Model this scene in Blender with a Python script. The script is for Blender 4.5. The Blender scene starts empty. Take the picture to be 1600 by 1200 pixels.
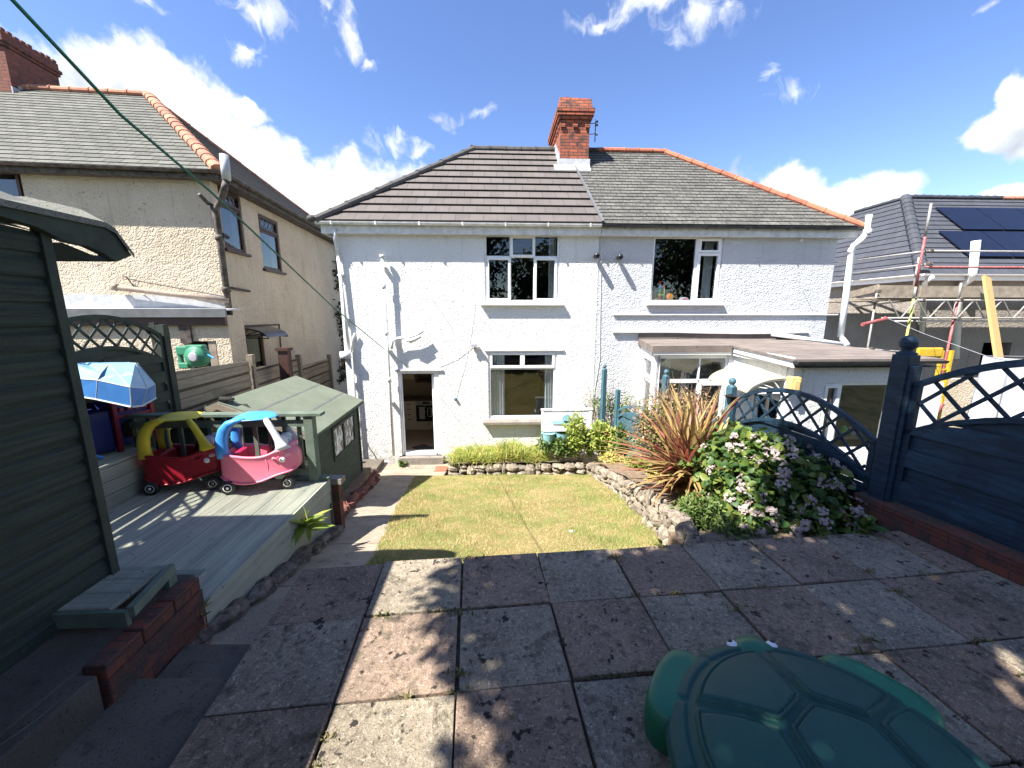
import bpy, math, random
import numpy as np
from mathutils import Vector, Matrix
R = math.radians
random.seed(7); rng = np.random.default_rng(7)
scene = bpy.context.scene
col = scene.collection

# ------------------------------------------------------------------ camera, sky, sun, exposure
CZ = 3.42                      # eye height above the doorstep of the white house
PITCH, YAW = 10.4, -2.35
cd = bpy.data.cameras.new("camera"); cam = bpy.data.objects.new("camera", cd); col.objects.link(cam)
cam.location = (0, 0, CZ); cam.rotation_euler = (R(90 - PITCH), 0, R(YAW))
cd.sensor_width = 36; cd.lens = 13.5; cd.clip_start = 0.05; cd.clip_end = 3000
scene.camera = cam
CM = cam.rotation_euler.to_matrix()

def ray(px, py): return CM @ Vector((px - 800, 600 - py, -600))
def at(px, py, X=None, Y=None, Z=None):
    """point of the ray through photo pixel (1600x1200) on a world plane"""
    d = ray(px, py)
    if Y is not None: t = Y / d.y
    elif Z is not None: t = (Z - CZ) / d.z
    else: t = X / d.x
    return Vector((0, 0, CZ)) + d * t
CS, SN = math.cos(R(-YAW)), math.sin(R(-YAW))
def C(xc, f, z=0.0):           # metres right / ahead of the camera -> world
    return Vector((xc * CS + f * SN, -xc * SN + f * CS, z))
def G(y):                      # sloping garden ground
    return max(-0.1, 0.235 * (8.2 - max(y, 1.6)) - 0.1)
def atG(px, py):
    p = at(px, py, Z=0.5)
    for _ in range(30): p = at(px, py, Z=0.5 * (p.z + G(p.y)))
    return p

SUN = Vector((-1.08, -.62, 1.7)).normalized()
sd = bpy.data.lights.new("sun", 'SUN'); sd.energy = 5.0; sd.angle = R(0.53); sd.color = (1.0, 0.95, 0.87)
so = bpy.data.objects.new("sun", sd); col.objects.link(so); so.location = (-8, -8, 20)
so.rotation_euler = SUN.to_track_quat('Z', 'Y').to_euler()
scene.view_settings.view_transform = 'Standard'; scene.view_settings.look = 'None'
scene.view_settings.exposure = 1.62; scene.view_settings.gamma = 1.0

world = bpy.data.worlds.new("World"); scene.world = world; world.use_nodes = True
nt = world.node_tree; nt.nodes.clear()
def wn(t, **k):
    n = nt.nodes.new(t)
    for a, b in k.items(): setattr(n, a, b)
    return n
def wl(a, b): nt.links.new(a, b)
def wmath(op, a, b=None, c=None, clamp=False):
    n = wn('ShaderNodeMath', operation=op); n.use_clamp = clamp
    for i, v in enumerate((a, b, c)):
        if v is None: continue
        if isinstance(v, (int, float)): n.inputs[i].default_value = v
        else: wl(v, n.inputs[i])
    return n.outputs[0]
sky = wn('ShaderNodeTexSky', sky_type='NISHITA'); sky.sun_disc = False
sky.sun_elevation = math.asin(SUN.z); sky.sun_rotation = math.atan2(SUN.x, SUN.y)
sky.air_density = 1.0; sky.dust_density = 0.3; sky.ozone_density = 2.0; sky.altitude = 100
tc = wn('ShaderNodeTexCoord'); sep = wn('ShaderNodeSeparateXYZ'); wl(tc.outputs['Generated'], sep.inputs[0])
az = wmath('ARCTAN2', sep.outputs[0], sep.outputs[1]); el = wmath('ARCSINE', sep.outputs[2])
cmb = wn('ShaderNodeCombineXYZ'); wl(az, cmb.inputs[0]); wl(el, cmb.inputs[1])
wz = wn('ShaderNodeTexNoise'); wz.inputs['Scale'].default_value = 9; wz.inputs['Detail'].default_value = 6
wl(cmb.outputs[0], wz.inputs['Vector'])
wv = wn('ShaderNodeVectorMath', operation='SUBTRACT'); wl(wz.outputs['Color'], wv.inputs[0]); wv.inputs[1].default_value = (.5, .5, .5)
wsx = wn('ShaderNodeVectorMath', operation='SCALE'); wl(wv.outputs[0], wsx.inputs[0]); wsx.inputs['Scale'].default_value = 0.10
wadd = wn('ShaderNodeVectorMath', operation='ADD'); wl(cmb.outputs[0], wadd.inputs[0]); wl(wsx.outputs[0], wadd.inputs[1])
# banks of cumulus: (direction given as photo position, half widths in px, strength)
CL = [(200, 130, 90, 70, 1), (290, 160, 90, 80, 1), (345, 240, 110, 80, 1), (395, 165, 40, 30, .9), (420, 240, 60, 50, 1),
      (480, 320, 130, 70, 1), (620, 310, 120, 70, 1), (260, 290, 260, 130, 1), (140, 240, 160, 160, 1), (560, 400, 300, 110, 1),
      (615, 216, 44, 24, .8), (660, 228, 22, 16, .6), (697, 182, 30, 17, .75), (760, 187, 22, 11, .5),
      (1095, 20, 85, 38, .72), (1010, 5, 90, 30, .66), (940, 28, 60, 22, .4), (1225, 152, 42, 22, .7), (1195, 128, 16, 18, .4),
      (1560, 205, 75, 35, 1), (1590, 160, 45, 50, 1), (1640, 190, 80, 60, 1), (1225, 300, 60, 45, 1), (1340, 310, 85, 42, 1), (1160, 300, 60, 35, .8),
      (1270, 360, 180, 60, 1), (1600, 310, 80, 30, 1), (380, 72, 40, 18, .5), (415, 20, 60, 34, .42), (545, 55, 24, 60, .42), (572, 97, 18, 14, .7), (512, 15, 20, 40, .35),
      (200, -10, 70, 12, .4), (1540, 8, 20, 8, .4)]
OFF_FILL = [(3.14, .35, .5, .14, 1), (-3.14, .35, .5, .14, 1), (1.9, .5, .4, .16, 1), (-1.9, .6, .35, .2, 1)]      # unseen banks added behind the viewer to whiten the ambient light
def cloud_field(items, coords):
    field = None
    for ent in items:
        if len(ent) == 6: u, v, su, sv, st, _ = ent
        else:
            px, py, hw, hh, st = ent; d = ray(px, py).normalized(); u, v = math.atan2(d.x, d.y), math.asin(d.z)
            d2 = ray(px + hw, py).normalized(); d3 = ray(px, py - hh).normalized()
            su = abs(math.atan2(d2.x, d2.y) - u) + 1e-3; sv = abs(math.asin(d3.z) - v) + 1e-3
        a = wn('ShaderNodeVectorMath', operation='SUBTRACT'); wl(coords, a.inputs[0]); a.inputs[1].default_value = (u, v, 0)
        b = wn('ShaderNodeVectorMath', operation='MULTIPLY'); wl(a.outputs[0], b.inputs[0]); b.inputs[1].default_value = (1 / su, 1 / sv, 0)
        c = wn('ShaderNodeVectorMath', operation='LENGTH'); wl(b.outputs[0], c.inputs[0])
        e = wmath('MULTIPLY_ADD', c.outputs['Value'], -st * 0.62, st)
        field = e if field is None else wmath('MAXIMUM', field, e)
    return field
field = cloud_field([c for c in CL if c[4] >= .9] + [(*c, 1) for c in OFF_FILL], wadd.outputs[0])
field2 = cloud_field([(*c[:4], 1) for c in CL if c[4] < .9], wadd.outputs[0])
cn = wn('ShaderNodeTexNoise'); cn.inputs['Scale'].default_value = 13; cn.inputs['Detail'].default_value = 12; cn.inputs['Roughness'].default_value = .62
wl(wadd.outputs[0], cn.inputs['Vector'])
fld = wmath('MULTIPLY_ADD', wmath('SUBTRACT', cn.outputs['Fac'], 0.5), 0.85, field)
mra = wn('ShaderNodeMapRange', interpolation_type='SMOOTHSTEP'); wl(fld, mra.inputs['Value'])
mra.inputs['From Min'].default_value = 0.30; mra.inputs['From Max'].default_value = 0.56
cnw = wn('ShaderNodeTexNoise'); cnw.inputs['Scale'].default_value = 22; cnw.inputs['Detail'].default_value = 10; cnw.inputs['Roughness'].default_value = .6; cnw.inputs['Distortion'].default_value = .8
wl(wadd.outputs[0], cnw.inputs['Vector'])
fld2 = wmath('MULTIPLY_ADD', wmath('SUBTRACT', cnw.outputs['Fac'], 0.5), 1.9, field2)
mrb = wn('ShaderNodeMapRange', interpolation_type='SMOOTHSTEP'); wl(fld2, mrb.inputs['Value'])
mrb.inputs['From Min'].default_value = 0.42; mrb.inputs['From Max'].default_value = 1.25; mrb.inputs['To Max'].default_value = .8
class _O: pass
mr = _O(); mr.outputs = [wmath('MAXIMUM', mra.outputs[0], mrb.outputs[0])]
cn2 = wn('ShaderNodeTexNoise'); cn2.inputs['Scale'].default_value = 5; cn2.inputs['Detail'].default_value = 5; wl(wadd.outputs[0], cn2.inputs['Vector'])
mr2 = wn('ShaderNodeMapRange', interpolation_type='SMOOTHSTEP'); wl(cn2.outputs['Fac'], mr2.inputs['Value'])
mr2.inputs['From Min'].default_value = 0.30; mr2.inputs['From Max'].default_value = 0.50
cc = wn('ShaderNodeMix', data_type='RGBA'); wl(mr2.outputs[0], cc.inputs['Factor'])
cc.inputs['A'].default_value = (2.15, 2.4, 2.75, 1); cc.inputs['B'].default_value = (4.6, 4.65, 4.7, 1)
hs = wn('ShaderNodeHueSaturation'); hs.inputs['Hue'].default_value = .512; hs.inputs['Saturation'].default_value = 1.14; hs.inputs['Value'].default_value = .86
wl(sky.outputs[0], hs.inputs['Color'])
mx = wn('ShaderNodeMix', data_type='RGBA'); wl(mr.outputs[0], mx.inputs['Factor']); wl(hs.outputs[0], mx.inputs['A']); wl(cc.outputs['Result'], mx.inputs['B'])
bg = wn('ShaderNodeBackground'); bg.inputs['Strength'].default_value = 0.10; wl(mx.outputs['Result'], bg.inputs['Color'])
wo = wn('ShaderNodeOutputWorld'); wl(bg.outputs[0], wo.inputs[0])

# ------------------------------------------------------------------ materials
MATS = {}
class Mt:
    def __init__(s, name, rough=.8, spec=.4, metal=0.0):
        m = bpy.data.materials.new(name); m.use_nodes = True; s.m = m; s.nt = m.node_tree
        s.p = s.nt.nodes['Principled BSDF']; s.p.inputs['Roughness'].default_value = rough
        s.p.inputs['Metallic'].default_value = metal; s.p.inputs['Specular IOR Level'].default_value = spec
        s.tc = s.n('ShaderNodeTexCoord'); s.obj = s.tc.outputs['Object']; s.uv = s.tc.outputs['UV']; s.h = None
    def n(s, t, **k):
        n = s.nt.nodes.new(t)
        for a, b in k.items(): setattr(n, a, b)
        return n
    def l(s, a, b): s.nt.links.new(a, b)
    def noise(s, scale, vec=None, detail=6, rough=.55, stretch=None):
        n = s.n('ShaderNodeTexNoise'); n.inputs['Scale'].default_value = scale; n.inputs['Detail'].default_value = detail; n.inputs['Roughness'].default_value = rough
        v = vec or s.obj
        if stretch:
            mp = s.n('ShaderNodeMapping'); mp.inputs['Scale'].default_value = stretch; s.l(v, mp.inputs[0]); v = mp.outputs[0]
        s.l(v, n.inputs['Vector']); return n.outputs['Fac']
    def vor(s, scale, vec=None, feature='F1'):
        n = s.n('ShaderNodeTexVoronoi', feature=feature); n.inputs['Scale'].default_value = scale
        s.l(vec or s.obj, n.inputs['Vector']); return n.outputs['Distance']
    def ramp(s, f, a, b, lo=0.0, hi=1.0):
        n = s.n('ShaderNodeMapRange'); s.l(f, n.inputs['Value'])
        for k, v in zip(('From Min', 'From Max', 'To Min', 'To Max'), (a, b, lo, hi)): n.inputs[k].default_value = v
        return n.outputs[0]
    def mix(s, f, a, b, blend='MIX'):
        n = s.n('ShaderNodeMix', data_type='RGBA', blend_type=blend)
        for k, v in (('Factor', f), ('A', a), ('B', b)):
            if isinstance(v, (int, float)): n.inputs[k].default_value = v
            elif isinstance(v, tuple): n.inputs[k].default_value = (*v[:3], 1)
            else: s.l(v, n.inputs[k])
        return n.outputs['Result']
    def mul(s, a, b):
        n = s.n('ShaderNodeMath', operation='MULTIPLY')
        for i, v in enumerate((a, b)):
            if isinstance(v, (int, float)): n.inputs[i].default_value = v
            else: s.l(v, n.inputs[i])
        return n.outputs[0]
    def add(s, a, b):
        n = s.n('ShaderNodeMath', operation='ADD')
        for i, v in enumerate((a, b)):
            if isinstance(v, (int, float)): n.inputs[i].default_value = v
            else: s.l(v, n.inputs[i])
        return n.outputs[0]
    def isl(s): return s.n('ShaderNodeNewGeometry').outputs['Random Per Island']
    def base(s, c):
        if isinstance(c, tuple): s.p.inputs['Base Color'].default_value = (*c[:3], 1)
        else: s.l(c, s.p.inputs['Base Color'])
        return s
    def bump(s, h, dist=.01, strength=1.0):
        b = s.n('ShaderNodeBump'); b.inputs['Distance'].default_value = dist; b.inputs['Strength'].default_value = strength
        s.l(h, b.inputs['Height'])
        if s.h is not None: s.l(s.h, b.inputs['Normal'])
        s.h = b.outputs[0]; s.l(s.h, s.p.inputs['Normal']); return s
    def rough(s, f): s.l(f, s.p.inputs['Roughness']); return s
    def done(s, key): MATS[key] = s.m; return s.m

def pm(key, c1, c2=None, scale=6, rough=.75, bump=0.0, bscale=60, spec=.4, metal=0, c3=None, s3=30, t3=.62, lo=.35, hi=.65, stretch=None, isl=0):
    m = Mt(key, rough, spec, metal); c = c1
    if c2 is not None: c = m.mix(m.ramp(m.noise(scale, stretch=stretch), lo, hi), c1, c2)
    if c3 is not None: c = m.mix(m.ramp(m.noise(s3, detail=4), t3, t3 + .06), c, c3)
    if isl:
        a = m.ramp(m.isl(), 0, 1, 1 - isl, 1 + isl); cb = m.n('ShaderNodeCombineXYZ')
        for i in range(3): m.l(a, cb.inputs[i])
        c = m.mix(1.0, c, cb.outputs[0], 'MULTIPLY')
    m.base(c)
    if bump: m.bump(m.noise(bscale, detail=5), bump)
    return m.done(key)

def render_wall(key, c1, c2, c3, bd=.012, dirt=.62, sc=42):
    m = Mt(key, .9, .2)
    v = m.vor(sc, feature='SMOOTH_F1'); n = m.noise(sc * .7, detail=4); big = m.noise(9, detail=4)
    c = m.mix(m.ramp(m.noise(1.1, detail=8), .35, .7), c1, c2)
    c = m.mix(m.mul(m.ramp(m.noise(28, detail=3), dirt, dirt + .05), m.ramp(m.noise(5), .45, .62)), c, c3)
    st = m.mul(m.ramp(m.noise(2.4, detail=6, stretch=(3.5, 3.5, .35)), .56, .74), .45)          # rain streaks
    c = m.mix(st, c, tuple(x * .62 for x in c2))
    sp = m.n('ShaderNodeSeparateXYZ'); ge = m.n('ShaderNodeNewGeometry'); m.l(ge.outputs['Position'], sp.inputs[0])
    low = m.mul(m.ramp(sp.outputs[2], .05, .55, 1, 0), m.ramp(m.noise(6, detail=5), .40, .62))   # splash dirt at the foot
    c = m.mix(m.mul(low, .6), c, (.22, .20, .15))
    m.base(c); m.bump(m.add(m.mul(v, -.9), m.add(n, m.mul(big, 1.2))), bd); return m.done(key)
render_wall('wall_white', (.72, .72, .71), (.67, .67, .66), (.30, .30, .29), .011, .62, 46)
render_wall('wall_grey', (.54, .555, .575), (.49, .505, .52), (.34, .35, .36), .015, .63, 40)
render_wall('wall_beige', (.60, .515, .40), (.49, .41, .31), (.24, .19, .14), .018, .60, 40)
render_wall('wall_far', (.30, .27, .24), (.24, .21, .19), (.14, .13, .12), .02, .6, 20)
pm('ledge_paint', (.60, .61, .62), (.5, .5, .5), 4, .8, .003)
pm('upvc', (.82, .83, .84), (.76, .77, .78), 3, .35, spec=.5)
pm('upvc_dirty', (.74, .75, .76), (.55, .55, .53), 7, .45, c3=(.35, .34, .3), s3=22, t3=.66)
pm('white_plain', (.8, .8, .78), (.7, .7, .68), 6, .6)
pm('grey_pvc', (.15, .155, .165), (.11, .115, .12), 5, .5)
pm('black_plastic', (.012, .012, .013), (.02, .02, .02), 20, .35)
pm('black_gutter', (.015, .017, .02), (.04, .045, .05), 9, .4)
pm('iron_dark', (.035, .028, .024), (.12, .10, .085), 9, .7, .002, 60)
pm('felt_brown', (.20, .165, .145), (.12, .10, .09), 2.2, .95, .004, 90, c3=(.08, .07, .06), s3=9, t3=.64, stretch=(1, 3, 1))
pm('felt_green', (.135, .16, .115), (.17, .195, .145), 3, .95, .003, 160, c3=(.09, .10, .075), s3=120, t3=.56)
pm('felt_grey', (.13, .135, .12), (.19, .19, .17), 4, .95, .003, 160, c3=(.07, .075, .07), s3=140, t3=.55)
pm('lead', (.36, .37, .39), (.50, .51, .52), 8, .5, .002, 30)
pm('mortar_white', (.6, .6, .58), (.4, .39, .37), 14, .9, .004, 60)
pm('soil', (.13, .09, .06), (.22, .16, .11), 14, .95, .01, 50, c3=(.3, .24, .17), s3=60, t3=.62)
pm('shed_green', (.030, .043, .032), (.017, .026, .020), 5, .8, .004, 50, stretch=(1, .35, 9), c3=(.055, .060, .045), s3=26, t3=.70, lo=.42, hi=.58)
pm('shed_trim', (.035, .050, .036), (.022, .03, .024), 9, .75, .003, 50, c3=(.09, .085, .07), s3=50, t3=.70)
pm('playhouse_green', (.05, .068, .05), (.032, .044, .034), 5, .8, .003, 40, stretch=(1, 1, 5))
pm('deck_green', (.36, .365, .295), (.25, .265, .215), 2.6, .85, .002, 90, c3=(.13, .135, .11), s3=22, t3=.66, isl=.10, stretch=(3, .5, 1))
pm('deck_trim', (.13, .17, .13), (.09, .12, .095), 7, .8, .002, 60, c3=(.22, .22, .18), s3=30, t3=.68)
pm('fence_blue', (.012, .040, .070), (.007, .022, .040), 5, .6, .004, 50, stretch=(1, 1, 9), c3=(.06, .075, .08), s3=45, t3=.72, isl=.22, lo=.42, hi=.58)
pm('fence_teal', (.05, .13, .17), (.035, .09, .12), 6, .6, .002, 40, c3=(.16, .2, .2), s3=60, t3=.68)
pm('fence_darkgreen', (.035, .045, .034), (.022, .03, .022), 5, .8, .003, 40, c3=(.09, .09, .07), s3=26, t3=.70, isl=.12)
pm('fence_weathered', (.27, .225, .165), (.19, .155, .115), 3, .9, .003, 60, c3=(.07, .055, .04), s3=17, t3=.66, stretch=(1, .6, 8), isl=.12)
pm('timber_new', (.44, .28, .12), (.36, .22, .085), 5, .7, .002, 40, stretch=(8, 8, 1), c3=(.34, .2, .08), s3=20, t3=.7)
pm('timber_old', (.32, .27, .21), (.20, .165, .13), 5, .9, .003, 50, c3=(.1, .08, .06), s3=24, t3=.66, isl=.15)
pm('brown_frame', (.045, .018, .015), (.065, .03, .022), 9, .5)
pm('steel_tube', (.42, .41, .40), (.30, .28, .26), 14, .45, .001, 60, metal=.4, c3=(.22, .12, .07), s3=18, t3=.66)
pm('tube_red', (.27, .04, .045), (.36, .13, .12), 12, .5, c3=(.6, .5, .5), s3=22, t3=.64)
pm('tube_yellow', (.50, .52, .12), (.4, .42, .12), 12, .5, c3=(.5, .5, .4), s3=22, t3=.66)
pm('yellow_paint', (.62, .40, .03), (.5, .32, .03), 8, .45)
pm('cloth_white', (.72, .72, .76), (.66, .66, .70), 3, .9)
pm('curtain', (.78, .82, .80), (.66, .70, .68), 8, .9)
pm('kitchen_wall', (.50, .40, .30), (.46, .37, .28), 2, .8)
pm('tile_edge_shade', (.016, .014, .013), (.03, .026, .024), 20, .9)  # shadow gap under each tile course, painted as a dark riser colour
pm('bench_slat', (.58, .58, .62), (.48, .48, .52), 9, .7)
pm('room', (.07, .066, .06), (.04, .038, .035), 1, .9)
pm('room_wood_floor', (.52, .36, .22), (.42, .28, .16), 6, .5, stretch=(8, 1, 1))
pm('cabinet_cream', (.62, .54, .42), (.58, .50, .39), 2, .5)
pm('worktop', (.10, .06, .035), (.07, .04, .025), 9, .3)
pm('oven_steel', (.35, .34, .32), (.3, .3, .28), 6, .35, metal=.6)
pm('oven_black', (.01, .01, .01), (.015, .015, .015), 6, .15)
pm('tea_towel', (.45, .46, .45), (.28, .30, .32), 22, .9)
pm('mat_dark', (.06, .05, .045), (.09, .08, .07), 60, .95, .003, 200)
pm('toy_red', (.30, .010, .022), (.24, .008, .018), 4, .38, c3=(.40, .06, .07), s3=60, t3=.72)
pm('toy_red_floor', (.20, .008, .02), (.25, .01, .02), 4, .5)
pm('toy_yellow', (.72, .56, .045), (.62, .47, .04), 4, .4)
pm('toy_pink', (.82, .22, .31), (.76, .19, .28), 4, .4)
pm('toy_magenta', (.40, .01, .07), (.34, .01, .06), 4, .45)
pm('toy_blue', (.07, .33, .80), (.06, .28, .72), 4, .38)
pm('toy_white', (.76, .74, .76), (.7, .68, .7), 5, .45)
pm('toy_grey', (.40, .38, .42), (.34, .33, .37), 5, .5)
pm('toy_tyre', (.012, .012, .014), (.03, .03, .03), 9, .5)
pm('kitchen_blue', (.012, .025, .15), (.010, .018, .11), 5, .5)
pm('kitchen_red', (.26, .012, .03), (.2, .01, .025), 5, .5)
pm('tarp_blue', (.035, .16, .42), (.03, .12, .34), 5, .55)
pm('tarp_pale', (.20, .38, .52), (.15, .31, .46), 4, .4, c3=(.32, .48, .58), s3=7, t3=.6)
pm('tarp_edge', (.45, .48, .5), (.35, .38, .4), 9, .6)
pm('turtle_shell', (.010, .078, .056), (.007, .056, .050), 2.5, .55, .0015, 240, spec=.4, c3=(.030, .075, .066), s3=90, t3=.60)
pm('turtle_body', (.010, .150, .075), (.008, .120, .060), 3, .42, .0008, 260, spec=.5)
pm('hose_green', (.045, .22, .13), (.035, .18, .10), 6, .45)
pm('line_green', (.02, .20, .12), (.015, .15, .09), 30, .5)
pm('orange', (.75, .28, .04), (.65, .22, .03), 12, .6)
pm('toy_green', (.05, .45, .10), None, 1, .4); pm('plain_red', (.6, .02, .02), None, 1, .4)
pm('sign_red', (.5, .01, .015), None, 1, .4)
pm('solar', (.006, .009, .022), (.008, .012, .028), 4, .35, spec=.25)
pm('teal_paint', (.22, .42, .48), (.18, .36, .42), 9, .6)
pm('lamp_yellow', (.65, .48, .20), (.55, .4, .16), 8, .4)
pm('smoked', (.10, .095, .085), (.16, .15, .135), 6, .3)
pm('bark', (.10, .075, .055), (.06, .045, .035), 20, .95, .01, 30)
pm('twig', (.26, .17, .10), (.16, .10, .06), 30, .9)
pm('log', (.17, .145, .12), (.09, .075, .06), 18, .95, .004, 40)
pm('moss', (.06, .075, .025), (.10, .10, .035), 30, .95)

def stone_mat(key, a, b, c, bd=.01):
    m = Mt(key, .9, .25)
    col_ = m.mix(m.isl(), a, b); col_ = m.mix(m.ramp(m.noise(11), .45, .68), col_, c)
    m.base(col_); m.bump(m.noise(26, detail=6), bd); return m.done(key)
stone_mat('stone', (.34, .29, .22), (.20, .17, .135), (.12, .10, .08), .03)
stone_mat('rubble', (.15, .12, .10), (.23, .19, .155), (.07, .06, .05), .02)

def slab_mat(key, g, pale):
    m = Mt(key, .9, .25)
    c = m.mix(m.ramp(m.isl(), 0, 1, 0, .55), g, pale)
    c = m.mix(m.ramp(m.noise(2.6, detail=9, rough=.65), .38, .66, 0, .9), c, tuple(x * 1.75 for x in g))
    c = m.mix(m.ramp(m.noise(26, detail=8, rough=.75), .50, .64, 0, .85), c, tuple(x * .42 for x in g))
    c = m.mix(m.ramp(m.noise(48, detail=6, rough=.8), .54, .66, 0, .9), c, tuple(min(1, x * 2.4) for x in pale))
    c = m.mix(m.ramp(m.noise(130, detail=3, rough=.7), .55, .66, 0, .8), c, (.03, .028, .026))
    bl = m.mul(m.ramp(m.noise(13, detail=4), .635, .665), m.ramp(m.noise(2.1, detail=2), .40, .52))
    c = m.mix(m.mul(bl, .9), c, (.016, .015, .014))
    c = m.mix(m.mul(m.ramp(m.noise(9, detail=5), .60, .66), .5), c, (.05, .05, .03))
    m.base(c); m.bump(m.noise(110, detail=6, rough=.75), .010); m.bump(m.noise(10, detail=5), .012); return m.done(key)
slab_mat('slab', (.215, .180, .132), (.26, .225, .172)); slab_mat('slab_pink', (.205, .148, .108), (.235, .182, .138))
def concrete(key, a, b, c3, k=1.0):
    m = Mt(key, .92, .25)
    c = m.mix(m.ramp(m.noise(2.5, detail=9), .35, .68), a, b)
    c = m.mix(m.ramp(m.noise(90, detail=4, rough=.7), .55, .68), c, tuple(min(1, x * 1.5) for x in a))
    c = m.mix(m.ramp(m.noise(75, detail=3), .62, .68), c, c3)
    c = m.mix(m.ramp(m.noise(7, detail=6), .60, .72, 0, .7), c, c3)
    m.base(c); m.bump(m.noise(100, detail=6, rough=.7), .005 * k); m.bump(m.noise(9, detail=5), .012 * k); return m.done(key)
concrete('path', (.34, .28, .215), (.22, .18, .14), (.10, .08, .062))
concrete('step_concrete', (.10, .085, .07), (.15, .13, .105), (.04, .036, .03))
concrete('ledge_concrete', (.07, .06, .05), (.11, .095, .078), (.035, .034, .03))
concrete('coping', (.26, .235, .20), (.18, .16, .14), (.09, .08, .07))

def brick_mat(key, c1, c2, mortar, bw=.225, bh=.075, mo=.012, dark=(.06, .045, .04), dk=.6, off=.5):
    m = Mt(key, .88, .3); b = m.n('ShaderNodeTexBrick'); m.l(m.uv, b.inputs['Vector'])
    b.inputs['Scale'].default_value = 1; b.inputs['Brick Width'].default_value = bw; b.inputs['Row Height'].default_value = bh
    b.inputs['Mortar Size'].default_value = mo * .5; b.inputs['Mortar Smooth'].default_value = .3; b.offset = off; b.inputs['Bias'].default_value = 0
    b.inputs['Color1'].default_value = (*c1, 1); b.inputs['Color2'].default_value = (*c2, 1); b.inputs['Mortar'].default_value = (*mortar, 1)
    c = m.mix(m.ramp(m.noise(5, detail=7), dk, dk + .12), b.outputs['Color'], dark)
    c = m.mix(m.ramp(m.noise(60, detail=3), .55, .75, 0, .5), c, tuple(x * 1.5 for x in c1))
    inv = m.ramp(b.outputs['Fac'], 0, 1, 1, 0)
    m.base(c); m.bump(inv, .010); m.bump(m.noise(70, detail=5), .004); return m.done(key)
brick_mat('brick', (.40, .112, .058), (.23, .07, .045), (.07, .055, .05), mo=.020, dk=.53)
brick_mat('brick_near', (.17, .056, .038), (.11, .040, .030), (.055, .045, .04), dk=.46, mo=.010)
brick_mat('brick_dark', (.24, .085, .06), (.17, .065, .05), (.10, .08, .07), dk=.55)
brick_mat('brick_pave', (.42, .14, .08), (.34, .11, .07), (.16, .12, .09), .21, .07)
def tile_mat(key, c1, c2, dark, w, h, pale=None, jt=.004, spot=.6):
    m = Mt(key, .85, .3); b = m.n('ShaderNodeTexBrick'); m.l(m.uv, b.inputs['Vector'])
    b.inputs['Scale'].default_value = 1; b.inputs['Brick Width'].default_value = w; b.inputs['Row Height'].default_value = h
    b.inputs['Mortar Size'].default_value = jt; b.inputs['Mortar Smooth'].default_value = .1; b.offset = .5
    b.inputs['Color1'].default_value = (*c1, 1); b.inputs['Color2'].default_value = (*c2, 1); b.inputs['Mortar'].default_value = (*[x * .45 for x in c1], 1)
    c = m.mix(m.ramp(m.noise(2.2, detail=8), .45, .72, 0, .7), b.outputs['Color'], dark)
    if pale: c = m.mix(m.ramp(m.noise(26, detail=5, rough=.7), spot, spot + .10), c, pale)
    m.base(c); m.bump(m.ramp(b.outputs['Fac'], 0, 1, 1, 0), .006); m.bump(m.noise(45, detail=5), .008); return m.done(key)
tile_mat('tile_brown', (.098, .088, .084), (.120, .108, .104), (.140, .118, .106), .30, .335)
tile_mat('slate_grey', (.080, .080, .074), (.125, .123, .112), (.045, .046, .044), .24, .155, (.22, .215, .19), .008, .54)
tile_mat('slate_light', (.090, .092, .080), (.135, .135, .118), (.06, .062, .054), .30, .20, (.20, .20, .165), .010, .56)
tile_mat('slate_dark', (.05, .048, .045), (.07, .066, .06), (.035, .034, .03), .28, .21, (.12, .12, .1), .006, .62)
tile_mat('tile_navy', (.050, .054, .068), (.062, .067, .082), (.045, .048, .06), .34, .30)
pm('ridge_dark', (.05, .048, .047), (.075, .07, .068), 8, .8, .003, 50)
pm('ridge_orange', (.46, .15, .085), (.33, .105, .06), 7, .8, .003, 60, c3=(.14, .09, .07), s3=14, t3=.60, isl=.25)
pm('ridge_terracotta', (.48, .21, .13), (.32, .15, .10), 9, .9, .004, 60, c3=(.25, .22, .18), s3=14, t3=.62, isl=.25)
pm('mortar', (.42, .38, .31), (.28, .25, .2), 12, .95, .006, 50)
pm('ridge_navy', (.042, .045, .056), (.05, .055, .066), 8, .7, .002, 50, isl=.15)

def leaf_mat(key, cols, rough=.45, trans=.30, spec=.4):
    m = Mt(key, rough, spec); r = m.isl(); n = m.n('ShaderNodeValToRGB'); m.l(r, n.inputs[0])
    el_ = n.color_ramp.elements
    for i, c in enumerate(cols):
        e = el_[i] if i < 2 else el_.new(1.0)
        e.position = i / (len(cols) - 1); e.color = (*c, 1)
    e = sorted(range(len(el_)), key=lambda i: el_[i].position)
    c = m.mix(m.ramp(m.noise(2.5), .35, .7, 0, .35), n.outputs[0], tuple(x * .5 for x in cols[0]))
    m.base(c)
    tr = m.n('ShaderNodeBsdfTranslucent'); m.l(c, tr.inputs[0]); ms = m.n('ShaderNodeMixShader'); ms.inputs[0].default_value = trans
    out = m.nt.nodes['Material Output']; m.l(m.p.outputs[0], ms.inputs[1]); m.l(tr.outputs[0], ms.inputs[2]); m.l(ms.outputs[0], out.inputs[0])
    return m.done(key)
leaf_mat('leaf_tree', [(.035, .07, .02), (.06, .11, .03), (.09, .13, .035)])
leaf_mat('leaf_dark', [(.018, .035, .014), (.03, .055, .02), (.06, .085, .03)])
leaf_mat('leaf_hydrangea', [(.028, .07, .016), (.055, .12, .025), (.12, .19, .035), (.22, .25, .055)], .5)
leaf_mat('leaf_bright', [(.16, .25, .04), (.32, .40, .07), (.50, .50, .14)], .5, .4)
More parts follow.
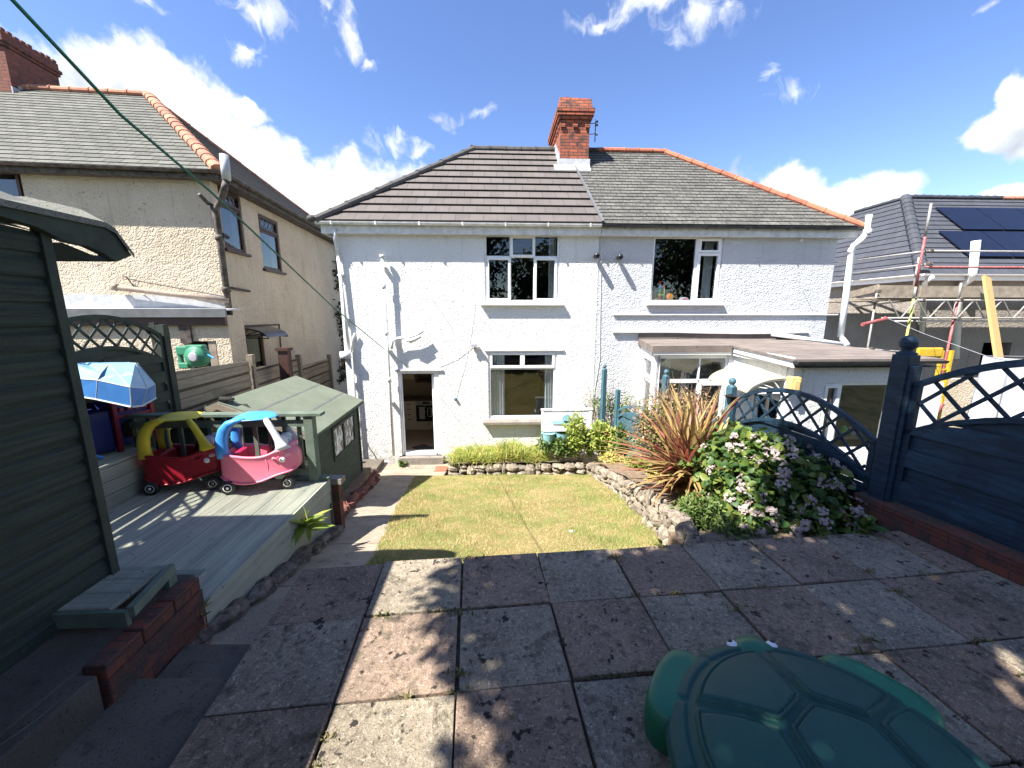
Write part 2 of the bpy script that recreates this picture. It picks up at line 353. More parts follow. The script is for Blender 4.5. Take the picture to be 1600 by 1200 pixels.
leaf_mat('leaf_mid', [(.07, .13, .03), (.13, .20, .045), (.22, .27, .08)], .5, .35)
leaf_mat('leaf_yellow', [(.42, .42, .09), (.56, .52, .15), (.62, .48, .24)], .6, .4)
leaf_mat('leaf_dead', [(.20, .12, .06), (.32, .21, .11), (.42, .32, .18)], .8, .2)
leaf_mat('petal', [(.42, .31, .27), (.56, .46, .42), (.50, .42, .44), (.62, .57, .50)], .7, .35)
leaf_mat('petal_mauve', [(.40, .20, .42), (.50, .30, .50)], .7, .35)
leaf_mat('phormium_bronze', [(.14, .05, .035), (.22, .08, .06), (.26, .12, .07), (.10, .05, .03)], .45, .25)
leaf_mat('phormium_gold', [(.42, .29, .10), (.50, .38, .16), (.36, .22, .09)], .45, .3)
leaf_mat('phormium_pink', [(.45, .12, .10), (.52, .20, .15)], .45, .3)
leaf_mat('phormium_green', [(.22, .26, .06), (.34, .34, .10)], .45, .3)
leaf_mat('grass_blade', [(.24, .26, .08), (.44, .39, .18), (.56, .48, .27), (.34, .34, .12)], .7, .35, .2)
leaf_mat('weed', [(.10, .12, .035), (.22, .2, .08), (.3, .24, .12)], .8, .3)

def grass_mat():
    m = Mt('grass_blade', .7, .2); r = m.isl()
    a = m.mix(r, (.34, .25, .11), (.76, .62, .35)); b = m.mix(r, (.10, .17, .035), (.40, .52, .15))
    f = m.add(m.mul(m.ramp(m.noise(2.6, detail=5, rough=.6), .43, .57), .7), m.mul(m.ramp(m.noise(17, detail=3), .4, .6), .4))
    c = m.mix(f, a, b); c = m.mix(m.ramp(m.noise(5.3, detail=4), .60, .70, 0, .7), c, (.42, .27, .15)); m.base(c)
    tr = m.n('ShaderNodeBsdfTranslucent'); m.l(c, tr.inputs[0]); ms = m.n('ShaderNodeMixShader'); ms.inputs[0].default_value = .3
    m.l(m.p.outputs[0], ms.inputs[1]); m.l(tr.outputs[0], ms.inputs[2]); m.l(ms.outputs[0], m.nt.nodes['Material Output'].inputs[0]); m.done('grass_blade')
grass_mat()
def lawn_mat():
    m = Mt('lawn', .95, .1)
    c = m.mix(m.ramp(m.noise(1.3, detail=5), .38, .62), (.22, .19, .07), (.36, .27, .13))
    c = m.mix(m.ramp(m.noise(45, detail=5, rough=.7), .42, .62, 0, .8), c, (.14, .13, .04))
    c = m.mix(m.ramp(m.noise(4.5, detail=4), .62, .72, 0, .8), c, (.34, .23, .12))
    m.base(c); m.bump(m.noise(80, detail=5), .02); return m.done('lawn')
lawn_mat()
def glass(key, tint=(.9, .93, .95), trans=.9, rough=0.0, refl=1.0):
    m = bpy.data.materials.new(key); m.use_nodes = True; t = m.node_tree; t.nodes.clear()
    o = t.nodes.new('ShaderNodeOutputMaterial'); g = t.nodes.new('ShaderNodeBsdfGlossy'); g.inputs['Roughness'].default_value = rough
    tr = t.nodes.new('ShaderNodeBsdfTransparent'); tr.inputs[0].default_value = (*[x * trans for x in tint], 1)
    fr = t.nodes.new('ShaderNodeFresnel'); ge = t.nodes.new('ShaderNodeNewGeometry'); mi_ = t.nodes.new('ShaderNodeMapRange'); t.links.new(ge.outputs['Backfacing'], mi_.inputs['Value']); mi_.inputs['To Min'].default_value = 1.7; mi_.inputs['To Max'].default_value = 1 / 1.7; t.links.new(mi_.outputs[0], fr.inputs[0])
    mu = t.nodes.new('ShaderNodeMath'); mu.operation = 'MULTIPLY'; mu.inputs[1].default_value = 1.0 * refl; mu.use_clamp = True; t.links.new(fr.outputs[0], mu.inputs[0])
    mxs = t.nodes.new('ShaderNodeMixShader'); t.links.new(mu.outputs[0], mxs.inputs[0]); t.links.new(tr.outputs[0], mxs.inputs[1]); t.links.new(g.outputs[0], mxs.inputs[2]); t.links.new(mxs.outputs[0], o.inputs[0])
    MATS[key] = m
glass('glass'); glass('glass_dark', (.35, .37, .38), .8, 0.02, 1.3); pm('canopy_yellow', (.44, .41, .29), (.38, .35, .24), 4, .3); pm('canopy_smoke', (.07, .065, .055), (.12, .11, .10), 6, .3)
pm('ground_mix', (.035, .045, .02), (.09, .085, .05), 3, .95)
pm('waste_paint', (.34, .27, .21), (.24, .18, .14), 9, .7, .003, 40)
# ------------------------------------------------------------------ builders
class Fr:                       # a local frame: origin + heading
    def __init__(s, o=(0, 0, 0), deg=0): s.o = Vector(o); s.c, s.s = math.cos(R(deg)), math.sin(R(deg)); s.deg = deg
    def __call__(s, x, y, z=0): return Vector((s.o.x + x * s.c - y * s.s, s.o.y + x * s.s + y * s.c, s.o.z + z))
    def inv(s, p): dx, dy = p[0] - s.o.x, p[1] - s.o.y; return (dx * s.c + dy * s.s, -dx * s.s + dy * s.c, p[2] - s.o.z)
W0 = Fr()
ORG = {}
class MB:
    def __init__(s, fr=None): s.v = []; s.f = []; s.mi = []; s.uvs = []; s.fr = fr or W0
    def face(s, pts, mi=0, uv=None):
        n = len(s.v); s.v += [tuple(p) for p in pts]; s.f.append(tuple(range(n, n + len(pts)))); s.mi.append(mi)
        if uv is None:
            P = [Vector(p) for p in pts]; nn = Vector((0, 0, 0))
            for i in range(len(P)): nn += (P[i] - P[0]).cross(P[(i + 1) % len(P)] - P[0])
            if nn.length < 1e-12: nn = Vector((0, 0, 1))
            nn.normalize()
            if abs(nn.z) > .97: u, v = Vector((1, 0, 0)), Vector((0, 1, 0))
            else: u = Vector((0, 0, 1)).cross(nn).normalized(); v = nn.cross(u)
            uv = [(p.dot(u), p.dot(v)) for p in P]
        s.uvs += uv
        return s
    def shared(s, verts, faces, mi=0):
        n = len(s.v); s.v += [tuple(p) for p in verts]
        for f in faces:
            s.f.append(tuple(n + i for i in f)); s.mi.append(mi)
            for i in f: s.uvs.append((verts[i][0], verts[i][1]))
        return s
    def box(s, x0, y0, z0, x1, y1, z1, mi=0):
        if x0 > x1: x0, x1 = x1, x0
        if y0 > y1: y0, y1 = y1, y0
        if z0 > z1: z0, z1 = z1, z0
        return s.hexa([(x0, y0, z0), (x1, y0, z0), (x1, y1, z0), (x0, y1, z0), (x0, y0, z1), (x1, y0, z1), (x1, y1, z1), (x0, y1, z1)], mi)
    def hexa(s, p, mi=0):
        n = len(s.v); s.v += [tuple(q) for q in p]
        for f in ((0, 3, 2, 1), (4, 5, 6, 7), (0, 1, 5, 4), (1, 2, 6, 5), (2, 3, 7, 6), (3, 0, 4, 7)):
            s.f.append(tuple(n + i for i in f)); s.mi.append(mi)
            P = [Vector(p[i]) for i in f]; nn = (P[1] - P[0]).cross(P[2] - P[0])
            if nn.length < 1e-12: nn = Vector((0, 0, 1))
            nn.normalize()
            if abs(nn.z) > .97: u, v = Vector((1, 0, 0)), Vector((0, 1, 0))
            else: u = Vector((0, 0, 1)).cross(nn).normalized(); v = nn.cross(u)
            s.uvs += [(q.dot(u), q.dot(v)) for q in P]
        return s
    def prism(s, pts, ext, mi=0):      # pts: 3D polygon, ext: extrusion vector
        P = [Vector(p) for p in pts]; e = Vector(ext); Q = [p + e for p in P]; k = len(P)
        s.face(P[::-1], mi); s.face(Q, mi)
        for i in range(k): s.face([P[i], P[(i + 1) % k], Q[(i + 1) % k], Q[i]], mi)
        return s
    def bar(s, a, b, w, h, mi=0, up=(0, 0, 1)):   # box section from a to b
        a, b = Vector(a), Vector(b); d = (b - a).normalized(); u = Vector(up)
        if abs(d.dot(u)) > .98: u = Vector((0, 1, 0))
        sd_ = d.cross(u).normalized() * w / 2; u = sd_.cross(d).normalized() * h / 2
        return s.hexa([a - sd_ - u, a + sd_ - u, b + sd_ - u, b - sd_ - u, a - sd_ + u, a + sd_ + u, b + sd_ + u, b - sd_ + u], mi)
    def sweep(s, pts, ws, hs=None, seg=10, mi=0, up=(0, 0, 1), p=2.0, caps=True, side=None):
        P = [Vector(q) for q in pts]; k = len(P)
        ws = ws if hasattr(ws, '__len__') else [ws] * k; hs = ws if hs is None else (hs if hasattr(hs, '__len__') else [hs] * k)
        V = []; U = Vector(up); last = None
        for i, q in enumerate(P):
            d = (P[min(i + 1, k - 1)] - P[max(i - 1, 0)]).normalized()
            sd_ = d.cross(U) if side is None else Vector(side)
            if sd_.length < .05: sd_ = last if last is not None else d.cross(Vector((0.01, 1, 0)))
            sd_ = sd_.normalized()
            if last is not None and sd_.dot(last) < 0: sd_ = -sd_
            last = sd_; uu = sd_.cross(d).normalized()
            for j in range(seg):
                a = 2 * math.pi * j / seg; c_, s_ = math.cos(a), math.sin(a)
                c_ = math.copysign(abs(c_) ** (2 / p), c_); s_ = math.copysign(abs(s_) ** (2 / p), s_)
                V.append(q + sd_ * ws[i] * c_ + uu * hs[i] * s_)
        F = [(i * seg + j, i * seg + (j + 1) % seg, (i + 1) * seg + (j + 1) % seg, (i + 1) * seg + j) for i in range(k - 1) for j in range(seg)]
        if caps: F += [tuple(range(seg))[::-1], tuple((k - 1) * seg + j for j in range(seg))]
        return s.shared(V, F, mi)
    def tube(s, pts, r, seg=8, mi=0): return s.sweep(pts, r, None, seg, mi)
    def lathe(s, prof, c=(0, 0, 0), axis='z', seg=20, mi=0):   # prof: (r, h)
        V = []
        for (r_, h) in prof:
            for j in range(seg):
                a = 2 * math.pi * j / seg; x, y = r_ * math.cos(a), r_ * math.sin(a)
                q = {'z': (x, y, h), 'y': (x, h, y), 'x': (h, x, y)}[axis]; V.append((c[0] + q[0], c[1] + q[1], c[2] + q[2]))
        k = len(prof)
        F = [(i * seg + j, i * seg + (j + 1) % seg, (i + 1) * seg + (j + 1) % seg, (i + 1) * seg + j) for i in range(k - 1) for j in range(seg)]
        if prof[0][0] > 1e-4: F.append(tuple(range(seg)))
        if prof[-1][0] > 1e-4: F.append(tuple((k - 1) * seg + j for j in range(seg)))
        return s.shared(V, F, mi)
    def ball(s, c, r, seg=14, mi=0, jit=0.0, rot=0):
        r = r if hasattr(r, '__len__') else (r, r, r); V = []; F = []; n = max(4, seg // 2)
        cr, sr = math.cos(rot), math.sin(rot)
        for i in range(n + 1):
            t = math.pi * i / n
            for j in range(seg):
                a = 2 * math.pi * j / seg; k = 1 + (random.uniform(-jit, jit) if jit else 0)
                x, y = r[0] * math.sin(t) * math.cos(a) * k, r[1] * math.sin(t) * math.sin(a) * k
                V.append((c[0] + x * cr - y * sr, c[1] + x * sr + y * cr, c[2] + r[2] * math.cos(t) * k))
                if i < n: F.append((i * seg + j, (i + 1) * seg + j, (i + 1) * seg + (j + 1) % seg, i * seg + (j + 1) % seg))
        return s.shared(V, F, mi)
    def build(s, name, mats, parent=None, smooth=False, bevel=0, label=None, cat=None, group=None, kind=None, local=False, merge=False, solid=0):
        if isinstance(mats, str): mats = [mats]
        P = s.v if s.fr is W0 or local else [tuple(s.fr(*q)) for q in s.v]
        A = np.array(P, dtype=float).reshape(-1, 3)
        if parent is not None: o = ORG[parent.name] if not local else Vector((0, 0, 0))
        else: o = Vector(((A[:, 0].min() + A[:, 0].max()) / 2, (A[:, 1].min() + A[:, 1].max()) / 2, A[:, 2].min())) if not local else Vector((0, 0, 0))
        me = bpy.data.meshes.new(name); me.from_pydata((A - np.array(o)).tolist(), [], s.f)
        uvl = me.uv_layers.new(name="uv"); uvl.data.foreach_set('uv', np.array(s.uvs, dtype=float).ravel())
        for m in mats: me.materials.append(MATS[m])
        me.polygons.foreach_set('material_index', s.mi)
        if smooth: me.polygons.foreach_set('use_smooth', [True] * len(s.f))
        me.update()
        ob = bpy.data.objects.new(name, me); col.objects.link(ob)
        if parent is not None: ob.parent = parent; ORG[ob.name] = o
        else: ob.location = o; ORG[ob.name] = o
        if bevel:
            b = ob.modifiers.new('bevel', 'BEVEL'); b.width = bevel; b.segments = 2; b.limit_method = 'ANGLE'
        if solid:
            b = ob.modifiers.new('solid', 'SOLIDIFY'); b.thickness = solid
        meta(ob, label, cat, group, kind); return ob
def meta(o, label=None, cat=None, group=None, kind=None):
    for k, v in (('label', label), ('category', cat), ('group', group), ('kind', kind)):
        if v: o[k] = v
    return o
def T(name, loc, label, cat, group=None, rz=0):
    o = bpy.data.objects.new(name, None); col.objects.link(o); o.location = loc; o.rotation_euler = (0, 0, R(rz)); o.empty_display_size = .2
    ORG[o.name] = Vector(loc); meta(o, label, cat, group); return o
def copy_tree(o, parent=None):
    c = o.copy(); col.objects.link(c); c.parent = parent
    for ch in o.children: copy_tree(ch, c)
    return c

def holes_wall(mb, x0, x1, z0, z1, holes, y0, y1, mi=0, ri=0):
    xs = sorted({x0, x1, *[h[0] for h in holes], *[h[1] for h in holes]}); zs = sorted({z0, z1, *[h[2] for h in holes], *[h[3] for h in holes]})
    inh = lambda x, z: any(h[0] < x < h[1] and h[2] < z < h[3] for h in holes)
    for i in range(len(xs) - 1):
        for j in range(len(zs) - 1):
            a, b, c, d = xs[i], xs[i + 1], zs[j], zs[j + 1]
            if inh((a + b) / 2, (c + d) / 2): continue
            mb.face([(a, y0, c), (b, y0, c), (b, y0, d), (a, y0, d)], mi); mb.face([(b, y1, c), (a, y1, c), (a, y1, d), (b, y1, d)], mi)
    for (a, b, c, d) in holes:
        for q in ([(a, y0, c), (b, y0, c), (b, y1, c), (a, y1, c)], [(a, y0, d), (a, y1, d), (b, y1, d), (b, y0, d)],
                  [(a, y0, c), (a, y1, c), (a, y1, d), (a, y0, d)], [(b, y0, c), (b, y0, d), (b, y1, d), (b, y1, c)]): mb.face(q, ri)
    return mb
def ring(mb, x0, x1, z0, z1, t, y0, y1, mi=0, tz=None):
    tz = tz or t
    mb.box(x0, y0, z0, x1, y1, z0 + tz, mi); mb.box(x0, y0, z1 - tz, x1, y1, z1, mi)
    mb.box(x0, y0, z0 + tz, x0 + t, y1, z1 - tz, mi); mb.box(x1 - t, y0, z0 + tz, x1, y1, z1 - tz, mi); return mb
def window(root, fr, x0, x1, z0, z1, panes, y=0.0, mat='upvc', sill=None, label=None, t=.05, gl='glass', sillmat=None, bars=()):
    """panes: (fx0, fx1, fz0, fz1, sash?) in fractions; facade surface at local y, looking towards -y"""
    mb = MB(fr); ring(mb, x0, x1, z0, z1, t, y + .03, y + .10)
    for (a, b, c, d) in bars: mb.box(x0 + (x1 - x0) * a, y + .032, z0 + (z1 - z0) * c, x0 + (x1 - x0) * b, y + .098, z0 + (z1 - z0) * d)
    f = mb.build('window_frame', mat, root, bevel=.004, label=label)
    for (a, b, c, d, s_) in panes:
        xa, xb, za, zb = x0 + (x1 - x0) * a, x0 + (x1 - x0) * b, z0 + (z1 - z0) * c, z0 + (z1 - z0) * d
        if s_:
            m = MB(fr); ring(m, xa, xb, za, zb, .052, y + .004, y + .075); m.build('sash', mat, f, bevel=.004)
            xa += .052; xb -= .052; za += .052; zb -= .052
        MB(fr).box(xa, y + .055, za, xb, y + .061, zb).build('pane', gl, f)
    if sill:
        so_, sw = sill
        m = MB(fr); m.hexa([(x0 - so_, y - sw, z0 - .075), (x1 + so_, y - sw, z0 - .075), (x1 + so_, y + .03, z0 - .075), (x0 - so_, y + .03, z0 - .075),
                 (x0 - so_, y - sw, z0 - .02), (x1 + so_, y - sw, z0 - .02), (x1 + so_, y + .03, z0 - .003), (x0 - so_, y + .03, z0 - .003)])
        m.build('window_sill', sillmat or mat, root, bevel=.005)
    return f
def room(mb, x0, x1, z0, z1, y0, y1, mi=0, mf=None):      # open towards y0
    mf = mi if mf is None else mf
    mb.face([(x0, y1, z0), (x1, y1, z0), (x1, y1, z1), (x0, y1, z1)], mi); mb.face([(x0, y0, z0), (x0, y1, z0), (x0, y1, z1), (x0, y0, z1)], mi)
    mb.face([(x1, y0, z0), (x1, y1, z0), (x1, y1, z1), (x1, y0, z1)], mi); mb.face([(x0, y0, z1), (x1, y0, z1), (x1, y1, z1), (x0, y1, z1)], mi)
    mb.face([(x0, y0, z0), (x1, y0, z0), (x1, y1, z0), (x0, y1, z0)], mf); return mb
def courses(mb, A, B, D, E, course, th, mi=0, ei=1):
    """roof slope: eave A->B, top D (above A side) -> E (above B side); stepped courses"""
    A, B, D, E = Vector(A), Vector(B), Vector(D), Vector(E); u = (B - A).normalized()
    n = u.cross(D - A); n = n.normalized() if n.length > 1e-6 else u.cross(E - A).normalized()
    if n.z < 0: n = -n
    v = n.cross(u).normalized(); v = v if v.z > 0 else -v; L = (D - A).dot(v); k = max(1, round(L / course)); cr = L / k
    for i in range(k):
        a0, b0, a1, b1 = A.lerp(D, i / k), B.lerp(E, i / k), A.lerp(D, (i + 1) / k), B.lerp(E, (i + 1) / k)
        l0, l1 = n * th, n * th * .15
        UV = lambda p, w: ((p - A).dot(u), w * course)
        mb.face([a0 + l0, b0 + l0, b1 + l1, a1 + l1], mi, [UV(a0, i + .001), UV(b0, i + .001), UV(b1, i + .999), UV(a1, i + .999)])
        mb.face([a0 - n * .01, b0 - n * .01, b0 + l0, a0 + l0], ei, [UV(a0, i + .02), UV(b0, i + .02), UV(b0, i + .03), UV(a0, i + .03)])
    return mb
def ridge(mb, P, Q, r=.11, step=.42, mi=0, gap=True):
    P, Q = Vector(P), Vector(Q); L = (Q - P).length; k = max(1, round(L / step)); d = (Q - P) / k; dn = d.normalized()
    sd_ = dn.cross(Vector((0, 0, 1))).normalized(); up = sd_.cross(dn)
    for i in range(k):
        a = P + d * i - dn * .01; b = P + d * (i + 1) + dn * .02; j = random.uniform(-.006, .006); V = []; F = []
        for (q, rr) in ((a, r * 1.08), (a + dn * .05, r * 1.08), (a + dn * .055, r * .97), (b, r * .95)):
            for t in range(9):
                an = -.75 + (math.pi + 1.5) * t / 8; V.append(q + sd_ * rr * 1.1 * math.cos(an) + up * (rr * .80 * math.sin(an) + j - .015))
        for s_ in range(3):
            for t in range(8): F.append((s_ * 9 + t, s_ * 9 + t + 1, (s_ + 1) * 9 + t + 1, (s_ + 1) * 9 + t))
        F.append(tuple(range(9))); F.append(tuple(27 + t for t in range(9))[::-1])
        mb.shared(V, F, mi)
    return mb

# --- foliage: arrays of leaves
def mesh_np(name, V, faces, sizes_mi, mats, parent=None, label=None, cat=None, group=None, kind=None, smooth=False):
    me = bpy.data.meshes.new(name); V = np.asarray(V, float)
    o = ORG[parent.name] if parent is not None else Vector(((V[:, 0].min() + V[:, 0].max()) / 2, (V[:, 1].min() + V[:, 1].max()) / 2, V[:, 2].min()))
    V = V - np.array(o); F = np.asarray(faces)
    me.vertices.add(len(V)); me.vertices.foreach_set('co', V.ravel()); k = F.shape[1]
    me.loops.add(F.size); me.loops.foreach_set('vertex_index', F.ravel().astype(np.int32)); me.polygons.add(len(F))
    me.polygons.foreach_set('loop_start', np.arange(0, F.size, k, dtype=np.int32)); me.polygons.foreach_set('loop_total', np.full(len(F), k, np.int32))
    for m in mats: me.materials.append(MATS[m])
    if sizes_mi is not None: me.polygons.foreach_set('material_index', np.asarray(sizes_mi, np.int32))
    if smooth: me.polygons.foreach_set('use_smooth', np.ones(len(F), bool))
    me.update(calc_edges=True); me.validate()
    ob = bpy.data.objects.new(name, me); col.objects.link(ob)
    if parent is not None: ob.parent = parent
    else: ob.location = o
    ORG[ob.name] = o; meta(ob, label, cat, group, kind); return ob
def nrm(a): return a / (np.linalg.norm(a, axis=1, keepdims=True) + 1e-9)
def leaf_arrays(P, D, N, size, wr=.5, fold=.12, droop=.15):
    """ovate leaves as two rows of triangles/quads (all as quads, tips degenerate-free)"""
    n = len(P); D = nrm(D); S = nrm(np.cross(D, N)); U = np.cross(S, D); s_ = size.reshape(-1, 1); w = s_ * wr * .5
    c = [P, P + D * s_ * .30 - S * w + U * s_ * fold, P + D * s_ * .33, P + D * s_ * .30 + S * w + U * s_ * fold,
         P + D * s_ * .68 - S * w * .75 + U * s_ * (fold - droop * .5), P + D * s_ * .66 - U * s_ * droop * .4, P + D * s_ * .68 + S * w * .75 + U * s_ * (fold - droop * .5), P + D * s_ - U * s_ * droop]
    V = np.stack(c, 1).reshape(-1, 3); b = (np.arange(n) * 8).reshape(-1, 1)
    T_ = np.array([[0, 1, 2], [0, 2, 3], [1, 4, 5], [1, 5, 2], [2, 5, 6], [2, 6, 3], [4, 7, 5], [5, 7, 6]])
    F = (b[:, None, :] + T_[None]).reshape(-1, 3); return V, F
def rand_dirs(n, up=0.0):
    d = nrm(rng.normal(size=(n, 3))); d[:, 2] = d[:, 2] + up; return nrm(d)
def crown(name, parent, blobs, n, size, mat, wr=.5, up=.1, shell=.75, **k):
    """leaves in many blobs (x,y,z,rx,ry,rz)"""
    w = np.array([b[3] * b[4] + b[3] * b[5] for b in blobs]); cnt = rng.multinomial(n, w / w.sum()); P = []; N = []
    for b, c_ in zip(blobs, cnt):
        d = nrm(rng.normal(size=(c_, 3))); r_ = (shell + (1 - shell) * rng.random((c_, 1))) * (0.75 + .35 * rng.random((c_, 1)))
        P.append(np.array(b[:3]) + d * r_ * np.array(b[3:6])); N.append(d)
    P = np.concatenate(P); N = np.concatenate(N); n = len(P)
    D = nrm(N * .6 + rand_dirs(n) * .9 + np.array([0, 0, up])); NN = nrm(N * .5 + rand_dirs(n) * .6 + np.array([0, 0, .6]))
    V, F = leaf_arrays(P, D, NN, size * (.6 + .8 * rng.random(n)), wr)
    return mesh_np(name, V, F, None, [mat], parent, **k)
def blades(P, H, W, lean, dirs, segs=3, curve=1.0):
    """curved tapering strips"""
    n = len(P); S = np.stack([-dirs[:, 1], dirs[:, 0], np.zeros(n)], 1); V = []
    for i in range(segs + 1):
        t = i / segs; hor = lean * (t ** 1.7) * curve; z = H * (t - .35 * (lean / (H + 1e-6)).clip(0, 2) * t * t)
        c = P + dirs * hor[:, None] + np.stack([np.zeros(n), np.zeros(n), z], 1); w = (W * (1 - t ** 2.2) * (.65 + .7 * min(t * 3, 1) * .5))[:, None]
        V += [c - S * w / 2, c + S * w / 2]
    k = 2 * (segs + 1); V = np.stack(V, 1).reshape(-1, 3); b = (np.arange(n) * k)[:, None, None]
    Q = np.array([[2 * i, 2 * i + 1, 2 * i + 3, 2 * i + 2] for i in range(segs)])
    return V, (b + Q[None]).reshape(-1, 4)
def hdirs(n): a = rng.random(n) * 2 * np.pi; return np.stack([np.cos(a), np.sin(a), np.zeros(n)], 1)
def atF(fr, px, py, x=None, y=None):
    d = ray(px, py); o = Vector((0, 0, CZ)); i0 = fr.inv(o); i1 = fr.inv(o + d); L = Vector([b - a for a, b in zip(i0, i1)]); i0 = Vector(i0)
    t = (x - i0.x) / L.x if x is not None else (y - i0.y) / L.y
    return i0 + L * t
def rect(l, r, t, b, Y=8.8, fr=W0):
    tl, tr, bl, br = atF(fr, l, t, y=Y), atF(fr, r, t, y=Y), atF(fr, l, b, y=Y), atF(fr, r, b, y=Y)
    return (tl.x + bl.x) / 2, (tr.x + br.x) / 2, (bl.z + br.z) / 2, (tl.z + tr.z) / 2
H = 8.8
# ================================================================== GROUND
def ground():
    mb = MB(); xs = [-400, -60, -20, -8, -4, 0, 4, 8, 20, 60, 400]; ys = [-400, -60, -15, 1.6, 2.2, 3, 4, 5, 6, 7, 8.2, 12, 30, 100, 400]
    for i in range(len(xs) - 1):
        for j in range(len(ys) - 1):
            q = [(xs[a], ys[b], G(ys[b]) - .05) for a, b in ((i, j), (i + 1, j), (i + 1, j + 1), (i, j + 1))]; mb.face(q)
    mb.build('ground', 'ground_mix', kind='structure')
ground()

# ================================================================== WHITE HOUSE (left half)
XL, XP, XR, EZ = -3.42, 2.29, 7.72, 5.25
wl_root = T('white_house', ((XL + XP) / 2, H, -.1), 'white pebbledash half of the pair with brown concrete tiled roof and open back door', 'house')
hU = rect(757, 874, 366, 472); hL = rect(763, 869, 549, 654); hD = rect(625, 688, 580, 713)
m = MB(); holes_wall(m, XL, XP - .004, -.3, EZ, [hU, hL, hD], H, H + .26)
m.face([(XL, H, -.3), (XL, H, EZ), (XL, 14.3, EZ), (XL, 14.3, -.3)]); m.face([(XL, 14.3, -.3), (XP, 14.3, -.3), (XP, 14.3, EZ), (XL, 14.3, EZ)])
m.build('wall', 'wall_white', wl_root)
m = MB()
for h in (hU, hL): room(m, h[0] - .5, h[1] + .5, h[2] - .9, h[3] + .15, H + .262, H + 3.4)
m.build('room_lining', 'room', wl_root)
m = MB(); room(m, -2.9, -.35, -.02, 2.45, H + .262, H + 2.75); m.build('kitchen_lining', 'kitchen_wall', wl_root)
window(wl_root, W0, *hU, [(.04, .345, .70, .97, 0), (.345, .67, .67, .98, 1), (.67, .96, .70, .97, 0), (.03, .345, .02, .665, 1), (.345, .665, .03, .66, 0), (.665, .97, .02, .665, 1)],
       y=H, sill=(.10, .11), bars=[(.335, .355, .03, .97), (.655, .675, .03, .97), (.03, .97, .665, .69)], t=.045)
window(wl_root, W0, *hL, [(.03, .5, .76, .98, 1), (.5, .97, .76, .98, 1), (.045, .955, .05, .74, 0)], y=H, bars=[(.49, .51, .75, .97), (.03, .97, .735, .765)], t=.06)
a = at(755, 656, Y=H); b = at(878, 656, Y=H)
MB().hexa([(a.x, H - .13, hL[2] - .12), (b.x, H - .13, hL[2] - .12), (b.x, H + .03, hL[2] - .12), (a.x, H + .03, hL[2] - .12), (a.x, H - .13, hL[2] - .05), (b.x, H - .13, hL[2] - .05), (b.x, H + .03, hL[2]), (a.x, H + .03, hL[2])]).build('window_sill', 'coping', wl_root, bevel=.008)
MB().box(hL[0] - .08, H - .035, hL[3] + .01, hL[1] + .16, H - .002, hL[3] + .045).build('drip_strip', 'ledge_paint', wl_root)
MB().box(hD[0] - .05, H - .035, hD[3] + .01, hD[1] + .09, H - .002, hD[3] + .045).build('drip_strip', 'ledge_paint', wl_root)
# curtains
def curtain(x0, x1, z0, z1, y, root):
    m = MB(); n = 40; V = []
    for i in range(n + 1):
        t = i / n; x = x0 + (x1 - x0) * t; yy = y + .03 * math.sin(t * 34) + .01 * math.sin(t * 80); V += [(x, yy, z0), (x + .01 * math.sin(t * 9), yy, z1)]
    m.shared(V, [(2 * i, 2 * i + 2, 2 * i + 3, 2 * i + 1) for i in range(n)]); m.build('curtain', 'curtain', root, smooth=True)
w_ = hL[1] - hL[0]
curtain(hL[0] + .04, hL[0] + w_ * .24, hL[2] + .02, hL[3], H + .17, wl_root); curtain(hL[1] - w_ * .16, hL[1] - .04, hL[2] + .02, hL[3], H + .17, wl_root)
w_ = hU[1] - hU[0]; curtain(hU[1] - w_ * .12, hU[1] - .04, hU[2], hU[3], H + .32, wl_root)
# door frame, threshold, door leaf open inside
m = MB(); fz = hD[2] + .03
m.box(hD[0], H + .02, fz, hD[0] + .07, H + .12, hD[3]); m.box(hD[1] - .12, H + .02, fz, hD[1], H + .12, hD[3]); m.box(hD[0] + .07, H + .02, hD[3] - .06, hD[1] - .12, H + .12, hD[3])
m.box(hD[0] + .07, H - .02, fz, hD[1] - .12, H + .16, fz + .07); df = m.build('door_frame', 'upvc', wl_root, bevel=.005)
m = MB(); m.box(hD[1] - .19, H + .13, fz + .08, hD[1] - .14, H + .95, hD[3] - .09); dl = m.build('door', 'upvc', wl_root, bevel=.004)
MB().box(hD[1] - .21, H + .2, 1.02, hD[1] - .177, H + .24, 1.16).build('door_handle', 'oven_steel', dl)
MB().box(hD[0] - .06, H - .14, -.12, hD[1] + .06, H + .0, hD[2] + .02).build('doorstep', 'coping', wl_root, bevel=.015)
MB().box(-2.9, H + .17, -.03, -.35, H + 2.74, .045).build('kitchen_floor', 'room_wood_floor', wl_root)
# kitchen things seen through the door
KY = 10.95
t = T('kitchen_units', (-2.2, KY, .05), 'cream kitchen drawers and wall cupboard seen through the open back door', 'kitchen units')
ka, kb = at(634, 640, Y=KY).x, at(649.5, 640, Y=KY).x; kc = at(682, 640, Y=KY).x + .12
m = MB(); m.box(ka - .5, KY + .02, .16, kb, KY + .5, .93); m.box(ka - .5, KY + .06, .05, kc, KY + .5, .16); m.box(kb + .004, KY + .02, .16, kc, KY + .5, .31); m.build('carcass', 'cabinet_cream', t)
MB().box(ka - .5, KY - .02, .932, kc, KY + .5, .972).build('worktop', 'worktop', t)
for i in range(4):
    z1 = .90 - i * .15; d_ = MB().box(ka - .42, KY, z1 - .14, kb - .01, KY + .018, z1).build('drawer', 'cabinet_cream', t, bevel=.003)
    MB().box((ka - .42 + kb) / 2 + .12, KY - .02, z1 - .075, (ka - .42 + kb) / 2 + .22, KY - .001, z1 - .06).build('drawer_handle', 'oven_black', d_)
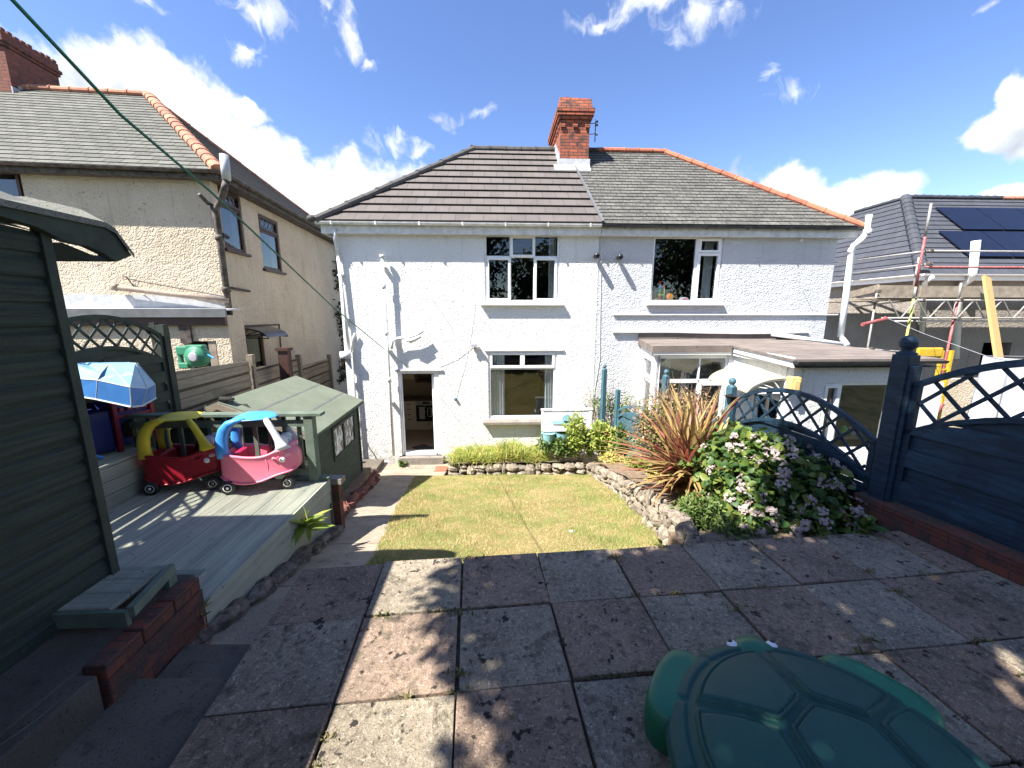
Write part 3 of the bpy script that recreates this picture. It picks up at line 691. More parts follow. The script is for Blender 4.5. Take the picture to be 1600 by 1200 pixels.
d_ = MB().box(kb + .02, KY, .17, kc, KY + .018, .30).build('drawer', 'cabinet_cream', t, bevel=.003)
MB().box(kb + .32, KY - .02, .23, kb + .40, KY - .001, .245).build('drawer_handle', 'oven_black', d_)
MB().box(ka - .3, KY + .14, 1.55, kb - .02, KY + .5, 2.3).build('wall_cupboard', 'cabinet_cream', t, bevel=.004)
MB().box(kb, KY + .12, 1.44, kc, KY + .5, 1.50).build('shelf', 'worktop', t)
t = T('oven', (kb + .3, KY, .31), 'built in oven with steel fascia behind the open back door', 'oven')
MB().box(kb + .01, KY + .002, .32, kb + .60, KY + .5, .79).build('oven_door', 'oven_black', t, bevel=.004)
MB().box(kb + .01, KY - .002, .795, kb + .60, KY + .5, .925).build('control_panel', 'oven_steel', t, bevel=.003)
MB().box(kb + .2, KY - .005, .84, kb + .42, KY - .003, .90).build('display', 'oven_black', t)
MB().tube([(kb + .06, KY - .035, .75), (kb + .55, KY - .035, .75)], .008).build('oven_handle', 'oven_steel', t)
m = MB()
for (xa, xb, zb) in ((.11, .27, .40),):
    m.box(kb + xa, KY - .05, zb, kb + xb, KY - .046, .762)
m.build('tea_towel', 'tea_towel', label='pale tea towel hanging on the left of the oven handle', cat='tea towel', group='tea towels on the oven')
m = MB(); m.box(kb + .31, KY - .05, .43, kb + .50, KY - .046, .764); m.box(kb + .345, KY - .053, .47, kb + .465, KY - .0505, .73, 1); m.box(kb + .36, KY - .056, .485, kb + .45, KY - .0535, .715, 0)
m.build('tea_towel', ['oven_black', 'cabinet_cream'], label='dark bordered tea towel hanging on the right of the oven handle', cat='tea towel', group='tea towels on the oven')
q = [at(x, y, Z=.06) for x, y in ((643, 699), (662, 694), (682, 700), (664, 705))]
m = MB(); m.prism([(p.x, p.y, .048) for p in q[::-1]], (0, 0, .014)); m.build('door_mat', 'mat_dark', label='dark diamond laid doormat on the wooden kitchen floor', cat='doormat')

# roof of both halves
EY = H - .18; RY = 11.5; RZ = 7.83
Ecl, Ecr = Vector((at(496, 351, Y=EY).x, EY, EZ + .06)), Vector((at(1348, 356, Y=EY).x, EY, EZ + .06)); RL, RR = Vector((-.58, RY, RZ)), Vector((4.72, RY, RZ))
BY = 2 * RY - EY; Bcl, Bcr = Vector((Ecl.x, BY, EZ + .06)), Vector((Ecr.x, BY, EZ + .06))
def lerpx(a, b, x): return a.lerp(b, (x - a.x) / (b.x - a.x))
EP, RP = Vector((XP - .02, EY, EZ + .06)), Vector((XP - .35, RY, RZ))
m = MB(); courses(m, Ecl, EP, RL, RP, .335, .046); courses(m, Bcl, Ecl, RL, RL, .335, .03); courses(m, EP + Vector((0, BY - EY, 0)), Bcl, RP, RL, .335, .03)
rf = m.build('roof', ['tile_brown', 'tile_edge_shade'], wl_root)
m = MB(); ridge(m, Ecl + Vector((-.04, -.04, .02)), RL + Vector((0, 0, .02)), .115, .40); ridge(m, RL + Vector((0, 0, .01)), RP + Vector((0, 0, .01)), .115, .42); ridge(m, Bcl, RL + Vector((0, 0, .04)), .115, .42)
m.ball(Ecl + Vector((-.07, -.07, .03)), (.10, .10, .075)); m.build('ridge_tiles', 'ridge_dark', rf, smooth=False)
m = MB(); m.bar(EP + Vector((.03, -.01, .04)), RP + Vector((.03, 0, .04)), .05, .05); m.build('roof_joint_strip', 'grey_pvc', rf)
m = MB(); m.box(Ecl.x + .05, EY + .03, EZ - .17, XP - .004, EY + .06, EZ + .05); m.box(Ecl.x + .05, EY + .06, EZ - .165, XP - .004, H, EZ - .14)
m.box(Ecl.x + .05, EY + .062, EZ - .17, Ecl.x + .08, BY, EZ + .05)
m.build('fascia', 'upvc_dirty', wl_root)
def gutter(mb, a, b, r=.058, mi=0):
    a, b = Vector(a), Vector(b); d = (b - a).normalized(); sd_ = d.cross(Vector((0, 0, 1))).normalized(); V = []; n = 8
    for q in (a, b):
        for rr in (r, r * .9):
            for t in range(n + 1):
                an = math.pi + math.pi * t / n; V.append(q + sd_ * rr * math.cos(an) + Vector((0, 0, rr * math.sin(an))))
    k = n + 1; F = [(t, t + 1, 2 * k + t + 1, 2 * k + t) for t in range(n)] + [(k + t + 1, k + t, 3 * k + t, 3 * k + t + 1) for t in range(n)]
    F += [(0, 2 * k, 3 * k, k), (n, k + n, 3 * k + n, 2 * k + n), tuple(range(k)), tuple(2 * k + t for t in range(k))]
    return mb.shared(V, F, mi)
m = MB(); gutter(m, (Ecl.x - .02, EY - .04, EZ + .045), (XP - .03, EY - .04, EZ + .04))
for i in range(7): x = Ecl.x + .3 + i * .9; m.box(x, EY - .105, EZ - .02, x + .03, EY + .03, EZ - .012); m.box(x, EY - .108, EZ - .02, x + .03, EY - .101, EZ + .05)
m.build('gutter', 'upvc_dirty', wl_root, smooth=False)
# pipes on the left half
def pth(pix, y): return [at(px, py, Y=y) for px, py in pix]
m = MB(); P_ = pth([(527, 400), (549, 540)], H - .07)
m.tube([at(523, 356, Y=EY), at(523, 375, Y=EY + .05), at(527, 392, Y=H - .07), at(528, 402, Y=H - .07)], .034, 10); m.tube([at(528, 400, Y=H - .07), at(546, 549, Y=H - .07)], .034, 10)
m.tube([at(548, 548, Y=H - .07), at(562, 712, Y=H - .07)], .034, 10)
m.box(*(at(540, 552, Y=H - .1) - Vector((.10, .09, .12))), *(at(540, 552, Y=H - .1) + Vector((.12, .09, .04))))
for py in (430, 500, 600, 660): q = at(528 + (py - 400) * .118, py, Y=H - .07); m.box(q.x - .055, H - .08, q.z - .02, q.x + .055, H, q.z + .02)
m.tube([at(555, 521, Y=H - .06), at(551, 530, Y=H - .06), at(548, 552, Y=H - .08)], .026, 8)
m.build('downpipe', 'upvc_dirty', wl_root, smooth=True)
m = MB(); yv = H - .13
q0, q1 = at(600, 402, Y=yv), at(613, 712, Y=yv); q0.x = q1.x = (q0.x + q1.x) / 2
m.tube([q0, q1], .032, 10); m.lathe([(.0, .05), (.055, .05), (.055, 0), (.034, -.01)], q0, 'z', 10)
for z in (4.0, 3.0, 1.95): m.lathe([(.034, -.05), (.045, -.05), (.045, .05), (.034, .05)], (q0.x, yv, z), 'z', 12)
for z in (4.4, 2.6, 1.4): m.box(q0.x - .05, yv, z - .012, q0.x + .05, H, z + .012)
m.build('soil_pipe', 'upvc_dirty', wl_root, smooth=True)
m = MB(); yv = H - .14; pts = pth([(612, 545), (613, 533), (621, 529), (640, 527), (652, 523), (661, 517)], yv); m.sweep(pts, .035, seg=10)
pts = [p + Vector((0, 0, -.035)) for p in pth([(632, 528), (641, 530), (649, 527), (657, 523)], yv)]; m.sweep(pts, [.05, .06, .05, .045], [.02, .055, .05, .04], seg=8)
m.build('waste_pipe', 'upvc_dirty', wl_root, smooth=True)
m = MB(); q = at(741, 541, Y=H - .08); m.box(q.x - .07, H - .12, q.z - .015, q.x + .07, H - .03, q.z + .05); m.box(q.x - .02, H - .03, q.z - .06, q.x + .02, H, q.z); m.lathe([(.025, -.03), (.035, .03), (.0, .035)], (q.x + .10, H - .10, q.z - .04), 'y', 10, 1); m.ball((q.x - .06, H - .09, q.z - .05), .03, 8, 1)
m.build('floodlight', ['toy_grey', 'steel_tube'], wl_root, smooth=False)
def security(root, px, py):
    q = at(px, py, Y=H - .14); m = MB(); m.lathe([(0, -.1), (.05, -.1), (.06, -.06), (.055, .06), (.03, .13)], q, 'y', 14); c_ = m.build('security_camera', 'black_plastic', root, smooth=True)
    MB().lathe([(0, -.012), (.03, -.01), (.034, 0)], q + Vector((0, -.1, 0)), 'y', 12).build('camera_lens', 'glass_dark', c_)
security(wl_root, 932, 400)
def nail(root, px, py, L=.16, nm='hook'):
    q = at(px, py, Y=H); MB().tube([(q.x, H, q.z), (q.x, H - L, q.z + .01)], .005, 6).build(nm, 'iron_dark', root)
nail(wl_root, 679, 472, .24)
def cable(pix, r=.0028): MB().tube([at(x, y, Y=H - .012) for x, y in pix], r, 5).build('wall_cable', 'upvc_dirty', wl_root)
cable(((737, 455), (742, 475), (736, 520), (726, 570), (712, 622))); cable(((655, 577), (685, 573), (715, 560), (735, 545))); cable(((940, 362), (938, 480), (937, 560), (929, 610), (926, 650)), .006)
q = at(712, 624, Y=H - .03); MB().ball(q, (.035, .03, .04), 8, 0, .2).build('outside_tap_cover', 'fence_teal', wl_root)
q = at(563, 683, Y=H - .05); m = MB(); m.tube([q, q + Vector((.0, -.12, -.02)), q + Vector((.02, -.13, -.1))], .014); m.box(q.x - .03, H - .08, q.z - .03, q.x + .03, H, q.z + .03); m.tube([q + Vector((0, 0, -.02)), (q.x - .03, H - .1, 0), (q.x + .25, H - .1, -.06)], .012)
m.build('outside_tap', 'upvc_dirty', wl_root)

# chimney on the ridge
CHX0, CHX1, CHY0, CHY1 = 1.56, 2.36, 10.72, 12.35
q = at(875, 240, Y=CHY0); q2 = at(920, 240, Y=CHY0); CHX0, CHX1 = q.x, q2.x
ct = at(900, 152, Y=CHY0).z
ch = MB(); ch.box(CHX0, CHY0, 6.6, CHX1, CHY1, ct - .62)
for i, (e, dz) in enumerate(((.05, .08), (.0, .0), (.045, .08), (.075, .08))): pass
z = ct - .62
for e, hz in ((.012, .11), (.055, .075), (.09, .075), (.105, .09)): ch.box(CHX0 - e, CHY0 - e, z, CHX1 + e, CHY1 + e, z + hz - .004); z += hz
for i in range(6):          # weathered crown bricks leaning inwards
    pass
ch.hexa([(CHX0 - .06, CHY0 - .06, z), (CHX1 + .06, CHY0 - .06, z), (CHX1 + .06, CHY1 + .06, z), (CHX0 - .06, CHY1 + .06, z), (CHX0 - .03, CHY0, ct), (CHX1 + .02, CHY0, ct - .02), (CHX1 + .02, CHY1, ct - .02), (CHX0 - .03, CHY1, ct)])
for i in range(3): x = CHX0 - .012 + i * (CHX1 - CHX0 - .11) / 2; ch.box(x, CHY0 - .05, ct - .70, x + .13, CHY0 - .013, ct - .622)
for i in range(7): y = CHY0 + .05 + i * .23; ch.box(CHX0 - .05, y, ct - .70, CHX0 - .013, y + .1, ct - .622)
chm = ch.build('chimney', 'brick', rf, bevel=.006)
m = MB(); m.lathe([(.13, ct - .08), (.14, ct), (.15, ct + .03), (.12, ct + .035), (.11, ct - .05)], (CHX0 + .16, CHY0 + .2, 0), 'z', 14); m.build('chimney_pot', 'ridge_orange', rf)
m = MB(); m.box(CHX0 - .03, CHY0 - .03, 7.02, CHX1 + .03, CHY0 - .002, 7.34)
for i in range(5): m.box(CHX0 - .035, CHY0 + i * .17, 7.0 + i * .14, CHX0 - .003, CHY0 + i * .17 + .16, 7.48 + i * .12)
m.hexa([(CHX0 - .16, CHY0 - .22, 6.98), (CHX1 + .02, CHY0 - .22, 6.98), (CHX1 + .02, CHY0 - .03, 7.16), (CHX0 - .16, CHY0 - .03, 7.16), (CHX0 - .16, CHY0 - .22, 7.01), (CHX1 + .02, CHY0 - .22, 7.01), (CHX1 + .02, CHY0 - .03, 7.2), (CHX0 - .16, CHY0 - .03, 7.2)])
m.build('chimney_flashing', 'lead', rf)
t = T('tv_aerial', (CHX1 + .2, CHY0 + .1, ct - .9), 'small dark television aerial bracketed to the right of the brick chimney', 'aerial')
ax = CHX1 + .17; m = MB(); m.tube([(ax, CHY0 + .1, ct - .98), (ax, CHY0 + .1, ct - .50)], .012); m.build('mast', 'iron_dark', t)
m = MB()
for z in (ct - .55, ct - .80): m.tube([(CHX1, CHY0 + .1, z), (ax + .03, CHY0 + .1, z + .02)], .009)
m.build('bracket', 'iron_dark', t)
m = MB()
for z in (ct - .52, ct - .6, ct - .82): m.tube([(ax - .05, CHY0 - .1, z), (ax + .07, CHY0 + .35, z + .01)], .006); m.ball((ax + .03, CHY0 + .05, z), .03, 8)
m.build('aerial_rods', 'iron_dark', t)

# ================================================================== GREY-WHITE HOUSE (right half)
wr_root = T('grey_white_house', ((XP + XR) / 2, H, -.1), 'pale grey pebbledash half of the pair with slate roof and orange ridge tiles', 'house')
hR = rect(1019, 1127, 369, 472)
m = MB(); holes_wall(m, XP + .004, XR, -.3, EZ, [hR], H, H + .26)
m.face([(XR, H, -.3), (XR, 14.3, -.3), (XR, 14.3, EZ), (XR, H, EZ)]); m.face([(XP, 14.3, -.3), (XR, 14.3, -.3), (XR, 14.3, EZ), (XP, 14.3, EZ)]); m.build('wall', 'wall_grey', wr_root)
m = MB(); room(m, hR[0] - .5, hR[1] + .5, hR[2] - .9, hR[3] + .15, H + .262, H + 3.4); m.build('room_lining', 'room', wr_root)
window(wr_root, W0, *hR, [(.03, .625, .03, .96, 0), (.655, .97, .76, .97, 1), (.655, .975, .02, .75, 1)], y=H, sill=(.10, .11), bars=[(.615, .66, .03, .97), (.655, .97, .745, .77)], t=.045)
w_ = hR[1] - hR[0]; curtain(hR[1] - w_ * .16, hR[1] - .04, hR[2], hR[3], H + .32, wr_root)
m = MB(); courses(m, EP, Ecr, RP, RR, .155, .016); courses(m, Ecr, Bcr, RR, RR, .155, .014); courses(m, Bcr, EP + Vector((0, BY - EY, 0)), RR, RP, .155, .014)
rr = m.build('roof', ['slate_grey', 'tile_edge_shade'], wr_root)
m = MB(); ridge(m, RR + Vector((0, 0, .03)), (CHX1 + .42, RY, RZ + .03), .10, .40); ridge(m, RR + Vector((0, 0, .03)), Ecr + Vector((0, 0, .02)), .105, .42); ridge(m, RR, Bcr, .1, .42); m.build('hip_tiles', 'ridge_orange', rr)
m = MB(); ridge(m, (CHX1 + .02, RY, RZ + .03), (CHX1 + .42, RY, RZ + .03), .10, .40); m.build('ridge_tiles', 'ridge_dark', rr)
m = MB(); m.box(XP + .004, EY + .03, EZ - .17, Ecr.x - .05, EY + .06, EZ + .03); m.box(XP + .004, EY + .06, EZ - .165, Ecr.x - .05, H, EZ - .14); m.build('fascia', 'upvc_dirty', wr_root)
m = MB(); gutter(m, (XP - .03, EY - .04, EZ + .035), (Ecr.x + .03, EY - .04, EZ + .03))
for i in range(6): x = XP + .5 + i * .9; m.box(x, EY - .10, EZ - .03, x + .02, EY + .03, EZ + .0)
m.build('gutter', 'black_gutter', wr_root)
security(wr_root, 968, 402); nail(wr_root, 1254, 454, .2); q = at(1250, 376, Y=H); MB().ball((q.x, H - .04, q.z), .035, 8).build('white_cap', 'upvc', wr_root)
q = at(958, 491, Y=H); q2 = at(1308, 488, Y=H); m = MB(); m.box(q.x, H - .045, q.z - .025, q2.x, H - .002, q.z + .005); m.build('wall_ledge', 'ledge_paint', wr_root, bevel=.004)
q = at(957, 517, Y=H); q2 = at(1262, 515, Y=H); m = MB(); n = 14
for i in range(n):
    a, b = i / n, (i + 1) / n; za, zb = [q.z - .035 * math.sin(max(0, t_ - .3) * 4) for t_ in (a, b)]
    xa, xb = q.x + (q2.x - q.x) * a, q.x + (q2.x - q.x) * b
    m.hexa([(xa, H - .07, za - .04), (xb, H - .07, zb - .04), (xb, H - .002, zb - .04), (xa, H - .002, za - .04), (xa, H - .07, za), (xb, H - .07, zb), (xb, H - .002, zb + .01), (xa, H - .002, za + .01)])
m.build('wall_ledge', 'ledge_paint', wr_root)
m = MB(); yp = H - .12
pts = [at(1358, 336, Y=EY - .12), at(1355, 362, Y=EY - .12), at(1346, 374, Y=EY - .09), at(1334, 384, Y=EY - .02), at(1330, 398, Y=yp), at(1322, 460, Y=yp), at(1313, 527, Y=yp)]
m.sweep(pts, .062, seg=12); m.lathe([(.062, -.05), (.075, -.05), (.075, .06), (.062, .06)], at(1355, 363, Y=EY - .12), 'z', 12); m.lathe([(.062, -.05), (.075, -.05), (.075, .06), (.062, .06)], at(1330, 392, Y=yp), 'z', 12)
m.build('vent_pipe', 'upvc', wr_root, smooth=True)
# flat roofed extension with bay
BF, EF = 7.5, 5.75; RZ2 = 2.74; XW0 = at(997, 540, Y=H).x; XB0 = at(1019, 553, Y=BF - .08).x; XB1 = at(1152, 548, Y=BF - .08).x; XE0 = at(1230, 572, Y=EF).x + .12; XE1 = at(1449, 564, Y=EF).x - .05
plan = [(XW0 + .06, H), (XB0 + .08, BF), (XB1, BF), (XE0, EF), (XE1, EF), (XE1, H)]
out = [(XW0, H), (XB0, BF - .08), (XB1 - .10, BF - .08), (XE0 - .14, EF - .14), (XE1 + .15, EF - .14), (XE1 + .15, H)]
m = MB(); zr = lambda y: RZ2 + .10 * (y - EF) / (H - EF)
m.face([(x, y, zr(y)) for x, y in out])
for i in range(5):
    (xa, ya), (xb, yb) = out[i], out[i + 1]; d = .13 if i < 2 else .035
    m.face([(xa, ya, zr(ya) - d), (xb, yb, zr(yb) - d), (xb, yb, zr(yb)), (xa, ya, zr(ya))])
m.face([(x, y, zr(y) - .13) for x, y in out[::-1]]); m.box(XW0, H - .03, RZ2 + .08, at(1215, 520, Y=H).x, H - .003, RZ2 + .22)
er = m.build('extension_roof', 'felt_brown', wr_root)
m = MB(); ZW = RZ2 - .06
hD2 = (.12, .62); ux = Vector((XE0 - XB1, EF - BF, 0)); Ls = ux.length; uxn = ux.normalized(); fs = Fr((XB1, BF, 0), math.degrees(math.atan2(ux.y, ux.x)))
# side wall of the extension: door opening
def wf(fr, L, holes, z0=-.3, z1=None): k = MB(fr); holes_wall(k, 0, L, z0, z1 or ZW, holes, 0, .15); return k
dd0 = atF(fs, 1176, 640, y=0).x; dd1 = atF(fs, 1216, 640, y=0).x
dd0 = max(.1, dd0); dd1 = min(Ls - .15, max(dd0 + .55, dd1))
k = wf(fs, Ls, [(dd0, dd1, .0, 2.05)]); k.build('extension_wall', 'wall_white', wr_root)
fe = Fr((XE0, EF, 0), 0); w0, w1, w2 = at(1283, 640, Y=EF).x - XE0, at(1303, 640, Y=EF).x - XE0, at(1392, 640, Y=EF).x - XE0
zw0, zw1 = at(1340, 705, Y=EF).z, at(1340, 598, Y=EF).z
k = wf(fe, XE1 - XE0, [(w0, w2, zw0, zw1)]); k.face([(XE1 - XE0, 0, -.3), (XE1 - XE0, H - EF, -.3), (XE1 - XE0, H - EF, ZW), (XE1 - XE0, 0, ZW)]); k.build('extension_wall', 'wall_white', wr_root)
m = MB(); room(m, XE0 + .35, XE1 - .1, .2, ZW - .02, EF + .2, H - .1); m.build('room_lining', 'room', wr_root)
window(wr_root, fe, w0, w2, zw0, zw1, [(.02, .24, .03, .97, 1), (.27, .98, .03, .97, 0)], y=0, bars=[(.235, .275, .02, .98)], t=.045)
m = MB(); m.box(dd0, .03, .0, dd1, .07, .1); ring(m, dd0, dd1, .1, 2.05, .07, .03, .08); m.fr = fs; dk = m.build('extension_door', 'upvc', wr_root, bevel=.004)
MB(fs).box(dd0 + .07, .05, .17, dd1 - .07, .056, 1.98).build('pane', 'glass_dark', dk)
# bay windows
fb = Fr((XB0 + .08, BF, 0), 0); LB = XB1 - XB0 - .08; k = MB(fb); holes_wall(k, 0, LB, -.3, ZW, [(.06, LB - .1, .75, ZW - .10)], 0, .12); k.build('bay_wall', 'white_plain', wr_root)
window(wr_root, fb, .06, LB - .1, .75, ZW - .10, [(.02, .60, .74, .97, 0), (.62, .98, .74, .97, 0), (.02, .60, .03, .70, 0), (.62, .98, .03, .70, 1)], y=0, bars=[(.60, .62, .02, .98), (.02, .98, .70, .74)], t=.05)
cx = Vector((XW0 + .06, H, 0)); dx = Vector((XB0 + .08, BF, 0)) - cx; fc = Fr(cx, math.degrees(math.atan2(dx.y, dx.x))); Lc = dx.length
k = MB(fc); holes_wall(k, 0, Lc, -.3, ZW, [(.25, Lc - .12, .75, ZW - .12)], 0, .12); k.build('bay_wall', 'white_plain', wr_root)
window(wr_root, fc, .25, Lc - .12, .75, ZW - .12, [(.04, .96, .72, .97, 1), (.04, .96, .03, .68, 0)], y=0, bars=[(.03, .97, .68, .72)], t=.05)
curtain(XB0 + .3, XB0 + .55, .8, ZW - .15, BF + .3, wr_root)
m = MB(); m.bar((XB0 + .04, BF - .05, ZW + .0), (XB1 - .1, BF - .05, ZW + .0), .03, .13); m.bar((XB1 - .06, BF - .08, ZW + .0), (XE0 - .10, EF - .10, ZW + .0), .03, .16); m.build('extension_fascia', 'upvc', wr_root)
m = MB(); gutter(m, (XE0 - .12, EF - .17, RZ2 - .03), (XE1 + .15, EF - .17, RZ2 - .03), .05); m.build('extension_gutter', 'black_gutter', wr_root)
m = MB(); a = at(1206, 522, Y=H - .25); b = at(1316, 538, Y=H - .55); m.tube([a, b], .05, 10); m.tube([b, b + Vector((.2, .1, -.02)), b + Vector((.35, .4, .1))], .06, 10); m.build('waste_pipe', 'upvc', wr_root, smooth=True)
m = MB(); m.face([at(1206, 524, Y=H - .22), at(1222, 537, Y=H - .35), at(1310, 540, Y=H - .5), at(1300, 532, Y=H - .05)]); m.build('pipe_flashing', 'black_gutter', wr_root, solid=.01)
t = T('wall_lantern', at(1240, 600, Y=EF), 'yellowish box lantern on the white extension wall', 'wall lamp'); q = at(1240, 600, Y=EF - .07)
MB().box(q.x - .085, EF - .13, q.z - .12, q.x + .085, EF - .002, q.z + .12).build('lamp_body', 'lamp_yellow', t, bevel=.02); MB().box(q.x - .055, EF - .16, q.z - .09, q.x + .04, EF - .132, q.z + .07).build('lamp_glass', 'lamp_yellow', t, bevel=.012)
# door canopy of the extension
def canopy(name, fr, x0, x1, z, depth, rise, mat, brmat, label, group):
    t = T(name, fr((x0 + x1) / 2, 0, z), label, 'door canopy', group); n = 12; m = MB(fr); V = []; F = []
    for i in range(n + 1):
        s_ = i / n; a = s_ * math.pi / 2 * .9; y = -depth * math.sin(a) / math.sin(math.pi / 2 * .9); zz = z + rise * (math.cos(a) - 1) / (1 - math.cos(math.pi / 2 * .9)) * 1.0
        V += [(x0, y, zz), (x1, y, zz), (x0, y, zz + .008), (x1, y, zz + .008)]
    for i in range(n): b = 4 * i; F += [(b, b + 4, b + 5, b + 1), (b + 2, b + 3, b + 7, b + 6), (b, b + 2, b + 6, b + 4), (b + 1, b + 5, b + 7, b + 3)]
    m.shared(V, F); m.build('canopy_sheet', mat, t, smooth=False)
    for x in (x0 + .03, x1 - .03):
        m = MB(fr); pts = [(x, V[4 * i][1] + .0, V[4 * i][2] - .02) for i in range(n + 1)]; m.tube(pts, .014, 6); m.tube([(x, -.02, z), (x, -.02, z - rise - .05)], .014, 6); m.tube([(x, -.02, z - rise), pts[-1]], .012, 6)
        for q_ in (.3, .5, .7): m.tube([(x, -.02, z - rise * 1.0), (x, -depth * q_ * .5, z - rise * .75), pts[int(n * q_)]], .009, 6)
        m.build('canopy_bracket', brmat, t)
    return t
canopy('door_canopy', fs, dd0 - .5, dd1 + .15, 2.40, .62, .24, 'canopy_yellow', 'upvc', 'curved yellowish clear canopy with white scroll bracket over the extension door', 'door canopies')
# toys on the upstairs sill
t = T('marble_run', (hR[0] + .25, H + .14, hR[2] + .05), 'colourful toy marble run tower on the upstairs window sill', 'toy'); m = MB(); cols = ['plain_red', 'toy_yellow', 'toy_green', 'toy_blue']; x = hR[0] + .27; zb = hR[2] + .03
for i in range(5): m.lathe([(.012, zb + i * .09), (.035, zb + i * .09 + .06), (.035, zb + i * .09 + .075), (.0, zb + i * .09 + .075)], (x, H + .16, 0), 'z', 8, i % 4)
for i in range(4): m.tube([(x, H + .16, zb + .06 + i * .09), (x + (.11 if i % 2 else -.11), H + .16, zb + .04 + i * .09)], .014, 6, (i + 1) % 4); m.tube([(x + (.11 if i % 2 else -.11), H + .16, zb), (x + (.11 if i % 2 else -.11), H + .16, zb + .04 + i * .09)], .01, 6, (i + 2) % 4)
m.build('track', cols, t)
MB().ball((hR[0] + .52, H + .17, zb + .09), .085, 14).build('toy_ball', 'orange', label='orange ball on the upstairs window sill', cat='ball', smooth=True)
m = MB(); m.ball((hR[0] + .86, H + .17, zb + .04), (.12, .06, .05), 10); m.ball((hR[0] + .86, H + .11, zb + .04), (.07, .012, .025), 8, 1); m.build('soft_toy', ['toy_white', 'toy_pink'], label='white and pink toy lying on the upstairs window sill', cat='toy')
t = T('kitchen_clutter', (XE0 + w1 + .9, EF + .4, zw0), 'jars and green box on the worktop behind the extension window', 'kitchenware')
m = MB(); m.box(XE0 + w1 + .1, EF + .3, zw0 + .1, XE0 + w2 - .1, EF + .7, zw0 + .14); m.build('worktop', 'worktop', t)
m = MB()
for i, x in enumerate((.25, .4, .62, .8, 1.0)): m.lathe([(0, 0), (.05, 0), (.055, .13), (.03, .17), (.0, .17)], (XE0 + w1 + x, EF + .42, zw0 + .14), 'z', 10, i % 3)
m.ball((XE0 + w1 + .22, EF + .5, zw0 + .42), .10, 10, 2); m.build('jars', ['toy_grey', 'orange', 'toy_green'], t)
# ================================================================== BEIGE HOUSE (left)
FB = Fr(C(-5.94, 8.13, 0), 4.2); FS = Fr(FB.o, 94.2)     # FS: the side wall seen square on
bz = 6.02
bh = T('beige_house', FB(-3, 0, 0), 'beige pebbledash house at the left with slate roof and brown windows', 'house')
LD = 7.6
hB1 = rect(346, 379, 300, 390, 0, FS); hB2 = rect(408, 437, 342, 421, 0, FS); hB3 = rect(384, 415, 522, 600, 0, FS); hB0 = rect(-40, 36, 263, 326, 0, FB); hB4 = rect(300, 352, 530, 640, 0, FB)
m = MB(FS); holes_wall(m, 0, LD, -.6, bz, [hB1, hB2, hB3], 0, .25); m.build('side_wall', 'wall_beige', bh)
m = MB(FB); holes_wall(m, -13, -.003, -.6, bz, [hB0], 0, .25); m.build('front_wall', 'wall_beige', bh)
m = MB(FS)
for h in (hB1, hB2, hB3): room(m, max(.28, h[0] - .3), h[1] + .3, h[2] - .5, h[3] + .1, .26, 2.5)
m.build('room_lining', 'room', bh)
m = MB(FB); room(m, hB0[0], hB0[1] + .3, hB0[2] - .3, hB0[3] + .1, .26, 2.5); m.build('room_lining', 'room', bh)
for h in (hB1, hB2): window(bh, FS, *h, [(.04, .96, .72, .97, 1), (.06, .94, .05, .68, 0)], mat='brown_frame', bars=[(.03, .97, .68, .72)], sill=(.06, .08), t=.06)
window(bh, FS, *hB3, [(.06, .94, .05, .95, 0)], mat='brown_frame', t=.07); window(bh, FB, *hB0, [(.06, .94, .05, .95, 1)], mat='brown_frame', t=.09, sill=(.05, .07))
# leaded lights in the small top panes
for h in (hB1, hB2):
    m = MB(FS); zt0, zt1 = h[2] + (h[3] - h[2]) * .75, h[2] + (h[3] - h[2]) * .95; xa, xb = h[0] + .12, h[1] - .12
    for i in range(5):
        x = xa + (xb - xa) * i / 4
        if i < 4: x2 = xa + (xb - xa) * (i + 1) / 4; m.bar((x, .045, zt0), (x2, .045, zt1), .006, .012, up=(0, 1, 0)); m.bar((x2, .045, zt0), (x, .045, zt1), .006, .012, up=(0, 1, 0))
    m.build('leading', 'toy_grey', bh)
ev = bz + .08; apx = atF(FB, 232, 150, y=3.6)
E0, E1, E2 = (-13.5, -.22, ev), (.32, -.22, ev), (.32, LD + .32, ev); A1 = (apx.x, 3.6, apx.z); A0 = (-13.5, 3.6, apx.z)
m = MB(FB); courses(m, E0, E1, A0, A1, .20, .013); fr_ = m.build('roof', ['slate_light', 'tile_edge_shade'], bh)
m = MB(FB); courses(m, E1, E2, A1, A1, .21, .018); courses(m, E2, (-13.5, LD + .42, ev), A1, A0, .21, .018); m.build('side_roof', ['slate_dark', 'tile_edge_shade'], bh)
m = MB(FB); ridge(m, (E1[0] + .02, E1[1] - .02, ev + .03), (A1[0], A1[1], A1[2] + .04), .12, .34); ridge(m, (A1[0], A1[1], A1[2] + .03), (A0[0], A0[1], A0[2] + .03), .11, .45); m.build('ridge_tiles', 'ridge_terracotta', fr_)
m = MB(FB); ridge(m, (E2[0], E2[1], ev), (A1[0], A1[1], A1[2]), .09, .45); m.build('back_hip_tiles', 'ridge_terracotta', fr_)
m = MB(FB); m.box(-13.5, -.20, ev - .13, .28, -.17, ev - .02); m.box(.26, -.168, ev - .13, .30, LD + .2, ev - .02); m.box(-13.5, -.17, ev - .12, .26, 0, ev - .10); m.box(0.0, 0, ev - .12, .26, LD, ev - .10); m.build('fascia', 'iron_dark', bh)
m = MB(FB); gutter(m, (-13.5, -.26, ev + .01), (.34, -.26, ev - .0), .055); gutter(m, (.36, -.22, ev - .0), (.36, LD + .3, ev - .0), .055); m.build('gutter', 'iron_dark', bh)
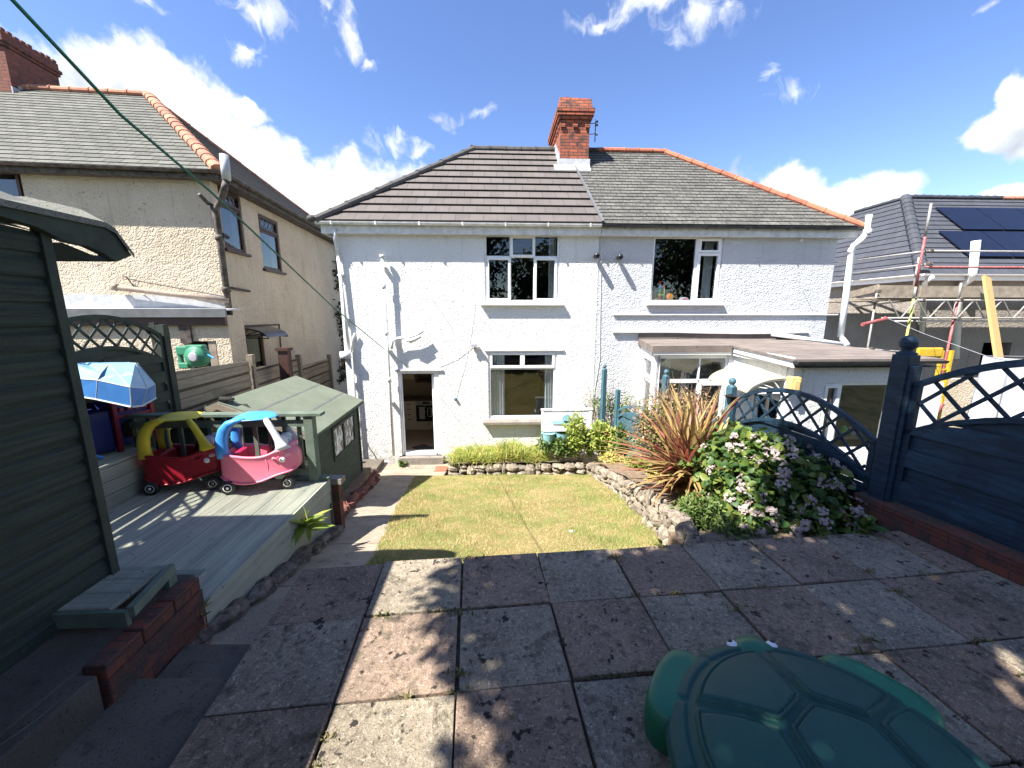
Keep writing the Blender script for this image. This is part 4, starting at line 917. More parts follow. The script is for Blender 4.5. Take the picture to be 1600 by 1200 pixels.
m = MB(FB); m.tube([atF(FB, 312, 304, y=-.4), atF(FB, 325, 318, y=-.1), atF(FB, 331, 320, y=-.08), atF(FB, 338, 362, y=-.08), atF(FB, 352, 368, y=-.1), atF(FB, 357, 372, y=-.1)], .035, 8)
m.build('downpipe', 'iron_dark', bh, smooth=True)
m = MB(FB); X_ = .12; m.tube([atF(FB, 350, 242, x=.52), atF(FB, 354, 281, x=.52)], .075, 12); m.build('vent_pipe', 'lead', bh, smooth=True)
m = MB(FB); p0 = atF(FB, 353, 283, x=.50); pb = Vector((.12, -.12, -.2)); m.tube([p0, p0 + Vector((-.03, -.02, -.14)), Vector((.22, -.12, p0.z - .30)), Vector((.12, -.12, p0.z - .45)), pb], .06, 10)
for z in (4.9, 3.9, 3.0, 2.0): m.lathe([(.06, z - .05), (.078, z - .05), (.078, z + .05), (.06, z + .05)], (.12, -.12, 0), 'z', 10)
m.build('soil_pipe', 'iron_dark', bh, smooth=True)
m = MB(FB); a_ = atF(FB, 188, 450, y=-.15); b_ = atF(FB, 358, 470, y=-.15); m.tube([a_ + Vector((-.1, 0, .02)), a_, a_.lerp(b_, .5), b_], .055, 8); m.ball(a_ + Vector((-.08, 0, .02)), .085, 8, 0, .15); m.build('waste_pipe', 'waste_paint', bh, smooth=True)
m = MB(FB); m.tube([atF(FB, 192, 431, y=-.05), atF(FB, 205, 437, y=-.06), atF(FB, 350, 463, y=-.1)], .012, 6); m.tube([atF(FB, 197, 432, y=-.2), atF(FB, 210, 449, y=-.06)], .01, 6)
m.tube([atF(FB, 360, 510, x=.04), atF(FB, 436, 507, x=.04), atF(FB, 440, 560, x=.04)], .02, 6); m.tube([atF(FB, 362, 450, x=.06), atF(FB, 390, 455, x=.06)], .03, 6); m.build('wall_pipework', 'iron_dark', bh)
# shallow lean-to at the back of the beige house
LX1 = atF(FB, 354, 490, y=-.55).x; lz = atF(FB, 250, 484, y=-.6).z; LX0 = -7.5
m = MB(FB); hole = rect(300, 345, 533, 640, -.55, FB); holes_wall(m, LX0, LX1, -.6, lz - .1, [(hole[0], hole[1], -.5, hole[3])], -.55, -.42); m.face([(LX1, -.55, -.6), (LX1, 0, -.6), (LX1, 0, lz - .1), (LX1, -.55, lz - .1)]); m.build('lean_to_wall', 'wall_beige', bh)
m = MB(FB); m.hexa([(LX0, -.62, lz - .02), (LX1 - .03, -.62, lz - .02), (LX1 - .03, 0, lz + .0), (LX0, 0, lz + .0), (LX0, -.62, lz), (LX1 - .03, -.62, lz), (LX1 - .03, 0, lz + .04), (LX0, 0, lz + .04)]); m.box(LX0, -.03, lz + .04, LX1 - .3, -.003, lz + .30); m.build('lean_to_roof', 'lead', bh)
m = MB(FB); m.box(LX0, -.68, lz - .14, LX1 + .05, -.63, lz + .02); m.build('lean_to_fascia', 'grey_pvc', bh)
m = MB(FB); m.box(LX0, -.629, lz - .30, LX1, -.56, lz - .141); m.build('lean_to_beam', 'brown_frame', bh)
m = MB(FB); m.box(hole[0] + .02, -.46, -.4, hole[1] - .02, -.43, hole[3] - .02); m.build('back_door', 'oven_black', bh)
m = MB(FB); m.box(hole[1] - .16, -.53, -.4, hole[1] - .03, -.465, hole[3]); m.build('door_post', 'timber_old', bh)
# chimney of the beige house
c0 = C(-12.4, 10.7); c1 = C(-12.4, 12.0); cl0, cl1 = FB.inv(c0), FB.inv(c1); zt = 10.2; xx = cl0[0]
m = MB(FB); m.box(xx - .9, cl0[1], 7.5, xx, cl1[1], zt - .35); m.box(xx - .93, cl0[1] - .04, zt - .34, xx + .03, cl1[1] + .04, zt - .27); m.box(xx - .96, cl0[1] - .07, zt - .265, xx + .06, cl1[1] + .07, zt - .18)
m.box(xx - .92, cl0[1] - .03, zt - .175, xx + .02, cl1[1] + .03, zt - .02)
for i in range(9): y = cl0[1] + i * .15; m.box(xx - .1, y, zt - .015, xx + .02, y + .09, zt + random.uniform(.0, .06))
m.build('chimney', 'brick_dark', fr_, bevel=.006)
m = MB(FB); yy = 3.6
for i in range(5): y = cl0[1] - .03 + i * .17; m.box(xx + .002, y, 8.55 + i * .11, xx + .03, y + .16, 8.95 + i * .1)
m.box(xx - .93, cl0[1] - .03, 8.15, xx + .03, cl0[1] - .003, 8.66); m.build('chimney_flashing', 'lead', fr_)
canopy('door_canopy', FS, .28, 1.25, atF(FS, 372, 512, y=0).z, .62, .22, 'canopy_smoke', 'black_plastic', 'dark smoked door canopy on the side of the beige house', 'door canopies')
q = atF(FB, 230, 523, y=-.55)
m = MB(FB); q = atF(FB, 292, 520, y=-.57); m.box(q.x - .12, -.60, q.z - .2, q.x + .08, -.553, q.z + .2); m.build('air_vent', 'iron_dark', bh)
# hose reel
q = C(-4.78, 6.3, 0); hz = at(305, 557, Y=q.y).z; q = at(305, 557, Y=q.y)
t = T('hose_reel', (q.x, q.y, hz - .22), 'green wall hose reel above the weathered fence', 'hose reel')
MB().lathe([(0, -.10), (.09, -.10), (.10, -.08), (.155, -.08), (.17, -.06), (.175, .05), (.16, .08), (0, .08)], (q.x + .04, q.y, hz), 'y', 22).build('reel_case', 'hose_green', t, smooth=True)
MB().lathe([(0, -.118), (.06, -.115), (.075, -.10)], (q.x + .04, q.y, hz), 'y', 16).build('reel_hub', 'toy_grey', t)
m = MB(); m.box(q.x - .10, q.y - .05, hz + .04, q.x + .17, q.y + .07, hz + .19); m.box(q.x - .27, q.y - .04, hz + .02, q.x - .05, q.y + .06, hz + .17); m.box(q.x - .27, q.y - .04, hz - .2, q.x - .1, q.y + .06, hz - .1); m.box(q.x - .29, q.y + .0, hz - .2, q.x - .22, q.y + .06, hz + .15); m.build('reel_bracket', 'hose_green', t, bevel=.02)
m = MB(); m.tube([(q.x + .22, q.y - .02, hz + .03), (q.x + .33, q.y - .05, hz - .02)], .012); m.build('hose_end', 'toy_blue', t)
m = MB(); a = at(443, 548, Y=8.3); m.box(a.x - .1, 8.25, 1.9, a.x + .1, 8.4, a.z); m.box(a.x - .13, 8.22, a.z, a.x + .13, 8.43, a.z + .06); m.build('gate_post', 'brown_frame', label='short brown post beside the far end of the weathered fence', cat='post')

# ================================================================== NAVY-ROOFED HOUSE (right)
nx, ny = 14.55, 12.9; c_ = C(14.0, 13.6); nx, ny = c_.x, c_.y
nh = T('navy_roofed_house', (nx + 3, ny, 0), 'rendered house at the right with dark blue tiled roof and scaffolding round it', 'house'); ez = 4.72
E0, E1, E2 = Vector((nx - .3, ny + 9, ez)), Vector((nx - .3, ny - .3, ez)), Vector((nx + 12, ny - .3, ez)); ap = at(1415, 309, Y=ny + 3.4); A2 = Vector((nx + 12, ap.y, ap.z)); A3 = Vector((ap.x, ny + 5.6, ap.z))
XO = at(1564, 306, Y=ap.y).x
m = MB(); courses(m, E1, E2, ap, A2, .30, .03); courses(m, E0, E1, A3, ap, .30, .03); nrf = m.build('roof', ['tile_navy', 'tile_edge_shade'], nh)
m = MB(); ridge(m, E1 + Vector((0, 0, .04)), ap + Vector((0, 0, .04)), .16, .36); ridge(m, ap + Vector((0, 0, .04)), Vector((XO, ap.y, ap.z + .04)), .12, .36); ridge(m, ap, A3, .12, .4); m.build('ridge_tiles', 'ridge_navy', nrf)
m = MB(); ridge(m, Vector((XO, ap.y, ap.z + .04)), A2 + Vector((0, 0, .04)), .12, .42); m.build('old_ridge_tiles', 'ridge_terracotta', nrf)
hn1 = rect(1361, 1397, 478, 511, ny); 
FN = Fr((nx, ny, 0), 0); FNS = Fr((nx, ny, 0), 90)
hs1 = rect(1368, 1400, 434, 447, 0, FNS)
m = MB(); holes_wall(m, nx, nx + 12, -1, ez, [(at(1545, 500, Y=ny).x, at(1590, 500, Y=ny).x, 1.2, 2.4)], ny, ny + .25)
m.face([(nx, ny, -1), (nx, ny, ez), (nx, ny + 9, ez), (nx, ny + 9, -1)]); m.build('wall', 'wall_far', nh)
m = MB(); room(m, nx + .5, nx + 11, .8, 2.8, ny + .26, ny + 3); m.build('room_lining', 'room', nh)
m = MB(); gutter(m, (nx - .34, ny + 9, ez + .0), (nx - .34, ny - .35, ez + .0), .07); gutter(m, (nx - .36, ny - .36, ez), (nx + 12, ny - .36, ez), .07); m.build('gutter', 'upvc', nh)
m = MB(); m.box(nx - .29, ny - .28, ez - .2, nx + 12, ny - .25, ez - .02); m.box(nx - .29, ny - .249, ez - .2, nx - .26, ny + 9, ez - .02); m.box(nx - .26, ny - .25, ez - .19, nx + 12, ny, ez - .17); m.build('fascia', 'upvc', nh)
m = MB(); yq = ny - .45; m.tube([at(1525, 376, Y=yq), at(1520, 428, Y=yq), at(1516, 436, Y=yq + .1), at(1503, 445, Y=yq + .3), at(1498, 458, Y=yq + .36), at(1492, 560, Y=yq + .36)], .11, 10); m.tube([at(1457, 433, Y=yq), at(1445, 442, Y=yq + .3), at(1440, 520, Y=yq + .36)], .07, 10); m.build('downpipe', 'upvc', nh, smooth=True)
# windows of the end wall seen past the white downpipe
for (l, r_, t_, b_) in ((1374, 1399, 434, 447), (1362, 1394, 474, 512)):
    xw = nx - .01; p0, p1 = at(l, t_, X=xw), at(r_, b_, X=xw)
    y0_, y1_ = sorted((p0.y, p1.y)); f_ = MB(FNS); 
    ring(f_, y0_ - ny, y1_ - ny, p1.z, p0.z, .09, -.06, -.005); w_ = f_.build('window_frame', 'upvc_dirty', nh); MB(FNS).box(y0_ - ny + .09, -.02, p1.z + .09, y1_ - ny - .09, -.01, p0.z - .09).build('pane', 'glass_dark', w_)
# solar panels
rn = (E2 - E1).cross(ap - E1).normalized(); rn = rn if rn.z > 0 else -rn; rv = rn.cross(Vector((1, 0, 0))); rv = rv if rv.z > 0 else -rv
def onroof(px, py, lift=.07):
    d = ray(px, py); o = Vector((0, 0, CZ)); p = E1 + rn * lift; tt = (p - o).dot(rn) / d.dot(rn); return o + d * tt
p0 = onroof(1470, 322); ptop = p0; Lr = 1.05
g = [('top left', 1459, 323, 0), ('b', 0, 0, 0)]
labs = iter(['black solar panel at the top left corner of the array on the navy roof', 'black solar panel second from the left in the top row of the array', 'black solar panel third from the left in the top row of the array',
             'black solar panel at the bottom left corner of the array', 'black solar panel second from the left in the bottom row of the array', 'black solar panel third from the left in the bottom row of the array'])
tl = onroof(1461, 325); vlen = (onroof(1500, 360) - onroof(1500, 323)).length
for row in range(2):
    base = onroof(1461, 325) if row == 0 else onroof(1466, 362)
    for c3 in range(3):
        a = base + Vector((c3 * 1.68 + (.0 if row == 0 else .0), 0, 0)); dn = -rv * 1.55; k = MB()
        q_ = [a + dn, a + dn + Vector((1.64, 0, 0)), a + Vector((1.64, 0, 0)), a]; k.hexa([p for p in q_] + [p + rn * .035 for p in q_]); k.build('solar_panel', 'solar', nh)
# scaffolding
FY = 11.6
sc = T('scaffolding', at(1440, 560, Y=FY) * 1, 'steel tube scaffolding with plank lift and lattice beam along the right house', 'scaffold')
sc.location.z = 0; ORG[sc.name] = Vector(sc.location)
def vt(px, py0, py1, mat, Y=FY, r=.032, z1=None):
    a, b = at(px, py0, Y=Y), at(px, py1, Y=Y) if z1 is None else Vector((0, 0, z1)); MB().tube([(a.x, Y, a.z), (a.x, Y, b.z)], r, 8).build('standard', mat, sc, smooth=True)
m = MB(); a = at(1455, 318, Y=FY); yx = a.x
zA, zB, zC, zD = at(1452, 370, Y=FY).z, at(1441, 448, Y=FY).z, at(1435, 467, Y=FY).z, 0
m.tube([(yx, FY, a.z), (yx, FY, zA)], .032, 8, 0); m.tube([(yx, FY, zA), (yx, FY, zB)], .033, 8, 1); m.tube([(yx, FY, zB), (yx, FY, zC)], .032, 8, 0); m.tube([(yx, FY, zC), (yx, FY, .8)], .033, 8, 2); m.tube([(yx, FY, .8), (yx, FY, -.2)], .033, 8, 0)
m.build('standard', ['steel_tube', 'tube_red', 'tube_yellow'], sc, smooth=True)
m = MB(); a = at(1502, 442, Y=FY); m.tube([(a.x, FY, a.z), (a.x, FY, at(1497, 470, Y=FY).z)], .032, 8, 0); m.tube([(a.x, FY, at(1497, 470, Y=FY).z), (a.x, FY, -.2)], .033, 8, 1); m.build('standard', ['steel_tube', 'tube_red'], sc, smooth=True)
m = MB(); a = at(1372, 446, Y=FY + 1.8); m.tube([(a.x, a.y, a.z), (a.x, a.y, -.2)], .032, 8); m.build('standard', 'steel_tube', sc, smooth=True)
m = MB(); a = at(1436, 402, Y=FY + .6); m.tube([(a.x, a.y, a.z), (a.x, a.y, a.z - 1.2)], .032, 8); m.build('standard', 'steel_tube', sc, smooth=True)
xr = nx + 9
for (py, mt_, y_, x_) in ((392, 'steel_tube', FY - .05, 1454), (417, 'tube_red', FY - .05, 1448), (469, 'steel_tube', FY - .07, 1436), (497, 'steel_tube', FY - .07, 1380), (502, 'steel_tube', FY + .3, 1400)):
    a = at(x_, py, Y=y_); MB().tube([(a.x - .05, y_, a.z), (xr, y_, a.z)], .027, 8).build('ledger', mt_, sc, smooth=True)
for (pa, pb, ya, yb) in (((1459, 391), (1310, 410), FY - .1, FY + 4), ((1456, 412), (1310, 430), FY - .1, FY + 4), ((1455, 553), (1325, 543), FY, FY + .0), ((1436, 468), (1330, 480), FY, FY + 4)):
    a, b = at(*pa, Y=ya), at(*pb, Y=yb); MB().tube([a, b], .027, 8).build('ledger', 'steel_tube', sc, smooth=True)
# toe boards
za, zb = at(1480, 446, Y=FY + .05).z, at(1480, 464, Y=FY + .05).z; x0 = at(1374, 450, Y=FY + .05).x
MB().box(x0, FY + .05, zb, at(1445, 450, Y=FY).x, FY + .09, za).build('toe_board', 'timber_old', sc); MB().box(at(1440, 450, Y=FY).x, FY + .0, zb - .01, xr, FY + .04, za - .02).build('toe_board', 'timber_old', sc)
MB().box(x0, FY + .12, zb - .06, xr, ny - .35, zb - .02).build('platform', 'timber_old', sc); MB().box(nx - 1.3, ny - .34, zb - .06, nx - .3, ny + 5, zb - .02).build('platform', 'timber_old', sc)
a = at(1322, 462, Y=FY + 1.9); b = at(1372, 450, Y=FY + .1); m = MB(); m.bar(a, b, .04, .22); m.build('toe_board', 'timber_old', sc)
# lattice beam
z0_, z1_ = at(1480, 497, Y=FY - .07).z, at(1480, 469, Y=FY - .07).z; m = MB(); x = at(1384, 480, Y=FY).x; i = 0
while x < xr - .5:
    m.tube([(x, FY - .07, z0_ if i % 2 else z1_), (x + .42, FY - .07, z1_ if i % 2 else z0_)], .02, 6); x += .46; i += 1
m.build('lattice_beam', 'steel_tube', sc)
m = MB(); m.tube([at(1348, 507, Y=FY - 1.0), at(1385, 498, Y=FY - .3)], .05, 10); m.ball(at(1383, 498, Y=FY - .3), .07, 8); m.build('putlog_tube', 'tube_red', sc)
m = MB()
for (px, py) in ((1454, 392), (1452, 412), (1441, 469), (1436, 497), (1372, 455), (1368, 470), (1500, 469), (1496, 497), (1362, 545)):
    q = at(px, py, Y=FY - .04); m.box(q.x - .06, q.y - .06, q.z - .05, q.x + .06, q.y + .06, q.z + .05)
m.build('coupler', 'iron_dark', sc, bevel=.02)
a, b = at(1541, 433, Y=FY - .2), at(1560, 556, Y=FY - 1.5); b.x += 0
MB().bar(a + (a - b) * .0, b + (b - a) * .9, .24, .07, up=(0, 1, 0)).build('timber_plank', 'timber_new', label='new yellow timber plank leaning diagonally against the scaffolding', cat='plank')
# yellow plant in the neighbouring garden
t = T('builders_hoist', at(1463, 600, Y=8.6), 'yellow builders hoist frame with red parts beyond the blue fence', 'hoist'); t.location.z = .2; ORG[t.name] = Vector(t.location)
a = at(1452, 549, Y=8.6); MB().box(a.x - .32, 8.55, a.z - .14, a.x + .30, 8.62, a.z + .09).build('headboard', 'yellow_paint', t, bevel=.04)
m = MB()
for px in (1463, 1478): q = at(px, 590, Y=8.6); m.box(q.x - .03, 8.56, .2, q.x + .03, 8.62, a.z + .02)
for z in (.6, .9, 1.2, 1.5, 1.8, 2.1): m.box(at(1463, 590, Y=8.6).x, 8.58, z, at(1478, 590, Y=8.6).x, 8.61, z + .03)
q = at(1460, 610, Y=8.5); m.box(q.x - .1, 8.42, q.z - .2, q.x + .02, 8.5, q.z + .1); m.build('rails', 'yellow_paint', t)
q = at(1463, 640, Y=8.5); m = MB(); m.tube([q + Vector((-.15, 0, -.3)), q + Vector((.1, 0, .15))], .06); m.build('motor', 'tube_red', t)
# washing
LY = 6.6
t = T('washing_line', at(1385, 498, Y=FY - .4), 'thin grey washing line running from the scaffold over the blue fence', 'washing line'); p0 = at(1388, 498, Y=FY - .4); p1 = at(1540, 556, Y=LY); p2 = Vector((p1.x + 3.2, LY - .3, p1.z + .05)); m = MB(); m.tube([p0, p0.lerp(p1, .5) + Vector((0, 0, -.03)), p1, p1.lerp(p2, .5) + Vector((0, 0, -.04)), p2], .006, 5); m.build('line', 'toy_grey', t)
def sheet(x0, x1, z0, z1, y, label):
    m = MB(); nx_, nz_ = 30, 12; V = []
    for j in range(nz_ + 1):
        for i in range(nx_ + 1):
            u, v = i / nx_, j / nz_; V.append((x0 + (x1 - x0) * u, y + (.08 * math.sin(u * 17 + v * 2) + .05 * math.sin(u * 41)) * v, z1 - (z1 - z0) * v - .06 * math.sin(math.pi * u) * (1 - v)))
    m.shared(V, [(j * (nx_ + 1) + i, j * (nx_ + 1) + i + 1, (j + 1) * (nx_ + 1) + i + 1, (j + 1) * (nx_ + 1) + i) for j in range(nz_) for i in range(nx_)])
    m.build('bed_sheet', 'cloth_white', smooth=True, label=label, cat='washing', group='sheets on the washing line')
a = at(1536, 556, Y=LY); b = at(1640, 560, Y=LY); sheet(a.x, b.x + .4, .8, a.z, LY, 'white sheet hanging on the line right of the leaning plank')
# low white wall / patio furniture glimpsed below
a = at(1440, 650, Y=7.2); m = MB(); m.box(at(1437, 600, Y=7.3).x, 7.3, .0, at(1475, 600, Y=7.3).x, 7.36, at(1450, 598, Y=7.3).z); m.build('white_board', 'cloth_white', label='white board standing behind the blue lattice beside the hoist', cat='board')
a = at(1505, 620, Y=9.8); m = MB(); m.box(a.x - .7, 9.8, -.1, a.x + 1.6, 9.95, at(1505, 592, Y=9.8).z); m.build('garden_wall', 'wall_beige', label='low pebbledash garden wall beyond the blue lattice fence', cat='garden wall')
# ================================================================== GARDEN SURFACES
PZ = 1.57; FP = Fr(C(-.97, 2.62, PZ), 3.35)
le = [atG(*p) for p in ((586, 868), (616, 800), (648, 746))]; re_ = [atG(*p) for p in ((1046, 852), (1000, 806), (962, 772), (925, 746))]
yF = atG(800, 742).y
def xl(y): return float(np.interp(y, [p.y for p in le], [p.x for p in le])) + (0 if y > le[0].y else (le[0].y - y) * .02)
def xr_(y): return float(np.interp(y, [p.y for p in re_], [p.x for p in re_]))
m = MB(); ys = np.linspace(2.4, yF, 30)
for a, b in zip(ys[:-1], ys[1:]):
    ja, jb = .03 * math.sin(a * 9), .03 * math.sin(b * 9)
    m.face([(xl(a) + ja, a, G(a) + .012), (xr_(a) + .06, a, G(a) + .012), (xr_(b) + .06, b, G(b) + .012), (xl(b) + jb, b, G(b) + .012)])
m.build('lawn', 'lawn', kind='structure')
nb = 120000; yy = 2.9 + (yF - 2.9) * rng.random(nb) ** 1.0; u = rng.random(nb); L_ = np.array([xl(y) for y in yy]); R_ = np.array([xr_(y) for y in yy]) + .05
xx_ = L_ + (R_ - L_) * u - .02 * rng.random(nb); P = np.stack([xx_, yy, np.maximum(-.1, .235 * (8.2 - yy) - .1) + .01], 1)
patch = .75 + .5 * (np.sin(P[:, 0] * 3.1 + 2 * np.sin(P[:, 1] * 1.7)) * np.sin(P[:, 1] * 2.7 + P[:, 0]))
V, F = blades(P, (.018 + .036 * rng.random(nb)) * patch.clip(.45, 1.4), .0042 + .0035 * rng.random(nb), .034 * rng.random(nb), hdirs(nb), segs=1)
V = V.reshape(nb, 4, 3); V[:, 3] = V[:, 2] + 1e-4
mesh_np('lawn_grass', V.reshape(-1, 3), F, None, ['grass_blade'], label='short sunburnt lawn grass between the path and the stone edged beds', kind='stuff', cat='grass')
# path of cast concrete bays
m = MB(); y = 2.05; k = 0
while y < 8.7:
    y1 = min(8.78, y + random.uniform(.85, 1.05)); yb = y1 - .012; x0 = (-2.25 if y < 4.2 else -2.75) if y > 2.2 else -2.0
    def z_(yv): return max(G(yv), -.1) + .004
    xa, xb = (xl(y) + .08, xl(min(yb, yF)) + .08) if y < yF - .3 else (atG(697, 738).x, atG(697, 738).x)
    if y < 2.95: xa = min(xa, -1.0)
    n = 4
    for i in range(n):
        ya, ybb = y + (yb - y) * i / n, y + (yb - y) * (i + 1) / n
        xaa, xbb = (xl(ya) + .08, xl(ybb) + .08) if ybb < yF else (max(xl(yF), atG(697, 738).x),) * 2
        m.face([(x0, ya, z_(ya)), (xaa, ya, z_(ya)), (xbb, ybb, z_(ybb)), (x0, ybb, z_(ybb))])
    y = y1
m.build('path', 'path', kind='structure')
q = atG(690, 734); m = MB()
for i in range(1):
    for j in range(3): m.box(q.x - .16 + (j % 2) * .02, q.y - .12 + j * .11, G(q.y) - .03, q.x + .12, q.y - .02 + j * .11, G(q.y) + .012)
m.build('paving_bricks', 'brick_pave', label='three orange bricks let into the concrete path by the stone edged bed', cat='paving')
q = atG(578, 737); MB().box(q.x - .30, q.y - .12, G(q.y), q.x + .20, q.y + .45, G(q.y) + .13).build('concrete_block', 'step_concrete', bevel=.015, label='low concrete block at the foot of the white wall beside the playhouse', cat='block')
# patio slabs: one bed, slabs are surface pattern
m = MB(FP); cw, rw = .588, .54
for r_ in range(0, 9):
    for c in range(-1, 8):
        xa, xb = c * cw, (c + 1) * cw; ya, yb = -(r_ + 1) * rw, -r_ * rw
        if r_ > 0 and c == -1 and False: continue
        g = random.uniform(.005, .009); dz = random.uniform(-.007, .007); t_ = random.uniform(-.005, .005)
        if c == -1 and r_ == 0: dz -= .012
        o = [(xa + g, ya + g), (xb - g, ya + g), (xb - g, yb - g), (xa + g, yb - g)]
        o = [(px + random.uniform(-.006, .006), py + random.uniform(-.006, .006)) for px, py in o]
        m.hexa([(px, py, -.05) for px, py in o] + [(px, py, dz + (t_ if i in (1, 2) else -t_)) for i, (px, py) in enumerate(o)], (r_ + c) % 2)
m.build('patio', ['slab', 'slab_pink'], kind='structure', bevel=.004)
m = MB(FP); m.box(-cw + .02, -9 * rw, -.9, 7 * cw + .3, -.02, -.042); m.build('patio_base', 'soil', kind='structure')
m = MB(FP); m.box(-cw + .01, -.018, -.9, 8 * cw - .1, .0, -.055); m.build('patio_edge', 'step_concrete', kind='structure')
# steps down to the path
m = MB()
for (f0, f1, z) in ((-2.0, 1.72, PZ - .045), (1.72, 2.02, 1.44)):
    a, b, c, d = C(-1.97, f0), C(-1.40, f0), C(-1.44, f1), C(-1.99, f1)
    m.hexa([(*q.xy, .6) for q in (a, b, c, d)] + [(*q.xy, z) for q in (a, b, c, d)])
m.build('steps', 'step_concrete', kind='structure', bevel=.012)
m = MB(); a, b, c, d = C(-3.6, -2.5), C(-2.065, -2.5), C(-2.085, 2.26), C(-3.6, 2.26); m.hexa([(*q.xy, .8) for q in (a, b, c, d)] + [(*q.xy, 1.735) for q in (a, b, c, d)])
a, b, c, d = C(-2.12, -2.5), C(-1.955, -2.5), C(-1.975, 1.55), C(-2.13, 1.55); m.hexa([(*q.xy, .8) for q in (a, b, c, d)] + [(*q.xy, 1.728) for q in (a, b, c, d)])
m.build('shed_base', 'ledge_concrete', kind='structure', bevel=.01)
fbk = Fr(C(-2.07, 1.57, 0), 2.6); m = MB(fbk); L_ = .65
m.box(.0, 0, .9, .105, L_, 1.655); 
for i in range(3): m.box(.0, .005 + i * .216, 1.66, .10, .005 + i * .216 + .206, 1.745)
m.build('brick_wall', 'brick_near', bevel=.006, label='short stub of red brick wall at the top of the steps beside the decking', cat='brick wall')
m = MB(); a, b = at(0, 1172, Z=1.71), at(108, 1086, Z=1.72); m.sweep([a - (b - a) * .4, a, a.lerp(b, .5) + Vector((.01, .0, 0)), b], [.022, .02, .016, .008], seg=7, p=1.4); m.build('dead_branch', 'log', label='bare grey stick lying along the edge of the shed base', cat='stick')

# ------------------------------------------------------------------ decking
DZ = 1.50; DX0, DX1, DY0, DY1 = -3.90, -2.0, 2.12, 4.34
def decking(mb, x0, x1, y0, y1, z, n, axis='y'):
    w = (x1 - x0) / n
    for i in range(n):
        a = x0 + i * w + .0025; b = x0 + (i + 1) * w - .0025; k = max(6, int(round((b - a) / .0165))); dz = random.uniform(-.002, .002); top = []
        for j in range(k * 2 + 1):
            t = j / (k * 2); top.append((a + (b - a) * t, z + dz - (.006 if j % 2 else 0)))
        P0 = [(a, z - .026)] + top + [(b, z - .026)]
        if axis == 'y': mb.prism([(p, y0, q) for p, q in P0], (0, y1 - y0, 0))
        else: mb.prism([(y1, p, q) for p, q in P0], (y0 - y1, 0, 0))
    return mb
def ribbed(mb, x, y0, y1, z0, z1, d=.02, face=1):      # vertical grooved board facing +x
    k = int(round((z1 - z0) / .014)); P0 = [(x - face * d, z0)]
    for j in range(k * 2 + 1): P0.append((x - (face * .003 if j % 2 else 0), z0 + (z1 - z0) * j / (k * 2)))
    P0.append((x - face * d, z1)); mb.prism([(p, y0, q) for p, q in P0], (0, y1 - y0, 0))
dk = T('garden_decking', (-2.95, 3.2, .7), 'grey green grooved timber decking with a raised step at its left side', 'decking')
m = MB(); decking(m, DX0 + .01, DX1, DY0, DY1, DZ, 15); m.build('deck_boards', 'deck_green', dk)
m = MB(); decking(m, -5.0, DX0, DY0, DY1, DZ + .43, 9); m.build('upper_deck_boards', 'deck_green', dk)
m = MB()
for i in range(3): ribbed(m, DX0 + .02, DY0, DY1, DZ + .004 + i * .135, DZ + .004 + i * .135 + .128)
m.build('step_riser', 'deck_green', dk)
m = MB(); ribbed(m, DX1 + .022, DY0, DY1 + .02, DZ - .145, DZ - .002); ribbed(m, DX1 + .018, DY0, DY1 + .02, DZ - .30, DZ - .152)
m.box(DX1 - .03, DY0, .8, DX1 - .002, DY1, DZ - .165); m.build('fascia', 'deck_green', dk)
m = MB(); m.box(-5.0, DY1 + .002, .5, DX1 + .02, DY1 + .03, DZ - .005); m.box(-2.45, DY1 - .05, DZ + .002, DX1 + .03, DY1 + .05, DZ + .035); m.build('end_fascia', 'deck_trim', dk)
# rail at the far end
rt = T('deck_rail', (-3.2, DY1, DZ), 'grey green timber rail with balusters across the far end of the decking', 'railing')
rz = at(490, 643, Y=DY1).z; xp = at(488, 700, Y=DY1 - .03).x
MB().box(-4.75, DY1 - .09, rz - .035, at(506, 643, Y=DY1).x, DY1 + .03, rz).build('handrail', 'deck_trim', rt, bevel=.004)
m = MB(); m.box(xp - .05, DY1 - .075, DZ - .3, xp + .05, DY1 + .02, rz - .037); m.build('rail_post', 'deck_trim', rt, bevel=.004)
m = MB(); m.box(-4.75, DY1 - .055, rz - .16, xp - .05, DY1 - .015, rz - .09); m.build('lower_rail', 'deck_trim', rt); m = MB(); m.box(-4.75, DY1 - .055, DZ + .08, xp - .05, DY1 - .015, DZ + .15); m.build('lower_rail', 'deck_trim', rt)
for i in range(15):
    x = xp - .14 - i * .165
    if x > -4.7: MB().box(x - .022, DY1 - .012, DZ + .08, x + .022, DY1 + .012, rz - .037).build('baluster', 'deck_trim', rt)
# small step platform by the shed
st = T('deck_step', C(-2.35, 2.0, 1.70), 'small grooved timber step beside the green shed corner', 'step')
q0, q1, q2_, q3 = at(268, 882, Z=1.86), at(200, 950, Z=1.86), at(120, 950, Z=1.86), at(120, 882, Z=1.86)
fq = Fr((q0.x, q0.y, 0), math.degrees(math.atan2(q1.x - q0.x, -(q1.y - q0.y))) * 0); Ls_ = q0.y - q1.y
m = MB()
decking(m, -Ls_, 0, -.75, 0, 1.86, 3, 'x'); m.fr = Fr((q0.x - .03, q0.y, 0), 0); m.v = [(p[0], p[1], p[2]) for p in m.v]
m.build('step_boards', 'deck_green', st)
m = MB(); m.bar((q0.x, q0.y, 1.835), (q1.x + .01, q1.y, 1.835), .035, .06); m.box(q0.x - .05, q0.y - .06, 1.70, q0.x + .02, q0.y, 1.80); m.box(q1.x - .5, q1.y - .02, 1.76, q1.x, q1.y + .005, 1.85); m.build('step_frame', 'deck_trim', st)
